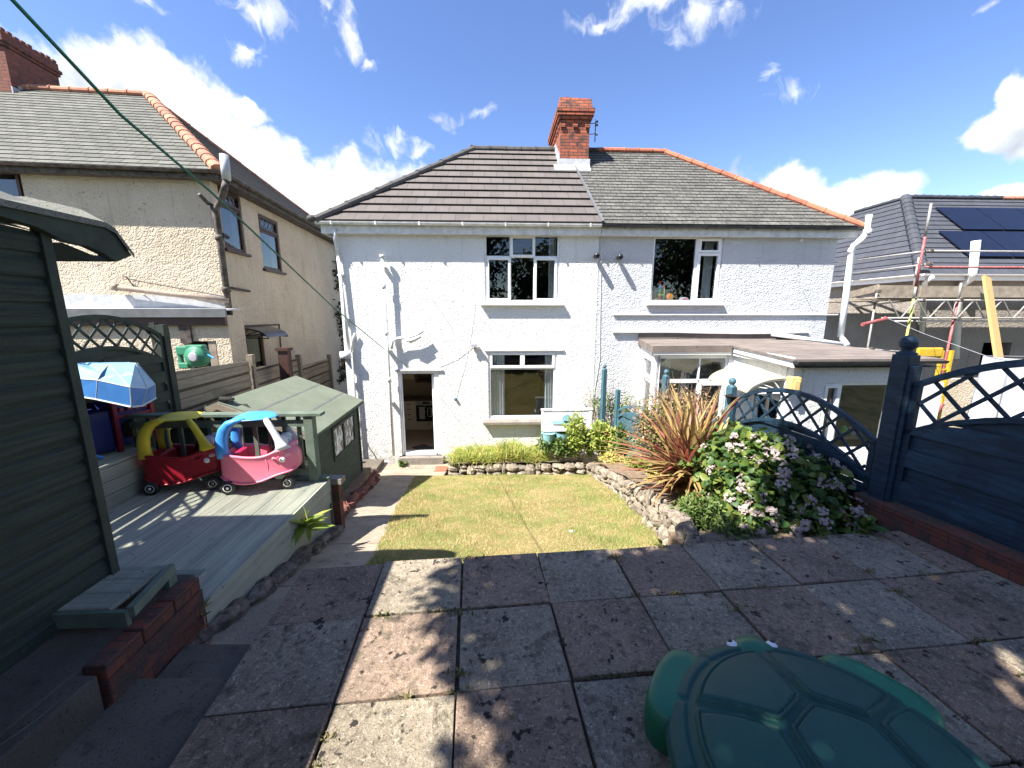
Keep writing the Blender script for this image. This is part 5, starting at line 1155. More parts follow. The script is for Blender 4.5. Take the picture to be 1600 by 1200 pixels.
m = MB(); a = at(320, 897, Z=1.62); decking(m, -.16, 0, -.5, 0, 0, 1, 'x'); m.fr = Fr((a.x + .02, a.y, 1.66), 0); m.build('lower_tread', 'deck_green', st)

# rubble kerb, plinth of the playhouse
def rubble(name, pts, hts, mat, label, cat, layers=2, s=(.11, .2), group=None, depth=.12):
    m = MB()
    for a, b, h0, h1 in zip(pts[:-1], pts[1:], hts[:-1], hts[1:]):
        a, b = Vector(a), Vector(b); L = (b - a).length; ang = math.atan2((b - a).y, (b - a).x)
        t = random.uniform(-.05, 0)
        while t < L:
            w = random.uniform(*s); H_ = h0 + (h1 - h0) * t / L; nl = max(1, layers + random.choice((-1, 0, 0, 1))); cuts = np.cumsum([0] + [random.uniform(.6, 1.4) for _ in range(nl)]); cuts = cuts / cuts[-1] * H_ * random.uniform(.88, 1.1)
            for lo_, hi_ in zip(cuts[:-1], cuts[1:]):
                c = a + (b - a) * ((t + w / 2) / L); h = hi_ - lo_; ww = w * random.uniform(.8, 1.15)
                m.ball((c.x + random.uniform(-.02, .02), c.y + random.uniform(-.02, .02), c.z + (lo_ + hi_) / 2), (ww * .54, depth * random.uniform(.7, 1.15), h * .56), 10, 0, .16, ang + random.uniform(-.25, .25))
            t += w * .9
    return m.build(name, mat, label=label, cat=cat, smooth=False, group=group)
ks = [Vector((-1.93 + .01 * math.sin(y * 5), y, G(y) - .02)) for y in np.linspace(2.15, 4.4, 8)]
rubble('kerb', ks, [.12 if p.y < 3 else .11 for p in ks], 'rubble', 'rough dark mortar kerb along the foot of the decking', 'kerb', 2, (.16, .34), depth=.085)
m = MB(); m.hexa([(-5.5, 4.4, .0), (-2.18, 4.4, .0), (-2.50, 7.3, -.2), (-5.5, 7.3, -.2), (-5.5, 4.4, .62), (-2.18, 4.4, .62), (-2.50, 7.3, .42), (-5.5, 7.3, .42)]); m.build('playhouse_plinth', 'soil', kind='structure')
ks = [Vector((np.interp(y, [4.4, 7.3], [-2.08, -2.45]), y, G(y) - .03)) for y in np.linspace(4.4, 7.3, 9)]
rubble('kerb_wall', ks, [max(.16, np.interp(p.y, [4.4, 7.3], [.62, .36]) - G(p.y)) for p in ks], 'brick_dark', 'broken brick retaining kerb under the little green playhouse', 'kerb', 2, (.16, .26), depth=.09)
m = MB(); a = at(508, 764, Y=4.45); m.box(DX1 + .0, 4.38, G(4.4), DX1 + .1, 4.48, DZ - .09); m.box(DX1 - .03, 4.37, DZ - .088, DX1 + .14, 4.5, DZ - .02, 1); m.build('brick_pier', ['brick_near', 'coping'], label='narrow brick pier at the far corner of the decking', cat='pier')

# ------------------------------------------------------------------ near green shed
SX = -2.36; yc = at(131, 650, X=SX).y; sh = T('garden_shed', (SX - 1.2, .6, 1.70), 'dark green timber shed filling the left edge with a felt roof', 'shed')
def laps(mb, x, y0, y1, z0, z1fn, hb=.125, xin=-.02):
    z = z0
    while z < z0 + 4:
        zt_ = z + hb; za_, zb_ = z1fn(y0), z1fn(y1)
        if z > max(za_, zb_): break
        pr = [(x, z), (x + .004, z + hb * .12), (x + .005, z + hb * .62), (x - .010, z + hb * .80), (x - .010, z + hb - .001)]
        L0 = [(p, y0, min(q, za_)) for p, q in pr]; L1 = [(p, y1, min(q, zb_)) for p, q in pr]
        for i in range(4): mb.face([L0[i], L1[i], L1[i + 1], L0[i + 1]])
        z += hb
tp = [at(px, py, X=SX + .06) for px, py in ((0, 315), (100, 337), (160, 350), (176, 359), (190, 378), (206, 399))]
bt = [at(px, py, X=SX + .06) for px, py in ((0, 337), (60, 355), (95, 373), (112, 379), (140, 385), (163, 396), (183, 409))]
sl = (tp[0].z - tp[1].z) / (tp[1].y - tp[0].y); yr = -1.0; top_r = Vector((SX, yr, tp[0].z + sl * (tp[0].y - yr)))
zfn = lambda y: float(np.interp(y, [yr, tp[0].y, bt[2].y, 9], [top_r.z - .12, bt[0].z + .02, bt[2].z + .01, bt[2].z]))
m = MB()
segs_ = np.linspace(-1.5, yc - .035, 12)
for a, b in zip(segs_[:-1], segs_[1:]): laps(m, SX, a, b, 1.73, zfn)
m.face([(SX, yc - .01, 1.72), (SX - 2.2, yc - .01, 1.72), (SX - 2.2, yc - .01, zfn(yc)), (SX, yc - .01, zfn(yc))]); m.face([(SX - 2.2, -1.5, 1.72), (SX - 2.2, yc - .01, 1.72), (SX - 2.2, yc - .01, zfn(yc)), (SX - 2.2, -1.5, zfn(-1.5))]); m.face([(SX, -1.5, 1.72), (SX - 2.2, -1.5, 1.72), (SX - 2.2, -1.5, top_r.z - .2), (SX, -1.5, top_r.z - .2)])
m.build('boarding', 'shed_green', sh)
m = MB(); m.box(SX - .03, yc - .045, 1.715, SX + .022, yc + .004, zfn(yc) + .05); m.build('corner_post', 'shed_trim', sh, bevel=.003)
m = MB(); m.box(SX - 2.2, -1.5, 1.70, SX + .012, yc, 1.728); m.build('floor_bearer', 'shed_trim', sh)
T_ = [top_r] + tp; poly_t = [Vector((SX + .06, p.y, p.z)) for p in T_]; B_ = [Vector((SX + .06, yr, top_r.z - .14))] + bt
m = MB(); m.prism([Vector((SX + .06, p.y, p.z)) for p in B_] + poly_t[::-1], (-.05, 0, 0)); m.build('bargeboard', 'shed_trim', sh)
m = MB(); n = len(poly_t)
back = [Vector((SX + .06, 2 * yr - p.y, p.z)) for p in poly_t[::-1][:-1]]; prof = [Vector((0, q.y, q.z)) for q in back] + [Vector((0, q.y, q.z)) for q in poly_t]
lift = lambda q: .17 * max(0, min(1, (q.z - tp[2].z) / (tp[0].z - tp[2].z + 1e-6) if q.y > yr else 1))
cols_ = [(SX + .075, 0), (SX - .10, .6), (SX - .4, 1), (SX - 2.3, 1)]
for (xa, ka), (xb, kb_) in zip(cols_[:-1], cols_[1:]):
    for a, b in zip(prof[:-1], prof[1:]):
        m.face([(xa, a.y, a.z + .012 + lift(a) * ka), (xa, b.y, b.z + .012 + lift(b) * ka), (xb, b.y, b.z + .012 + lift(b) * kb_), (xb, a.y, a.z + .012 + lift(a) * kb_)])
for a, b in zip(prof[:-1], prof[1:]): m.face([(SX + .075, a.y, a.z - .02), (SX + .075, b.y, b.z - .02), (SX + .075, b.y, b.z + .012), (SX + .075, a.y, a.z + .012)])
m.build('roof_felt', 'felt_grey', sh)
m = MB(); tl_ = tp[-1]; tb = bt[-1]
m.face([(SX + .01, bt[3].y, bt[3].z), (SX - 2.3, bt[3].y, bt[3].z), (SX - 2.3, tb.y, tb.z), (SX + .01, tb.y, tb.z)]); m.face([(SX + .06, tb.y, tb.z), (SX - 2.3, tb.y, tb.z), (SX - 2.3, tl_.y, tl_.z), (SX + .06, tl_.y, tl_.z)]); m.build('soffit', 'shed_trim', sh)

# ------------------------------------------------------------------ fences of the left side
FL = Fr(C(-4.83, 5.35, 0), 4.2 + 90)       # local x runs away along the boundary, -y faces our garden... (+x house)
def arch(x0, x1, ze, zp, n=12): return [(x0 + (x1 - x0) * i / n, ze + (zp - ze) * (1 - (2 * i / n - 1) ** 2)) for i in range(n + 1)]
def bow(mb, pts, y, w, h, mi=0):
    for (xa, za), (xb, zb) in zip(pts[:-1], pts[1:]): mb.hexa([(xa, y - w / 2, za - h), (xb, y - w / 2, zb - h), (xb, y + w / 2, zb - h), (xa, y + w / 2, za - h), (xa, y - w / 2, za), (xb, y - w / 2, zb), (xb, y + w / 2, zb), (xa, y + w / 2, za)], mi)
def lattice(mb, x0, x1, lo, hi, pitch, y=0, w=.028, t=.012):
    zf = lambda pts, x: float(np.interp(x, [p[0] for p in pts], [p[1] for p in pts]))
    zmin, zmax = min(p[1] for p in lo) - .3, max(p[1] for p in hi); hgt = zmax - zmin
    for sgn, yy_ in ((1, y - t * .55), (-1, y + t * .55)):
        s_ = x0 - hgt
        while s_ < x1 + hgt:
            pts = []
            for i in range(61):
                z = zmin + hgt * i / 60; x = s_ + sgn * (z - zmin) * .95
                if x0 <= x <= x1 and zf(lo, x) - .02 <= z <= zf(hi, x) - .01: pts.append((x, yy_, z))
            if len(pts) > 2: mb.bar(pts[0], pts[-1], t, w, up=(0, 0, 1) if True else None)
            s_ += pitch
def weave(mb, x0, x1, z0, topf, hb, y=0, gap=.003, split=True, t=.012):
    z = z0; k = 0; xs = [x0, (x0 + x1) / 2, x1] if split else [x0, x1]
    while z < 5:
        zt_ = z + hb - gap + (.011 if split else 0)
        any_ = False
        for i in range(len(xs) - 1):
            a, b = xs[i], xs[i + 1]; n = 5
            for j in range(n):
                xa, xb = a + (b - a) * j / n, a + (b - a) * (j + 1) / n; za, zb = min(zt_, topf(xa)), min(zt_, topf(xb))
                if za <= z + .004 and zb <= z + .004: continue
                za, zb = max(za, z + .003), max(zb, z + .003)
                yo = y + (.016 if (k + i) % 2 else -.016) if split else y + .01 * (k % 2)
                tl = -.008 if split else -.020
                mb.hexa([(xa, yo - t, z), (xb, yo - t, z), (xb, yo, z), (xa, yo, z), (xa, yo - t - tl, za), (xb, yo - t - tl, zb), (xb, yo - tl, zb), (xa, yo - tl, za)]); any_ = True
        z += hb; k += 1
        if not any_: break
def arch_panel(name, fr, x0, x1, zb, ze_lo, ze_hi, rise, mat, label, cat='fence panel', group=None, hb=.135, pitch=.17, fw=.045, lat=True, hh=.05):
    t = T(name, fr((x0 + x1) / 2, 0, zb), label, cat, group)
    up_ = arch(x0, x1, ze_hi, ze_hi + rise); lo_ = arch(x0, x1, ze_lo, ze_lo + rise)
    m = MB(fr); bow(m, up_, 0, fw, hh); bow(m, lo_, 0, fw, hh * .8); m.box(x0, -fw / 2, zb, x0 + .045, fw / 2, ze_hi - .02); m.box(x1 - .045, -fw / 2, zb, x1, fw / 2, ze_hi - .02); m.box(x0 + .045, -fw / 2, zb, x1 - .045, fw / 2, zb + .05); m.build('panel_frame', mat, t)
    if lat: m = MB(fr); lattice(m, x0 + .045, x1 - .045, lo_, up_, pitch); m.build('lattice', mat, t)
    f = lambda x: float(np.interp(x, [p[0] for p in lo_], [p[1] for p in lo_])) - .03
    m = MB(fr); weave(m, x0 + .045, x1 - .045, zb + .05, f, hb, split=True); m.box((x0 + x1) / 2 - .02, -.004, zb + .05, (x0 + x1) / 2 + .02, .004, ze_lo + rise - .04); m.build('boards', mat, t); return t
arch_panel('lattice_fence', FL, -1.86, -.06, 1.5, 2.79, 3.15, .26, 'fence_darkgreen', 'dark green arched lattice fence panel behind the blue toy cover', pitch=.21)
arch_panel('lattice_fence', FL, -3.85, -1.98, 1.5, 3.08, 3.42, .34, 'fence_darkgreen', 'dark green arched lattice fence panel almost hidden behind the near shed', pitch=.21)
m = MB(FL); m.box(-.05, -.05, .6, .05, .05, 3.27); m.box(-.05, .054, .6, .02, .12, 3.30); m.build('fence_post', 'fence_darkgreen', label='tall dark green fence post with split top between the lattice and weathered panels', cat='post')
MB(FL).box(-1.97, -.05, .6, -1.87, .05, 3.35).build('fence_post', 'fence_darkgreen', label='dark green fence post at the left end of the lattice panel', cat='post')
tops = [(.06, 2.0, 2.60, 2.52), (2.14, 4.1, 2.36, 2.34), (4.24, 6.2, 2.12, 2.08)]
for k, (a, b, za, zb) in enumerate(tops):
    m = MB(FL); weave(m, a, b, .3, lambda x, a=a, b=b, za=za, zb=zb: za + (zb - za) * (x - a) / (b - a), .145, split=False, gap=.012); m.hexa([(a, .012, .3), (b, .012, .3), (b, .02, .3), (a, .02, .3), (a, .012, za - .03), (b, .012, zb - .03), (b, .02, zb - .03), (a, .02, za - .03)], 1)  # dark backing sheet added to draw shade lines between the boards
    m.build('board_fence', ['fence_weathered', 'bark'], label=('weathered horizontal board fence panel nearest the tall dark post', 'weathered board fence panel in the middle, partly behind the playhouse roof', 'weathered board fence panel farthest away beside the white house')[k], cat='fence panel', group='weathered fence panels')
for k, (x, z) in enumerate(((2.07, 2.64), (4.17, 2.42), (6.27, 2.2))):
    MB(FL).box(x - .05, -.06, 0, x + .05, .05, z).build('fence_post', 'fence_weathered', bevel=.006, label=('weathered square post at the far end of the nearest board panel', 'weathered square post above the ridge of the playhouse', 'weathered square post farthest along the board fence')[k], cat='post', group='weathered fence posts')

# ------------------------------------------------------------------ playhouse
PH = Fr((-2.53, 5.18, 0), 2.2); ze, zrg, pw, pl_, pb = 1.83, 2.27, 2.15, 1.88, .60
ph = T('playhouse', PH(-pw / 2, pl_ / 2, .45), 'little green timber playhouse with green felt roof beyond the decking', 'playhouse')
PS = Fr(PH.o, 92.2)
wr = []
for (l, r_, t_, b_) in ((515, 533, 645, 693), (536, 553, 633, 677)):
    p0, p1 = atF(PS, l, t_, y=0), atF(PS, r_, b_, y=0); wr.append((p0.x, p1.x, p1.z, p0.z))
wz0, wz1 = min(w[2] for w in wr) + .02, max(w[3] for w in wr) - .02
wr = [(max(.25, wr[0][0]), wr[0][1]), (wr[1][0], min(pl_ - .1, wr[1][1]))]; wz0, wz1 = 1.16, 1.66
m = MB(PS)
def lapwall(mb, x0, x1, z0, z1, holes, hb=.105):
    z = z0
    while z < z1 - .01:
        zt_ = min(z + hb, z1); spans = [(x0, x1)]
        for (a, b, c, d) in holes:
            if c < (z + zt_) / 2 < d:
                ns = []
                for (s0, s1) in spans:
                    if b <= s0 or a >= s1: ns.append((s0, s1))
                    else:
                        if a > s0: ns.append((s0, a))
                        if b < s1: ns.append((b, s1))
                spans = ns
        for a, b in spans: mb.hexa([(a, -.014, z), (b, -.014, z), (b, .01, z), (a, .01, z), (a, -.004, zt_), (b, -.004, zt_), (b, .01, zt_), (a, .01, zt_)])
        z += hb
lapwall(m, .0, pl_, .42, ze, [(wr[0][0], wr[1][1], wz0, wz1)]); m.build('side_boarding', 'playhouse_green', ph)
m = MB(PS)
xa, xb = wr[0][0], wr[1][1]; ring(m, xa - .02, xb + .02, wz0 - .02, wz1 + .02, .045, -.03, .01); m.box((wr[0][1] + wr[1][0]) / 2 - .03, -.028, wz0 + .025, (wr[0][1] + wr[1][0]) / 2 + .03, .008, wz1 - .025); wf_ = m.build('window_frame', 'playhouse_green', ph)
def film():
    mt = Mt('film', .22, .6); c = mt.mix(mt.ramp(mt.noise(6, stretch=(1, 2.5, 1.2), detail=2), .45, .55), (.62, .64, .66), (.12, .10, .09)); mt.base(c); mt.bump(mt.noise(7, detail=2), .05); mt.done('film')
film()
for (a, b) in ((xa + .03, (wr[0][1] + wr[1][0]) / 2 - .03), ((wr[0][1] + wr[1][0]) / 2 + .03, xb - .03)): MB(PS).box(a, -.008, wz0 + .03, b, -.002, wz1 - .03).build('pane', 'film', wf_)
m = MB(PH); lapwall(m, -pw, 0, pb, ze, []); 
z = ze
while z < zrg - .02:
    hw = (zrg - z) / (zrg - ze) * pw / 2; m.hexa([(-pw / 2 - hw, -.014, z), (-pw / 2 + hw, -.014, z), (-pw / 2 + hw, .01, z), (-pw / 2 - hw, .01, z), (-pw / 2 - hw * .75, -.004, z + .1), (-pw / 2 + hw * .75, -.004, z + .1), (-pw / 2 + hw * .75, .01, z + .1), (-pw / 2 - hw * .75, .01, z + .1)]); z += .1
m.box(-pw, 0.01, .5, -pw + .02, pl_, ze); m.box(-pw, pl_, .5, 0, pl_ + .02, ze); m.build('front_boarding', 'playhouse_green', ph)
m = MB(PH); ov, fo = .10, .16; th = .03
for sx in (1, -1):
    xe = -pw / 2 + sx * (pw / 2 + ov); zz = ze - ov * (zrg - ze) / (pw / 2); xm = -pw / 2
    q_ = [(xm, -fo, zrg), (xe, -fo, zz), (xe, pl_ + .1, zz), (xm, pl_ + .1, zrg)]; m.hexa([(p[0], p[1], p[2] + .0) for p in q_] + [(p[0], p[1], p[2] + th) for p in q_])
m.build('roof', 'felt_green', ph)
m = MB(PH)
for sx in (1, -1): xe = -pw / 2 + sx * (pw / 2 + ov); zz = ze - ov * (zrg - ze) / (pw / 2); m.bar((-pw / 2, -fo - .012, zrg - .03), (xe, -fo - .012, zz - .03), .02, .075, up=(0, 1, 0)) if False else m.hexa([(-pw / 2, -fo - .02, zrg - .07), (xe, -fo - .02, zz - .07), (xe, -fo - .002, zz - .07), (-pw / 2, -fo - .002, zrg - .07), (-pw / 2, -fo - .02, zrg + .012), (xe, -fo - .02, zz + .012), (xe, -fo - .002, zz + .012), (-pw / 2, -fo - .002, zrg + .012)])
m.build('bargeboard', 'fence_weathered', ph)
m = MB(PH); m.box(-.005, -.02, .45, .03, .03, ze - .02); m.box(-.005, pl_ - .03, .45, .03, pl_ + .02, ze - .02); m.box(ov - .03, -fo, ze - .07, ov, pl_ + .1, ze - .045); m.build('corner_trim', 'playhouse_green', ph)
m = MB(PH)
for sx in (1, -1):
    for f_ in (.33, .68):
        xa_ = -pw / 2 + sx * (pw / 2 + ov) * f_; za_ = zrg + th - (zrg - ze) / (pw / 2) * (pw / 2 + ov) * f_; xb_ = xa_ + sx * .03; zb_ = za_ - (zrg - ze) / (pw / 2) * .03
        m.hexa([(min(xa_, xb_), -fo, (za_ if xa_ < xb_ else zb_) - .01), (max(xa_, xb_), -fo, (zb_ if xa_ < xb_ else za_) - .01), (max(xa_, xb_), pl_ + .1, (zb_ if xa_ < xb_ else za_) - .01), (min(xa_, xb_), pl_ + .1, (za_ if xa_ < xb_ else zb_) - .01)] + [(min(xa_, xb_), -fo, (za_ if xa_ < xb_ else zb_) + .006), (max(xa_, xb_), -fo, (zb_ if xa_ < xb_ else za_) + .003), (max(xa_, xb_), pl_ + .1, (zb_ if xa_ < xb_ else za_) + .003), (min(xa_, xb_), pl_ + .1, (za_ if xa_ < xb_ else zb_) + .006)])
m.build('felt_lap', 'felt_grey', ph)
m = MB(PH); m.box(-pw / 2 + .0, -fo + .02, zrg + .02, -pw / 2 + .13, -fo + .14, zrg + .055); m.build('ridge_cap', 'black_plastic', ph)

# ------------------------------------------------------------------ blue fences of the right side
p1_, p2_ = C(3.42, 3.32), C(3.06, 5.25); p3_, p5_, p4_ = C(2.66, 6.54), C(2.24, 7.95), C(2.06, 8.46)
def post(pt, z0, z1, mat, label, w=.10, deg=0, fin=True, group='blue fence posts'):
    t = T('fence_post', (pt.x, pt.y, z0), label, 'post', group); f = Fr((pt.x, pt.y, 0), deg)
    MB(f).box(-w / 2, -w / 2, z0, w / 2, w / 2, z1).build('post_shaft', mat, t, bevel=.006)
    if fin:
        k = w / .10; MB().lathe([(.052 * k, 0), (.055 * k, .012 * k), (.03 * k, .025 * k), (.03 * k, .035 * k), (.046 * k, .055 * k), (.05 * k, .08 * k), (.04 * k, .105 * k), (.018 * k, .125 * k), (0, .13 * k)], (pt.x, pt.y, z1), 'z', 14).build('finial', mat, t, smooth=True)
    return t
FN1 = Fr((p1_.x, p1_.y, 0), -90 + 10.2)     # local x from post 1 towards us along the patio
post(p1_, 1.2, 3.07, 'fence_blue', 'tall dark blue post with ball finial between the two blue lattice panels', .13, 10)
arch_panel('lattice_fence', FN1, .10, 1.90, 1.765, 2.42, 2.84, .31, 'fence_blue', 'tall dark blue arched lattice fence panel standing on the brick wall at the right edge', group='blue fence panels', pitch=.26, fw=.05, hh=.055, hb=.145)
post(FN1(1.98, 0), 1.2, 3.07, 'fence_blue', 'dark blue post with ball finial out at the right edge', .13, 10)
MB(FN1).box(.02, -.05, 1.75, .10, .05, 2.98).build('panel_batten', 'fence_blue', label='dark blue batten fixed up the side of the tall finial post', cat='batten', bevel=.004)
m = MB(FN1); m.box(-.12, -.12, .9, 3.6, .10, 1.69); m.box(-.13, -.13, 1.69, 3.6, .11, 1.745, 1); m.build('brick_wall', ['brick_near', 'brick_near'], label='low red brick wall under the tall blue lattice panel at the patio edge', cat='brick wall', bevel=.008)
d_ = p2_ - p1_; FN2 = Fr((p1_.x, p1_.y, 0), math.degrees(math.atan2(d_.y, d_.x))); L2 = d_.length
arch_panel('lattice_fence', FN2, .10, L2 - .05, .95, 1.88, 2.26, .30, 'fence_blue', 'lower dark blue arched lattice panel behind the hydrangea', group='blue fence panels', pitch=.23)
post(p2_, .6, 2.42, 'fence_teal', 'blue post with ball finial behind the tall spiky plant', .10, 16)
post(p3_, .4, 2.36, 'fence_teal', 'blue post with ball finial in front of the bay window', .09, 16)
post(p4_, -.1, 2.2, 'fence_teal', 'blue post with ball finial standing against the white wall', .09, 16)
post(p5_, .0, 1.84, 'fence_teal', 'short plain blue post near the white wall', .08, 16, False)
d_ = p5_ - p3_; FN3 = Fr((p3_.x, p3_.y, 0), math.degrees(math.atan2(d_.y, d_.x)))
arch_panel('lattice_fence', FN3, .06, d_.length - .05, .2, 1.28, 1.42, .22, 'fence_teal', 'low pale blue arched fence panel between the bay window and the white wall', group='blue fence panels', lat=False)
d_ = p3_ - p2_; FN4 = Fr((p2_.x, p2_.y, 0), math.degrees(math.atan2(d_.y, d_.x)))
arch_panel('lattice_fence', FN4, .06, d_.length - .05, .5, 1.5, 1.75, .25, 'fence_teal', 'blue lattice panel hidden behind the dead bush', group='blue fence panels')

# ------------------------------------------------------------------ beds and stone walls
def bed_z(x, y): return G(y) + .33
m = MB(); n = 16
for i in range(n):
    y0, y1 = 2.5 + 6.2 * i / n, 2.5 + 6.2 * (i + 1) / n
    fx = lambda y: float(np.interp(y, [p1_.y, p4_.y], [p1_.x, p4_.x])); wx = lambda y: xr_(y) + .16 if y < yF - .05 else -1.0 + (0 if y > yF else 0)
    for j in range(6):
        def pt(y, t): a, b = (wx(y) if y < yF + .1 else atG(702, 738).x + .05), fx(y); x = a + (b - a) * t; return (x, y, (G(y) + (.30 if y < yF else .20)) - .03 * math.sin(x * 7) * math.sin(y * 5))
        if y0 > yF + .1 or y1 < yF + .1: m.face([pt(y0, j / 6), pt(y0, (j + 1) / 6), pt(y1, (j + 1) / 6), pt(y1, j / 6)])
for j in range(8):
    xa, xb = atG(702, 738).x + .05 + 2.9 * j / 8, atG(702, 738).x + .05 + 2.9 * (j + 1) / 8; m.face([(xa, yF + .1, .24), (xb, yF + .1, .24), (xb, H, .1), (xa, H, .1)])
q = atG(1060, 895); m.box(q.x - .02, 2.45, .7, q.x + 2.6, 3.25, G(3.0) + .27)
m.build('flower_bed', 'soil', kind='structure')
pl = [atG(699, 741), atG(760, 742), atG(820, 742), atG(880, 742), atG(922, 742)]
rubble('stone_wall', [p - Vector((0, -.05, .03)) for p in pl], [.24, .24, .24, .26, .28], 'stone', 'low wall of rounded stones along the house end of the lawn', 'stone wall', 2, (.10, .34))
pr_ = [atG(926, 745), atG(960, 770), atG(985, 792), atG(1010, 818), atG(1034, 850), atG(1052, 880), atG(1064, 900)]
rubble('stone_wall', [p + Vector((.06, 0, -.03)) for p in pr_], [.30, .34, .40, .44, .48, .48, .44], 'stone', 'curving dry stone wall holding the bed right of the lawn', 'stone wall', 3, (.09, .24), depth=.10)
# ------------------------------------------------------------------ plants
def plant(name, loc, label, cat, group=None): return T(name, loc, label, cat, group)
hy = plant('hydrangea', C(2.75, 4.0, 1.2), 'large dark green hydrangea covered with faded pinkish white flower heads', 'hydrangea')
hb_ = [(2.66, 4.05, 1.50, .46, .42, .40), (2.9, 3.80, 1.52, .42, .42, .42), (2.85, 4.45, 1.70, .44, .45, .38), (3.02, 3.62, 1.48, .36, .32, .38), (2.5, 3.78, 1.30, .36, .32, .34), (2.75, 3.55, 1.32, .40, .30, .30), (2.62, 4.45, 1.48, .42, .42, .38), (3.0, 4.1, 1.74, .34, .4, .34), (2.95, 3.38, 1.36, .30, .20, .28), (2.42, 3.45, 1.28, .32, .2, .24), (3.16, 3.35, 1.42, .26, .2, .28), (3.16, 3.72, 1.66, .26, .3, .30)]
hb_ = [(*C(b[0] - .02, b[1], b[2]), *b[3:]) for b in hb_]
crown('foliage', hy, hb_, 6500, .095, 'leaf_hydrangea', .72, -.25, .70)
PF = []; 
for k in range(92):
    b = hb_[rng.integers(len(hb_))]; d = nrm(np.array([[rng.normal(), rng.normal() - .7, abs(rng.normal()) + .25]]))[0]; c = np.array(b[:3]) + d * np.array(b[3:]) * 1.06; n_ = rng.integers(10, 24); r_ = rng.uniform(.035, .070)
    e1 = np.cross(d, [0, 0, 1]); e1 /= np.linalg.norm(e1) + 1e-6; e2 = np.cross(d, e1)
    for _ in range(n_): a, rr2 = rng.random() * 6.28, r_ * math.sqrt(rng.random()); PF.append((c + e1 * rr2 * math.cos(a) + e2 * rr2 * math.sin(a) + d * (.03 * (1 - (rr2 / r_) ** 2)), d))
P, D, N, S = [], [], [], []
for (c, d) in PF:
    s_ = rng.uniform(.013, .022); n_ = d + rng.normal(size=3) * .35; n_ /= np.linalg.norm(n_); t1 = np.cross(n_, rng.normal(size=3)); t1 /= np.linalg.norm(t1); t2 = np.cross(n_, t1)
    for dd in (t1, t2, -t1, -t2): P.append(c); D.append(dd); N.append(n_); S.append(s_)
V, F = leaf_arrays(np.array(P), np.array(D), np.array(N), np.array(S), 1.0, .05, .05); mesh_np('flower_heads', V, F, None, ['petal'], hy)
m = MB()
for k in range(40): b = hb_[k % len(hb_)]; c0_ = C(2.6, 4.0, 1.05); m.tube([c0_ + Vector((random.uniform(-.3, .3), random.uniform(-.2, .2), 0)), Vector(b[:3]) + Vector((random.uniform(-.2, .2), random.uniform(-.2, .1), random.uniform(-.2, .2)))], .006, 5)
m.build('stems', 'twig', hy)
# New Zealand flax
fx_ = C(2.42, 4.95); pz = 1.02; pf = plant('flax', (fx_.x, fx_.y, pz), 'big spiky flax plant with bronze pink and yellow striped blades', 'flax')
def flax(n, mat, name, L, lean, dirc, spread, w=.05, segs=8):
    P = np.array([[fx_.x, fx_.y, pz]]) + rng.normal(size=(n, 3)) * [.10, .10, .02]; a = np.radians(dirc + spread * rng.normal(size=n)); D = np.stack([np.cos(a), np.sin(a), np.zeros(n)], 1); ln = lean[0] + (lean[1] - lean[0]) * rng.random(n)
    V, F = blades(P, L[0] + (L[1] - L[0]) * rng.random(n), w * (.7 + .6 * rng.random(n)), ln, D, segs); Vv = V.reshape(n, segs + 1, 2, 3); mid = Vv.mean(2, keepdims=True)
    # V-fold: add a keel vertex row
    K = mid - np.array([0, 0, 1.]) * .012 * (1 - np.linspace(0, 1, segs + 1)).reshape(1, -1, 1, 1); A = np.concatenate([Vv[:, :, :1], K, Vv[:, :, 1:]], 2); b = (np.arange(n) * (segs + 1) * 3)[:, None, None]
    Q = np.array([[3 * i + j, 3 * i + j + 1, 3 * i + j + 4, 3 * i + j + 3] for i in range(segs) for j in (0, 1)]); F = (b + Q[None]).reshape(-1, 4); mesh_np(name, A.reshape(-1, 3), F, None, [mat], pf)
flax(54, 'phormium_bronze', 'bronze_blades', (1.0, 1.5), (.2, .9), 0, 90, .075); flax(34, 'phormium_bronze', 'bronze_blades', (.4, .9), (.5, 1.0), 215, 50, .075)
flax(40, 'phormium_gold', 'gold_blades', (1.2, 1.7), (.15, .8), 100, 80, .075); flax(36, 'phormium_gold', 'gold_blades', (.8, 1.2), (.9, 1.45), 215, 34, .075, 12); flax(30, 'phormium_green', 'green_blades', (.8, 1.3), (.3, .6), -20, 35, .07); flax(26, 'phormium_pink', 'pink_blades', (.8, 1.5), (.6, 1.3), 185, 45, .075)
flax(14, 'phormium_gold', 'gold_blades', (.9, 1.4), (.5, .9), 20, 20, .075); flax(34, 'phormium_bronze', 'bronze_blades', (.6, 1.1), (.3, .8), 250, 60, .075); flax(20, 'phormium_gold', 'gold_blades', (.6, .9), (.9, 1.3), 250, 22, .06, 12)
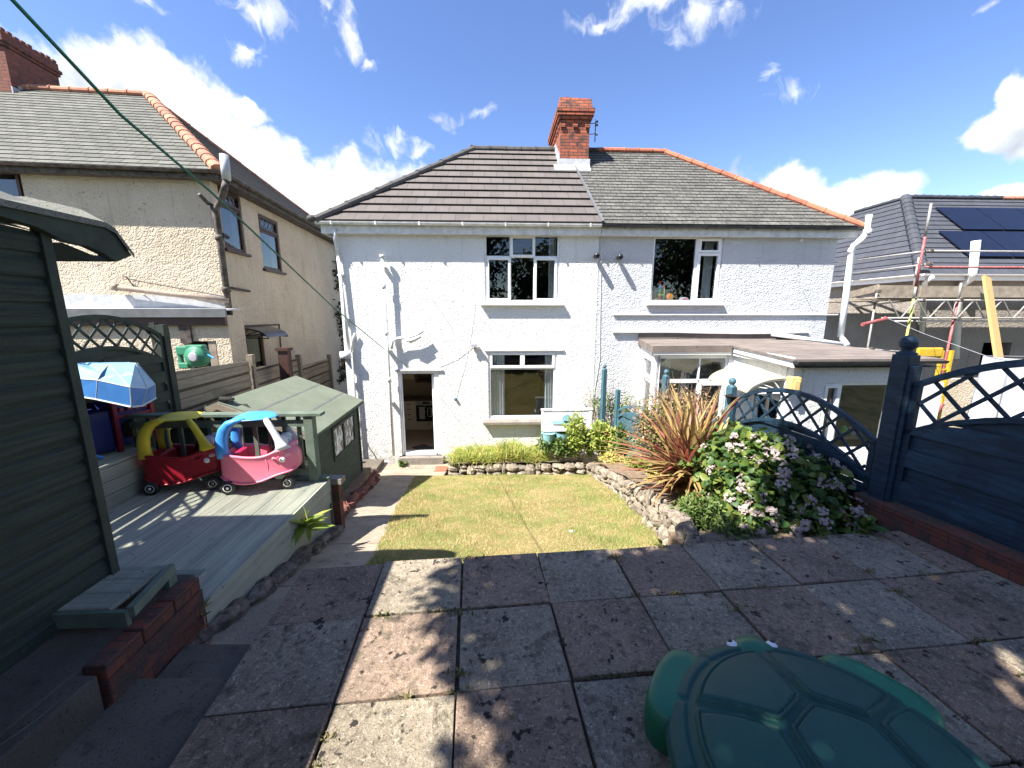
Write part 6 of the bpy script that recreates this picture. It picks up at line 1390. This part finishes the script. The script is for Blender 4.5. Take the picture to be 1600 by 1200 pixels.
# dead looking bush
c_ = C(2.52, 5.9); db = plant('dead_bush', (c_.x, c_.y, .9), 'dry brown twiggy bush in front of the bay window', 'bush'); m = MB()
for k in range(130):
    a = random.uniform(0, 6.28); r_ = random.uniform(.1, .75); top = Vector((c_.x + r_ * math.cos(a), c_.y + r_ * math.sin(a) * .8, random.uniform(1.5, 2.42))); b0 = Vector((c_.x + random.uniform(-.15, .15), c_.y + random.uniform(-.15, .15), .85)); mid = b0.lerp(top, .5) + Vector((random.uniform(-.1, .1), random.uniform(-.1, .1), .1)); m.tube([b0, mid, top], [.007, .005, .002], 4)
    for j in range(4): e = mid.lerp(top, random.random()); m.tube([e, e + Vector((random.uniform(-.2, .2), random.uniform(-.2, .2), random.uniform(-.05, .2)))], [.003, .0015], 3)
m.build('twigs', 'twig', db); crown('dry_leaves', db, [(c_.x, c_.y, 1.75, .62, .5, .55), (c_.x - .25, c_.y, 1.5, .45, .4, .45), (c_.x + .3, c_.y - .1, 1.9, .42, .4, .42)], 4200, .045, 'leaf_dead', .6, 0, .35); crown('green_leaves', db, [(c_.x - .05, c_.y - .1, 1.7, .5, .45, .5), (c_.x - .3, c_.y, 1.4, .35, .3, .35)], 900, .05, 'leaf_mid', .6, 0, .4)
def shrub(name, pxs, label, mat, n, size, rx, rz, group=None, up=.2, shell=.45, wr=.5, stems=8, zoff=0):
    c = atG(*pxs); c.z += .25 + zoff; t = plant(name, c, label, 'shrub', group); bl = [(c.x + random.uniform(-rx, rx) * .6, c.y + random.uniform(-.15, .15), c.z + rz * random.uniform(.7, 1.25), rx * .55, rx * .5, rz * random.uniform(.45, .7)) for _ in range(5)]
    crown('foliage', t, bl, n, size, mat, wr, up, shell); m = MB()
    for k in range(stems): b = random.choice(bl); m.tube([c + Vector((random.uniform(-.08, .08), 0, -.1)), Vector(b[:3]) + Vector((random.uniform(-rx, rx) * .4, random.uniform(-.1, .1), rz * random.uniform(0, .6)))], [.006, .003], 4)
    m.build('stems', 'twig', t); return t
shrub('shrub', (868, 738), 'leafy green shrub in front of the white slatted play bench', 'leaf_mid', 1500, .075, .38, .42)
shrub('shrub', (905, 738), 'bright green leafy shrub left of the blue fence post', 'leaf_bright', 2400, .075, .40, .62)
shrub('shrub', (945, 740), 'bright green shrub beside the corner of the stone wall', 'leaf_bright', 1700, .08, .36, .55)
shrub('shrub', (985, 742), 'mid green shrub in front of the low pale blue fence panel', 'leaf_mid', 1600, .07, .38, .55)
shrub('low_plant', (1015, 742), 'yellow green ground plants between the corner shrubs and the flax', 'leaf_yellow', 2200, .06, .6, .2, shell=.2, stems=3)
shrub('shrub', (1040, 745), 'loose green shrub between the flax and the low blue panel', 'leaf_mid', 1600, .07, .4, .5)
shrub('low_plant', (968, 742), 'straw coloured plants behind the bend of the stone wall', 'leaf_yellow', 1500, .06, .45, .16, shell=.2, stems=3)
shrub('low_plant', (1000, 755), 'low yellow green plants on the stone wall under the flax blades', 'leaf_bright', 1300, .05, .35, .14, shell=.3, stems=3)
shrub('low_plant', (1030, 780), 'low yellowing plants on the wall top at the foot of the flax', 'leaf_yellow', 900, .05, .3, .12, shell=.3, stems=3)
shrub('low_plant', (1130, 868), 'low leafy weeds along the patio edge below the hydrangea', 'leaf_mid', 1500, .05, .5, .12, shell=.2, stems=6)
shrub('low_plant', (1085, 862), 'scrambling weeds on the wall between the flax and the patio', 'leaf_mid', 1200, .05, .34, .2, shell=.3, stems=12)
# sparse climbing rose
c = atG(950, 735); t = plant('climbing_rose', c, 'sparse thorny rose stems climbing over the pale blue fence', 'rose'); m = MB()
for k in range(26):
    e = Vector((c.x + random.uniform(-.5, .9), c.y + .45 + random.uniform(-.1, .2), random.uniform(1.3, 2.0))); b0 = c + Vector((random.uniform(-.1, .3), .4, .1)); m.tube([b0, b0.lerp(e, .6) + Vector((0, 0, .15)), e], [.007, .005, .002], 4)
    for j in range(3): f = b0.lerp(e, random.uniform(.4, 1)); m.tube([f, f + Vector((random.uniform(-.2, .2), random.uniform(-.1, .1), random.uniform(-.05, .2)))], [.003, .0015], 3)
m.build('stems', 'twig', t); crown('foliage', t, [(c.x, c.y + .45, 1.35, .55, .25, .35), (c.x + .5, c.y + .4, 1.3, .5, .25, .35)], 700, .05, 'leaf_mid', .6, 0, .2)
# strap leaved strip under the window
n = 3400; x0_, x1_ = atG(702, 738).x + .08, atG(860, 738).x; P = np.stack([x0_ + (x1_ - x0_) * rng.random(n), yF + .15 + .75 * rng.random(n), np.full(n, .2)], 1)
V, F = blades(P, (.16 + .26 * rng.random(n)) * (.8 + .35 * np.sin(P[:, 0] * 5.3) * np.sin(P[:, 0] * 2.1 + 1)), .014 + .013 * rng.random(n), .08 + .30 * rng.random(n), hdirs(n), 4); k1 = int(n * .62) * 4
Fa, Fb = F[:k1], F[k1:]; 
t = plant('strap_leaf_border', ((x0_ + x1_) / 2, yF + .5, .2), 'strip of yellow green strap leaves below the ground floor window', 'border plants')
mesh_np('green_leaves', V[:int(n * .62) * 10], Fa, None, ['leaf_bright'], t); mesh_np('yellow_leaves', V[int(n * .62) * 10:], Fb - int(n * .62) * 10, None, ['leaf_yellow'], t)
# wispy seed heads by the wall
# dock plant at the deck kerb
def tuft(name, c, n, L, mat, label, cat, wr=.3, w=(.01, .02)):
    D = rand_dirs(n, .6); V, F = leaf_arrays(np.tile(np.array(c), (n, 1)) + rng.normal(size=(n, 3)) * .015, D, rand_dirs(n, 1.5), L * (.5 + .6 * rng.random(n)), wr, .05, .3); return mesh_np(name, V, F, None, [mat], label=label, cat=cat)
q = at(478, 822, X=-1.93); tuft('dock_plant', (q.x, q.y, q.z), 26, .26, 'leaf_bright', 'bright green dock plant growing from the kerb of the decking', 'weed', .32)
q = at(312, 960, X=-1.93); tuft('fern', (q.x - .02, q.y, q.z), 26, .13, 'weed', 'small dried fern at the corner of the stub brick wall', 'weed', .18)
q = atG(636, 716); tuft('weed_clump', (q.x, H - .22, -.06), 60, .16, 'leaf_mid', 'pale weeds growing at the doorstep of the open door', 'weed', .3)
q = atG(1040, 858); tuft('weed_clump', (q.x, q.y, q.z), 60, .14, 'leaf_mid', 'green weeds at the near corner of lawn and stone wall', 'weed', .3)
q = atG(470, 858)
# weeds in the patio joints (one mass)
P = []; 
for k in range(130):
    r_, c = random.randint(0, 5), random.randint(0, 7)
    if random.random() < .5: x, y = c * cw, -random.uniform(0, 6) * rw
    else: x, y = random.uniform(0, 7) * cw, -r_ * rw
    if y > -.03: y = -.03
    if x < 1.2 and random.random() < .5: continue
    for _ in range(random.randint(6, 34)): P.append(tuple(FP(x + random.gauss(0, .035), y + random.gauss(0, .012) if random.random() < .7 else y, -.004)))
P = np.array(P); n = len(P); V, F = leaf_arrays(P, rand_dirs(n, .5), rand_dirs(n, 1), .028 * (.4 + rng.random(n)), .4)
mesh_np('joint_weeds', V, F, None, ['weed'], label='small dry weeds sprouting from the joints of the patio slabs', kind='stuff', cat='weeds')
q = at(1352, 832, Z=PZ); tuft('weed_clump', (q.x, q.y, q.z + .02), 24, .13, 'leaf_hydrangea', 'fallen hydrangea leaves on the patio corner slab', 'leaves', .6)
# ------------------------------------------------------------------ trees
def tree(name, base, h, blobs, n, size, mat, label, tr=.14):
    t = T(name, base, label, 'tree'); b = Vector(base); m = MB(); top = b + Vector((.1, .1, h)); m.sweep([b, b.lerp(top, .35) + Vector((.08, 0, 0)), b.lerp(top, .7), top], [tr, tr * .75, tr * .5, tr * .2], seg=10)
    for bl in blobs:
        s_ = b.lerp(top, random.uniform(.35, .75)); e = Vector(bl[:3]); m.sweep([s_, s_.lerp(e, .5) + Vector((0, 0, .15)), e], [tr * .35, tr * .22, tr * .06], seg=6)
        for k in range(5): e2 = e + Vector((random.uniform(-1, 1) * bl[3], random.uniform(-1, 1) * bl[4], random.uniform(-.6, .8) * bl[5])) * .8; m.tube([s_.lerp(e, .7), e2], [tr * .12, .006], 5)
    m.build('trunk', 'bark', t); crown('crown', t, blobs, n, size, mat, .55, -.1, .45); return t
# garden tree behind the viewer whose shade dapples the patio
SHB = [(-3.3, -2.6), (-3.4, -1.6), (-3.35, -.6), (-3.1, .3), (-2.4, -3.0), (-2.3, -1.9), (-2.3, -.8), (-2.2, .35), (-1.4, -2.6), (-1.3, -1.4), (-1.3, -.3), (-1.3, .7), (-.6, -2.0), (-.5, -.9), (-.5, .3), (-.4, 1.2), (.3, -1.2), (.35, -.1), (.4, .9), (.9, .4), (.2, 1.7)]
tree('garden_tree', (-1.5, -3.0, 1.5), 5.4, [(x + .14 + random.uniform(-.12, .12), y + random.uniform(-.12, .12), 7.0 + random.uniform(-.5, .6), .72, .66, .52) for x, y in SHB], 40000, .12, 'leaf_tree', 'leafy garden tree behind the patio shading the slabs', .13)
P = np.stack([-16 + 40 * rng.random(30000), -7 + 1.2 * rng.random(30000), .6 + 3.6 * rng.random(30000)], 1); V, F = leaf_arrays(P, rand_dirs(30000), rand_dirs(30000, .5), .22 * (.6 + .8 * rng.random(30000)), .6)
mesh_np('hedge', V, F, None, ['leaf_dark'], label='long dark green hedge across the foot of the garden behind the viewer', cat='hedge')
# taller trees farther behind, mirrored in the windows
for k, (x, y, h, r_) in enumerate(((-9, -16, 9, 3.4), (-3, -18, 11, 4), (4, -17, 10, 3.8), (10, -16, 9, 3.5), (17, -14, 9, 3.6))):
    tree('tall_tree', (x, y, 1), h * .7, [(x + random.uniform(-1, 1) * r_ * .6, y + random.uniform(-1, 1) * r_ * .5, 1 + h * random.uniform(.35, .95), r_ * .6, r_ * .6, r_ * .5) for _ in range(8)], 3500, .42, 'leaf_dark', ('far left', 'second from the left', 'middle', 'second from the right', 'far right')[k] + ' tall tree in the row behind the garden hedge', .3)
# dark greenery in the gap between the houses
gx = at(516, 470, Y=15).x
tree('conifer', (gx - .2, 15.5, -.3), 5.0, [(gx - .3 + random.uniform(-.5, .5), 15.5 + random.uniform(-.5, .5), z, .75, .7, .6) for z in np.linspace(.6, 5.3, 9)], 4500, .16, 'leaf_dark', 'dark green tree showing in the gap between the two houses', .12)

# ================================================================== TOYS
def coupe(loc, rz, cb, cin, croof, cfront, label, eyec):
    t = T('toy_car', loc, label, 'toy car', 'ride-on toy cars', rz); L = True
    xs = [-.375, -.36, -.31, -.24, -.15, -.05, .05, .13, .20, .27, .33, .375, .392]
    W = [.12, .170, .198, .208, .215, .218, .218, .216, .21, .20, .18, .135, .08]
    ZB = [.20, .16, .125, .095, .075, .075, .095, .125, .15, .165, .175, .20, .235]
    ZR = [.37, .415, .44, .435, .415, .40, .40, .42, .455, .46, .435, .38, .33]
    tub = [0, 0, 1, 1, 1, 1, 1, 1, 0, 0, 0, 0, 0]; V = []; F = []; k = 0
    for x, w, zb, zr, tb in zip(xs, W, ZB, ZR, tub):
        zf = zb + .05 if tb else zr + .012
        pr = [(0, zb), (w * .70, zb + .002), (w * .93, zb + .02), (w * 1.03, zb + .032), (w * 1.0, zb + .055), (w * .965, (zb + zr) / 2), (w * .97, zr - .035), (w * 1.02, zr - .018), (w * 1.015, zr), (w * .93, zr + .006)]
        pr += [(w * .84, zr - .004), (w * .80, zr - .04), (w * .76, zf + .03), (w * .6, zf), (0, zf)] if tb else [(w * .80, zr + .012), (w * .6, zr + .022), (w * .4, zr + .028), (w * .2, zr + .03), (0, zr + .03)]
        ring_ = [(x, -a, b) for a, b in pr] + [(x, a, b) for a, b in pr[::-1][1:-1]]; k = len(ring_); V += ring_
    n = len(xs)
    for i in range(n - 1):
        for j in range(k): F.append((i * k + j, (i + 1) * k + j, (i + 1) * k + (j + 1) % k, i * k + (j + 1) % k))
    F += [tuple(range(k)), tuple((n - 1) * k + j for j in range(k))[::-1]]
    m = MB(); m.shared(V, F); o = m.build('body', cb, t, smooth=True, local=True); sm = o.modifiers.new('s', 'SUBSURF'); sm.levels = sm.render_levels = 2
    # rubbing strip along the sill and door outline
    for s_ in (-1, 1):
        m = MB(); m.tube([(x, s_ * (w * 1.02 + .003), zb + .035) for x, w, zb in zip(xs[1:-1], W[1:-1], ZB[1:-1])], .011, 6); m.build('sill_strip', cb, t, smooth=True, local=True)
        m = MB(); dp = [(-.20, .39), (-.205, .30), (-.17, .20), (-.10, .135), (.0, .135), (.08, .17), (.115, .22), (.118, .30), (.10, .38)]
        m.tube([(x, s_ * (float(np.interp(x, xs, W)) * .968 + .001), z) for x, z in dp], .003, 5); m.build('door_outline', cb, t, smooth=True, local=True)
    m = MB(); m.box(-.20, -.13, .18, .0, .13, .225); m.box(-.27, -.13, .18, -.20, .13, .42); m.build('seat', cin, t, bevel=.02, local=True)
    # roof and pillars
    for s_ in (-1, 1):
        pts = [(-.315, s_ * .158, .40), (-.325, s_ * .158, .50), (-.315, s_ * .157, .61), (-.285, s_ * .152, .700), (-.235, s_ * .145, .762), (-.16, s_ * .130, .795), (-.06, s_ * .11, .812)]
        m = MB(); m.sweep(pts, [.038, .036, .038, .045, .055, .07, .07], [.064, .056, .054, .052, .044, .028, .010], 16, p=3.0, side=(0, 1, 0)); m.build('rear_pillar', croof, t, smooth=True, local=True)
        pts = [(.11, s_ * .135, .802), (.155, s_ * .148, .73), (.20, s_ * .158, .64), (.235, s_ * .166, .56), (.255, s_ * .172, .50), (.268, s_ * .172, .455)]
        m = MB(); m.sweep(pts, [.020, .022, .022, .022, .026, .034], [.026, .034, .036, .042, .058, .090], 14, p=2.6, side=(0, 1, 0)); m.build('front_pillar', cfront, t, smooth=True, local=True)
    V = []; F = []; nr, na = 10, 40
    for side in (1, -1):
        b0 = len(V)
        for i in range(nr + 1):
            r_ = math.sin(i / nr * math.pi / 2)
            for j in range(na):
                a = 2 * math.pi * j / na; x = -.045 + .245 * r_ * math.cos(a); y = .19 * r_ * math.copysign(abs(math.sin(a)) ** .85, math.sin(a))
                zc = .832 - .030 * r_ ** 2 - 1.1 * max(0, -x - .10) ** 2
                V.append((x, y, zc + (.016 if side > 0 else -.024) * math.cos(i / nr * math.pi / 2)))
        for i in range(nr):
            for j in range(na): q = (b0 + i * na + j, b0 + (i + 1) * na + j, b0 + (i + 1) * na + (j + 1) % na, b0 + i * na + (j + 1) % na); F.append(q if side > 0 else q[::-1])
    m = MB(); m.shared(V, F); m.build('roof', croof, t, smooth=True, local=True)
    # wheels
    def wheel(x, y, r, w, nm, tilt=0):
        m = MB(); m.lathe([(r * .55, -w * .5), (r * .9, -w * .5), (r, -w * .28), (r, w * .28), (r * .9, w * .5), (r * .55, w * .5)], (x, y, r), 'y', 24); wv_ = m.build(nm, 'toy_tyre', t, smooth=True, local=True)
        m = MB(); m.lathe([(0, -w * .56), (r * .16, -w * .60), (r * .22, -w * .45), (r * .46, -w * .50), (r * .56, -w * .52), (r * .57, w * .52), (0, w * .5)], (x, y, r), 'y', 20); m.build('hub', 'toy_white', wv_, smooth=True, local=True)
    for s_ in (-1, 1): wheel(-.29, s_ * .205, .078, .055, 'wheel'); wheel(.285, s_ * .17, .072, .062, 'wheel')
    m = MB(); m.tube([(-.29, -.19, .078), (-.29, .19, .078)], .01)
    for s_ in (-1, 1): m.tube([(.285, s_ * .212, .05), (.285, s_ * .214, .11), (.285, s_ * .16, .155), (.285, s_ * .12, .15)], .009, 6); m.tube([(.285, s_ * .14, .15), (.285, s_ * .14, .21)], .016)
    m.build('axle', 'iron_dark', t, smooth=True, local=True)
    # eyes
    m = MB(); m.ball((.225, -.062, .515), (.066, .075, .068), 18); m.ball((.225, .062, .515), (.066, .075, .068), 18); e = m.build('eye_dome', 'toy_white' if eyec else 'toy_grey', t, smooth=True, local=True)
    for s_ in (-1, 1):
        m = MB(); m.ball((.256, s_ * .055, .512), (.042, .046, .045), 14); m.ball((.281, s_ * .052, .512), (.0215, .020, .030), 12, 1); m.build('eye', ['toy_white', 'oven_black' if not eyec else 'toy_blue'], t, smooth=True, local=True)
    for s_ in (-1, 1):
        x = .262; y = s_ * (float(np.interp(x, xs, W)) * .985); m = MB(); m.lathe([(0, .008), (.022, .007), (.03, 0), (.03, -.01)] if s_ > 0 else [(0, -.008), (.022, -.007), (.03, 0), (.03, .01)], (x, y, .345), 'y', 16); m.build('headlight', 'toy_white', t, smooth=True, local=True)
        m = MB(); x = .315; y = s_ * float(np.interp(x, xs, W)) * .99; a = math.radians(-32 * s_); k_ = lambda u, v, d: (x + u * math.cos(a) + d * math.sin(a) * -s_ * -1 * 0, y + u * math.sin(a) + s_ * d, .395 + v)
        m.face([k_(.026 * math.cos(w_), .017 * math.sin(w_), .005) for w_ in np.linspace(0, 6.1, 18)], 0); m.face([k_(.020 * math.cos(w_), .011 * math.sin(w_), .0065) for w_ in np.linspace(0, 6.1, 18)], 1)
        m.face([k_(.013 * math.cos(w_), .004 * math.sin(w_), .008) for w_ in np.linspace(0, 6.1, 12)], 0); m.build('badge', ['toy_white', cb], t, local=True)
        m = MB(); x = .205; y = s_ * float(np.interp(x, xs, W)) * 1.01; m.tube([(x - .03, y, .385), (x + .0, y + s_ * .008, .37), (x + .03, y, .39)], .007, 6); m.ball((x - .03, y, .37), .012, 8); m.build('door_latch', cb, t, smooth=True, local=True)
    m = MB(); c0_ = Vector((.115, 0, .48)); pts = [c0_ + Vector((.03 * math.sin(a) * .5, .075 * math.cos(a), .07 * math.sin(a))) for a in np.linspace(0, 2 * math.pi, 17)]; m.tube(pts, .012, 6); m.tube([(.115, -.07, .48), (.115, .07, .48)], .01, 6); m.tube([(.115, 0, .48), (.18, 0, .44)], .014, 6); m.build('steering_wheel', 'black_plastic', t, smooth=True, local=True)
    return t
def ondeck(px, py): return at(px, py, Z=DZ)
a, b = ondeck(243, 772), ondeck(332, 765); ang = math.degrees(math.atan2(b.y - a.y, b.x - a.x)); c = a.lerp(b, .5) 
h_ = R(ang); off = Vector((-math.sin(h_), math.cos(h_), 0)) * .19
coupe((c.x + off.x, c.y + off.y, DZ), ang, 'toy_red', 'toy_red_floor', 'toy_yellow', 'toy_yellow', 'red ride-on toy car with yellow roof on the decking', 0)
a, b = ondeck(361, 771), ondeck(450, 764); ang = math.degrees(math.atan2(b.y - a.y, b.x - a.x)); c = a.lerp(b, .5); h_ = R(ang); off = Vector((-math.sin(h_), math.cos(h_), 0)) * .19
coupe((c.x + off.x, c.y + off.y, DZ), ang, 'toy_pink', 'toy_magenta', 'toy_blue', 'toy_white', 'pink ride-on toy car with blue roof and white front pillars', 1)

# toy kitchen and the blue cover over it
UZ = DZ + .43; a = at(190, 706, Z=UZ); b = at(245, 690, Z=UZ); kx, ky = a.x, a.y
t = T('toy_kitchen', (kx - .3, ky + .3, UZ), 'dark blue toy kitchen with red legs under the pale blue cover', 'toy kitchen')
d_ = (b - a); d_.z = 0; FK = Fr((kx, ky, 0), math.degrees(math.atan2(d_.y, d_.x))); Lk = d_.length
m = MB(FK); m.box(.02, .02, UZ + .05, Lk - .02, .62, UZ + .52); m.build('cabinet', 'kitchen_blue', t, bevel=.015)
m = MB(FK); m.box(-.62, .02, UZ + .03, -.02, .6, UZ + .48); m.build('side_unit', 'kitchen_blue', t, bevel=.02)
for x in (0, Lk):
    MB(FK).box(x - .022, -.02, UZ, x + .022, .03, UZ + .56).build('leg', 'kitchen_red', t, bevel=.008)
m = MB(FK); m.box(.02, -.012, UZ + .37, Lk - .02, .0, UZ + .40); m.build('towel_bar', 'kitchen_red', t)
m = MB(FK); k_ = [(Lk * .5 + Lk * .34 * math.copysign(abs(math.cos(w)) ** .5, math.cos(w)), .012, UZ + .23 + .10 * math.copysign(abs(math.sin(w)) ** .5, math.sin(w))) for w in np.linspace(0, 6.05, 22)]; m.prism(k_, (0, -.012, 0)); m.build('oven_window', 'oven_black', t)
m = MB(FK)
for i in range(4): m.lathe([(.0, -.03), (.022, -.028), (.024, 0)], (.06 + i * (Lk - .12) / 3, .015, UZ + .455), 'y', 12)
m.build('knob', 'kitchen_red', t)
m = MB(FK); m.tube([(-.5, -.06, UZ + .25), (-.22, -.1, UZ + .02)], .014); m.build('blue_rod', 'toy_blue', t)
# faceted fabric cover
cx_, cy_ = at(195, 600, Y=4.1).x, 4.05
def fp(px, py, y): return at(px, py, Y=y)
lo = [fp(100, 616, 3.75), fp(150, 624, 3.6), fp(205, 636, 3.55), fp(222, 634, 3.75), fp(243, 622, 4.1), fp(215, 612, 4.5), fp(120, 600, 4.5)]
mi_ = [fp(96, 590, 3.75), fp(152, 594, 3.6), fp(203, 605, 3.55), fp(230, 607, 3.8), fp(242, 600, 4.1), fp(216, 592, 4.5), fp(118, 585, 4.5)]
hi_ = [fp(112, 568, 3.9), fp(158, 583, 3.66), fp(170, 569, 3.85), fp(211, 567, 3.95), fp(214, 567, 4.15), fp(200, 566, 4.35), fp(130, 566, 4.35)]
t = T('play_tent', (lo[2].x - .4, 4.0, lo[2].z), 'faded blue faceted fabric play tent lying on top of the toy kitchen', 'play tent'); k = len(lo)
m = MB(); 
for i in range(k): j = (i + 1) % k; m.face([lo[i], lo[j], mi_[j], mi_[i]])
m.face(lo[::-1]); m.build('lower_panels', 'tarp_blue', t)
m = MB()
for i in range(k): j = (i + 1) % k; m.face([mi_[i], mi_[j], hi_[j]]); m.face([mi_[i], hi_[j], hi_[i]])
m.face(hi_); m.build('upper_panels', 'tarp_pale', t)
m = MB()
for i in range(k): j = (i + 1) % k; m.tube([lo[i], lo[j]], .010, 6)
for i in range(k): j = (i + 1) % k; m.tube([mi_[i], mi_[j]], .004, 5); m.tube([mi_[i], hi_[i]], .005, 5); m.tube([mi_[i], lo[i]], .004, 5)
m.build('seams', 'tarp_edge', t)

# ------------------------------------------------------------------ turtle sandpit
tc_ = C(1.21, 1.11); tt = T('turtle_sandpit', (tc_.x, tc_.y, PZ), 'dark green turtle shaped sandpit on the slabs in the right foreground', 'sandpit', rz=-4)
nr, na = 150, 360; rr_ = np.linspace(0, 1, nr + 1)[:, None]; aa = np.linspace(0, 2 * np.pi, na, endpoint=False)[None]
RX, RYY = .605, .62; X = RX * rr_ * np.cos(aa); Y = RYY * rr_ * np.sin(aa); rad = np.broadcast_to(rr_, X.shape)
Z = .185 + .115 * (1 - rad.clip(0, .88) ** 2.2 / .88 ** 2.2) ** .8
cen = [(0.03, -.02)] + [(.375 * math.cos(math.radians(60 * k_ + 2)), .385 * math.sin(math.radians(60 * k_ + 2))) for k_ in range(6)]
d_ = np.sort(np.stack([np.hypot(X - cx, Y - cy) for cx, cy in cen]), axis=0); edge = (d_[1] - d_[0]) * .5; edge = np.minimum(edge, (.84 - rad) * .58)
ss = lambda x, a, b: np.clip((x - a) / (b - a), 0, 1) ** 2 * (3 - 2 * np.clip((x - a) / (b - a), 0, 1))
Z = Z + .020 * ss(edge, .011, .019) - .010 * (ss(edge, .023, .027) - ss(edge, .030, .036)) 
seg_ = np.abs(((aa * 12 / (2 * np.pi) + .5) % 1) - .5) * (2 * np.pi / 12) * .5; rim = ss(rad, .86, .885)
Z = Z + rim * (.016 - .010 * (1 - ss(np.broadcast_to(seg_, X.shape), .006, .014))) - .028 * ss(rad, .88, 1.0) - .03 * ss(rad, .975, 1.0)
V = np.stack([X, Y, Z], -1).reshape(-1, 3); i_, j_ = np.meshgrid(np.arange(nr), np.arange(na), indexing='ij'); F = np.stack([i_ * na + j_, (i_ + 1) * na + j_, (i_ + 1) * na + (j_ + 1) % na, i_ * na + (j_ + 1) % na], -1).reshape(-1, 4)
def local_np(name, V, F, mat, parent):
    o_ = ORG[parent.name]; ORG[parent.name] = Vector((0, 0, 0)); ob = mesh_np(name, V, F, None, [mat], parent, smooth=True); ORG[parent.name] = o_; return ob
local_np('shell_lid', V, F, 'turtle_shell', tt)
m = MB(); m.lathe([(.50, 0), (.54, .02), (.565, .10), (.575, .15), (.56, .17), (.3, .172)], (0, 0, 0), 'z', 64); m.v = [(x, y * 1.04, z) for x, y, z in m.v]; m.build('sandpit_body', 'turtle_body', tt, smooth=True, local=True)
def flipper(name, ang, r, a, b, h, rot):
    V = []; F = []; n, k = 28, 7; ca, sa = math.cos(R(rot)), math.sin(R(rot)); cx, cy = r * math.cos(R(ang)), r * math.sin(R(ang)); prof = [(1.0, 0), (1.04, .3), (1.0, .75), (.95, .90), (.86, .98), (.6, 1.0), (0, 1.0)]
    for (s_, z) in prof:
        for j in range(n):
            w = 2 * math.pi * j / n; x = a * s_ * math.copysign(abs(math.cos(w)) ** .75, math.cos(w)); y = b * s_ * math.copysign(abs(math.sin(w)) ** .75, math.sin(w)); V.append((cx + x * ca - y * sa, cy + x * sa + y * ca, h * z))
    for i in range(len(prof) - 1):
        for j in range(n): F.append((i * n + j, i * n + (j + 1) % n, (i + 1) * n + (j + 1) % n, (i + 1) * n + j))
    m = MB(); m.shared(V, F); return m.build(name, 'turtle_body', tt, smooth=True, local=True)
for an, ro in ((140, 52), (40, -48), (215, -40), (-35, 40)): flipper('leg', an, .585, .215, .115, .185, ro)
m = MB(); m.sweep([(0.0, .46, .10), (0, .51, .13), (0, .56, .14), (0, .605, .135), (0, .635, .12)], [.11, .12, .12, .10, .05], [.08, .085, .085, .07, .03], 20); hd = m.build('head', 'turtle_body', tt, smooth=True, local=True)
for s_ in (-1, 1):
    m = MB(); m.ball((s_ * .098, .575, .180), (.028, .034, .020), 14); m.ball((s_ * .104, .588, .187), (.015, .018, .014), 12, 1); m.build('eye', ['toy_white', 'oven_black'], hd, smooth=True, local=True)
m = MB(); q = (-.560, -.10, .125); mm = [(q[0] - .02, q[1] + .022 * math.cos(w), q[2] + .022 * math.sin(w)) for w in np.linspace(0, 6.0, 14)]; m.face(mm); m.face([(p[0] - .002, q[1] + (p[1] - q[1]) * .75, q[2] + (p[2] - q[2]) * .75) for p in mm], 1); m.build('sticker', ['sign_red', 'toy_white'], tt, local=True)

# ------------------------------------------------------------------ washing line, play bench, small bits
def cf(xc, f, h): p = C(xc, f); return Vector((p.x, p.y, CZ + h))
pts = [cf(-.45, -2.9, 1.35), cf(-.60, -1.0, 1.12), cf(-1.005, .9, .62), cf(-1.038, 1.13, .518), cf(-1.09, 1.49, .434), cf(-1.279, 2.79, .05), cf(-1.55, 4.65, -.42), cf(-1.86, 6.8, -.93), cf(-2.15, 8.78, -1.27)]
MB().tube(pts, .0042, 7).build('clothes_line', 'line_green', label='long green clothes line sloping down to the wall above the open door', cat='clothes line', smooth=True)
by = 8.25; a, b = at(848, 641, Y=by), at(905, 641, Y=by)
t = T('play_bench', ((a.x + b.x) / 2, by, .2), 'white slatted play bench with turquoise ornaments against the house wall', 'bench'); zt_ = a.z; z0_ = .15
m = MB()
for x in (a.x, b.x + .25): m.box(x - .025, by - .02, z0_, x + .025, by + .03, zt_)
m.box(a.x - .04, by - .03, zt_, b.x + .30, by + .04, zt_ + .03); m.box(a.x - .03, by - .32, at(860, 672, Y=by - .3).z - .03, b.x + .27, by - .02, at(860, 672, Y=by - .3).z); m.build('bench_frame', 'white_plain', t, bevel=.004)
m = MB(); z = at(860, 670, Y=by).z
while z < zt_ - .05: m.box(a.x + .03, by - .012, z, b.x + .22, by + .006, z + .095); z += .105
m.build('back_slats', 'bench_slat', t, bevel=.004)
m = MB(); q = at(886, 655, Y=by - .05); m.lathe([(.09, -.01), (.105, -.012), (.105, .012), (.09, .01)], q, 'y', 18); m.box(q.x - .33, by - .06, q.z - .10, q.x + .1, by - .03, q.z - .04); m.build('turquoise_ornament', 'teal_paint', t)
m = MB(); q = at(880, 684, Y=by - .3); m.lathe([(.12, -.12), (.17, .12), (.18, .14), (.15, .12), (.11, -.1)], q, 'z', 18); m.lathe([(.10, -.12), (.14, .10), (.15, .12)], q + Vector((-.32, 0, 0)), 'z', 16); m.build('turquoise_tub', 'teal_paint', t)
q = atG(893, 833); m = MB(); m.ball((q.x, q.y, q.z + .02), (.03, .02, .015), 7, 0, .25); m.build('paper_scrap', 'toy_white', label='tiny white scrap lying on the lawn', cat='litter')
q = at(1152, 622, Y=p2_.y - .1); m = MB(); m.lathe([(0, 0), (.06, .0), (.075, .03), (.0, .06)], (q.x - .09, p2_.y - .09, 2.28), 'z', 12); m.build('solar_light', 'black_plastic', label='small black solar light fixed to the blue post behind the flax', cat='garden light')
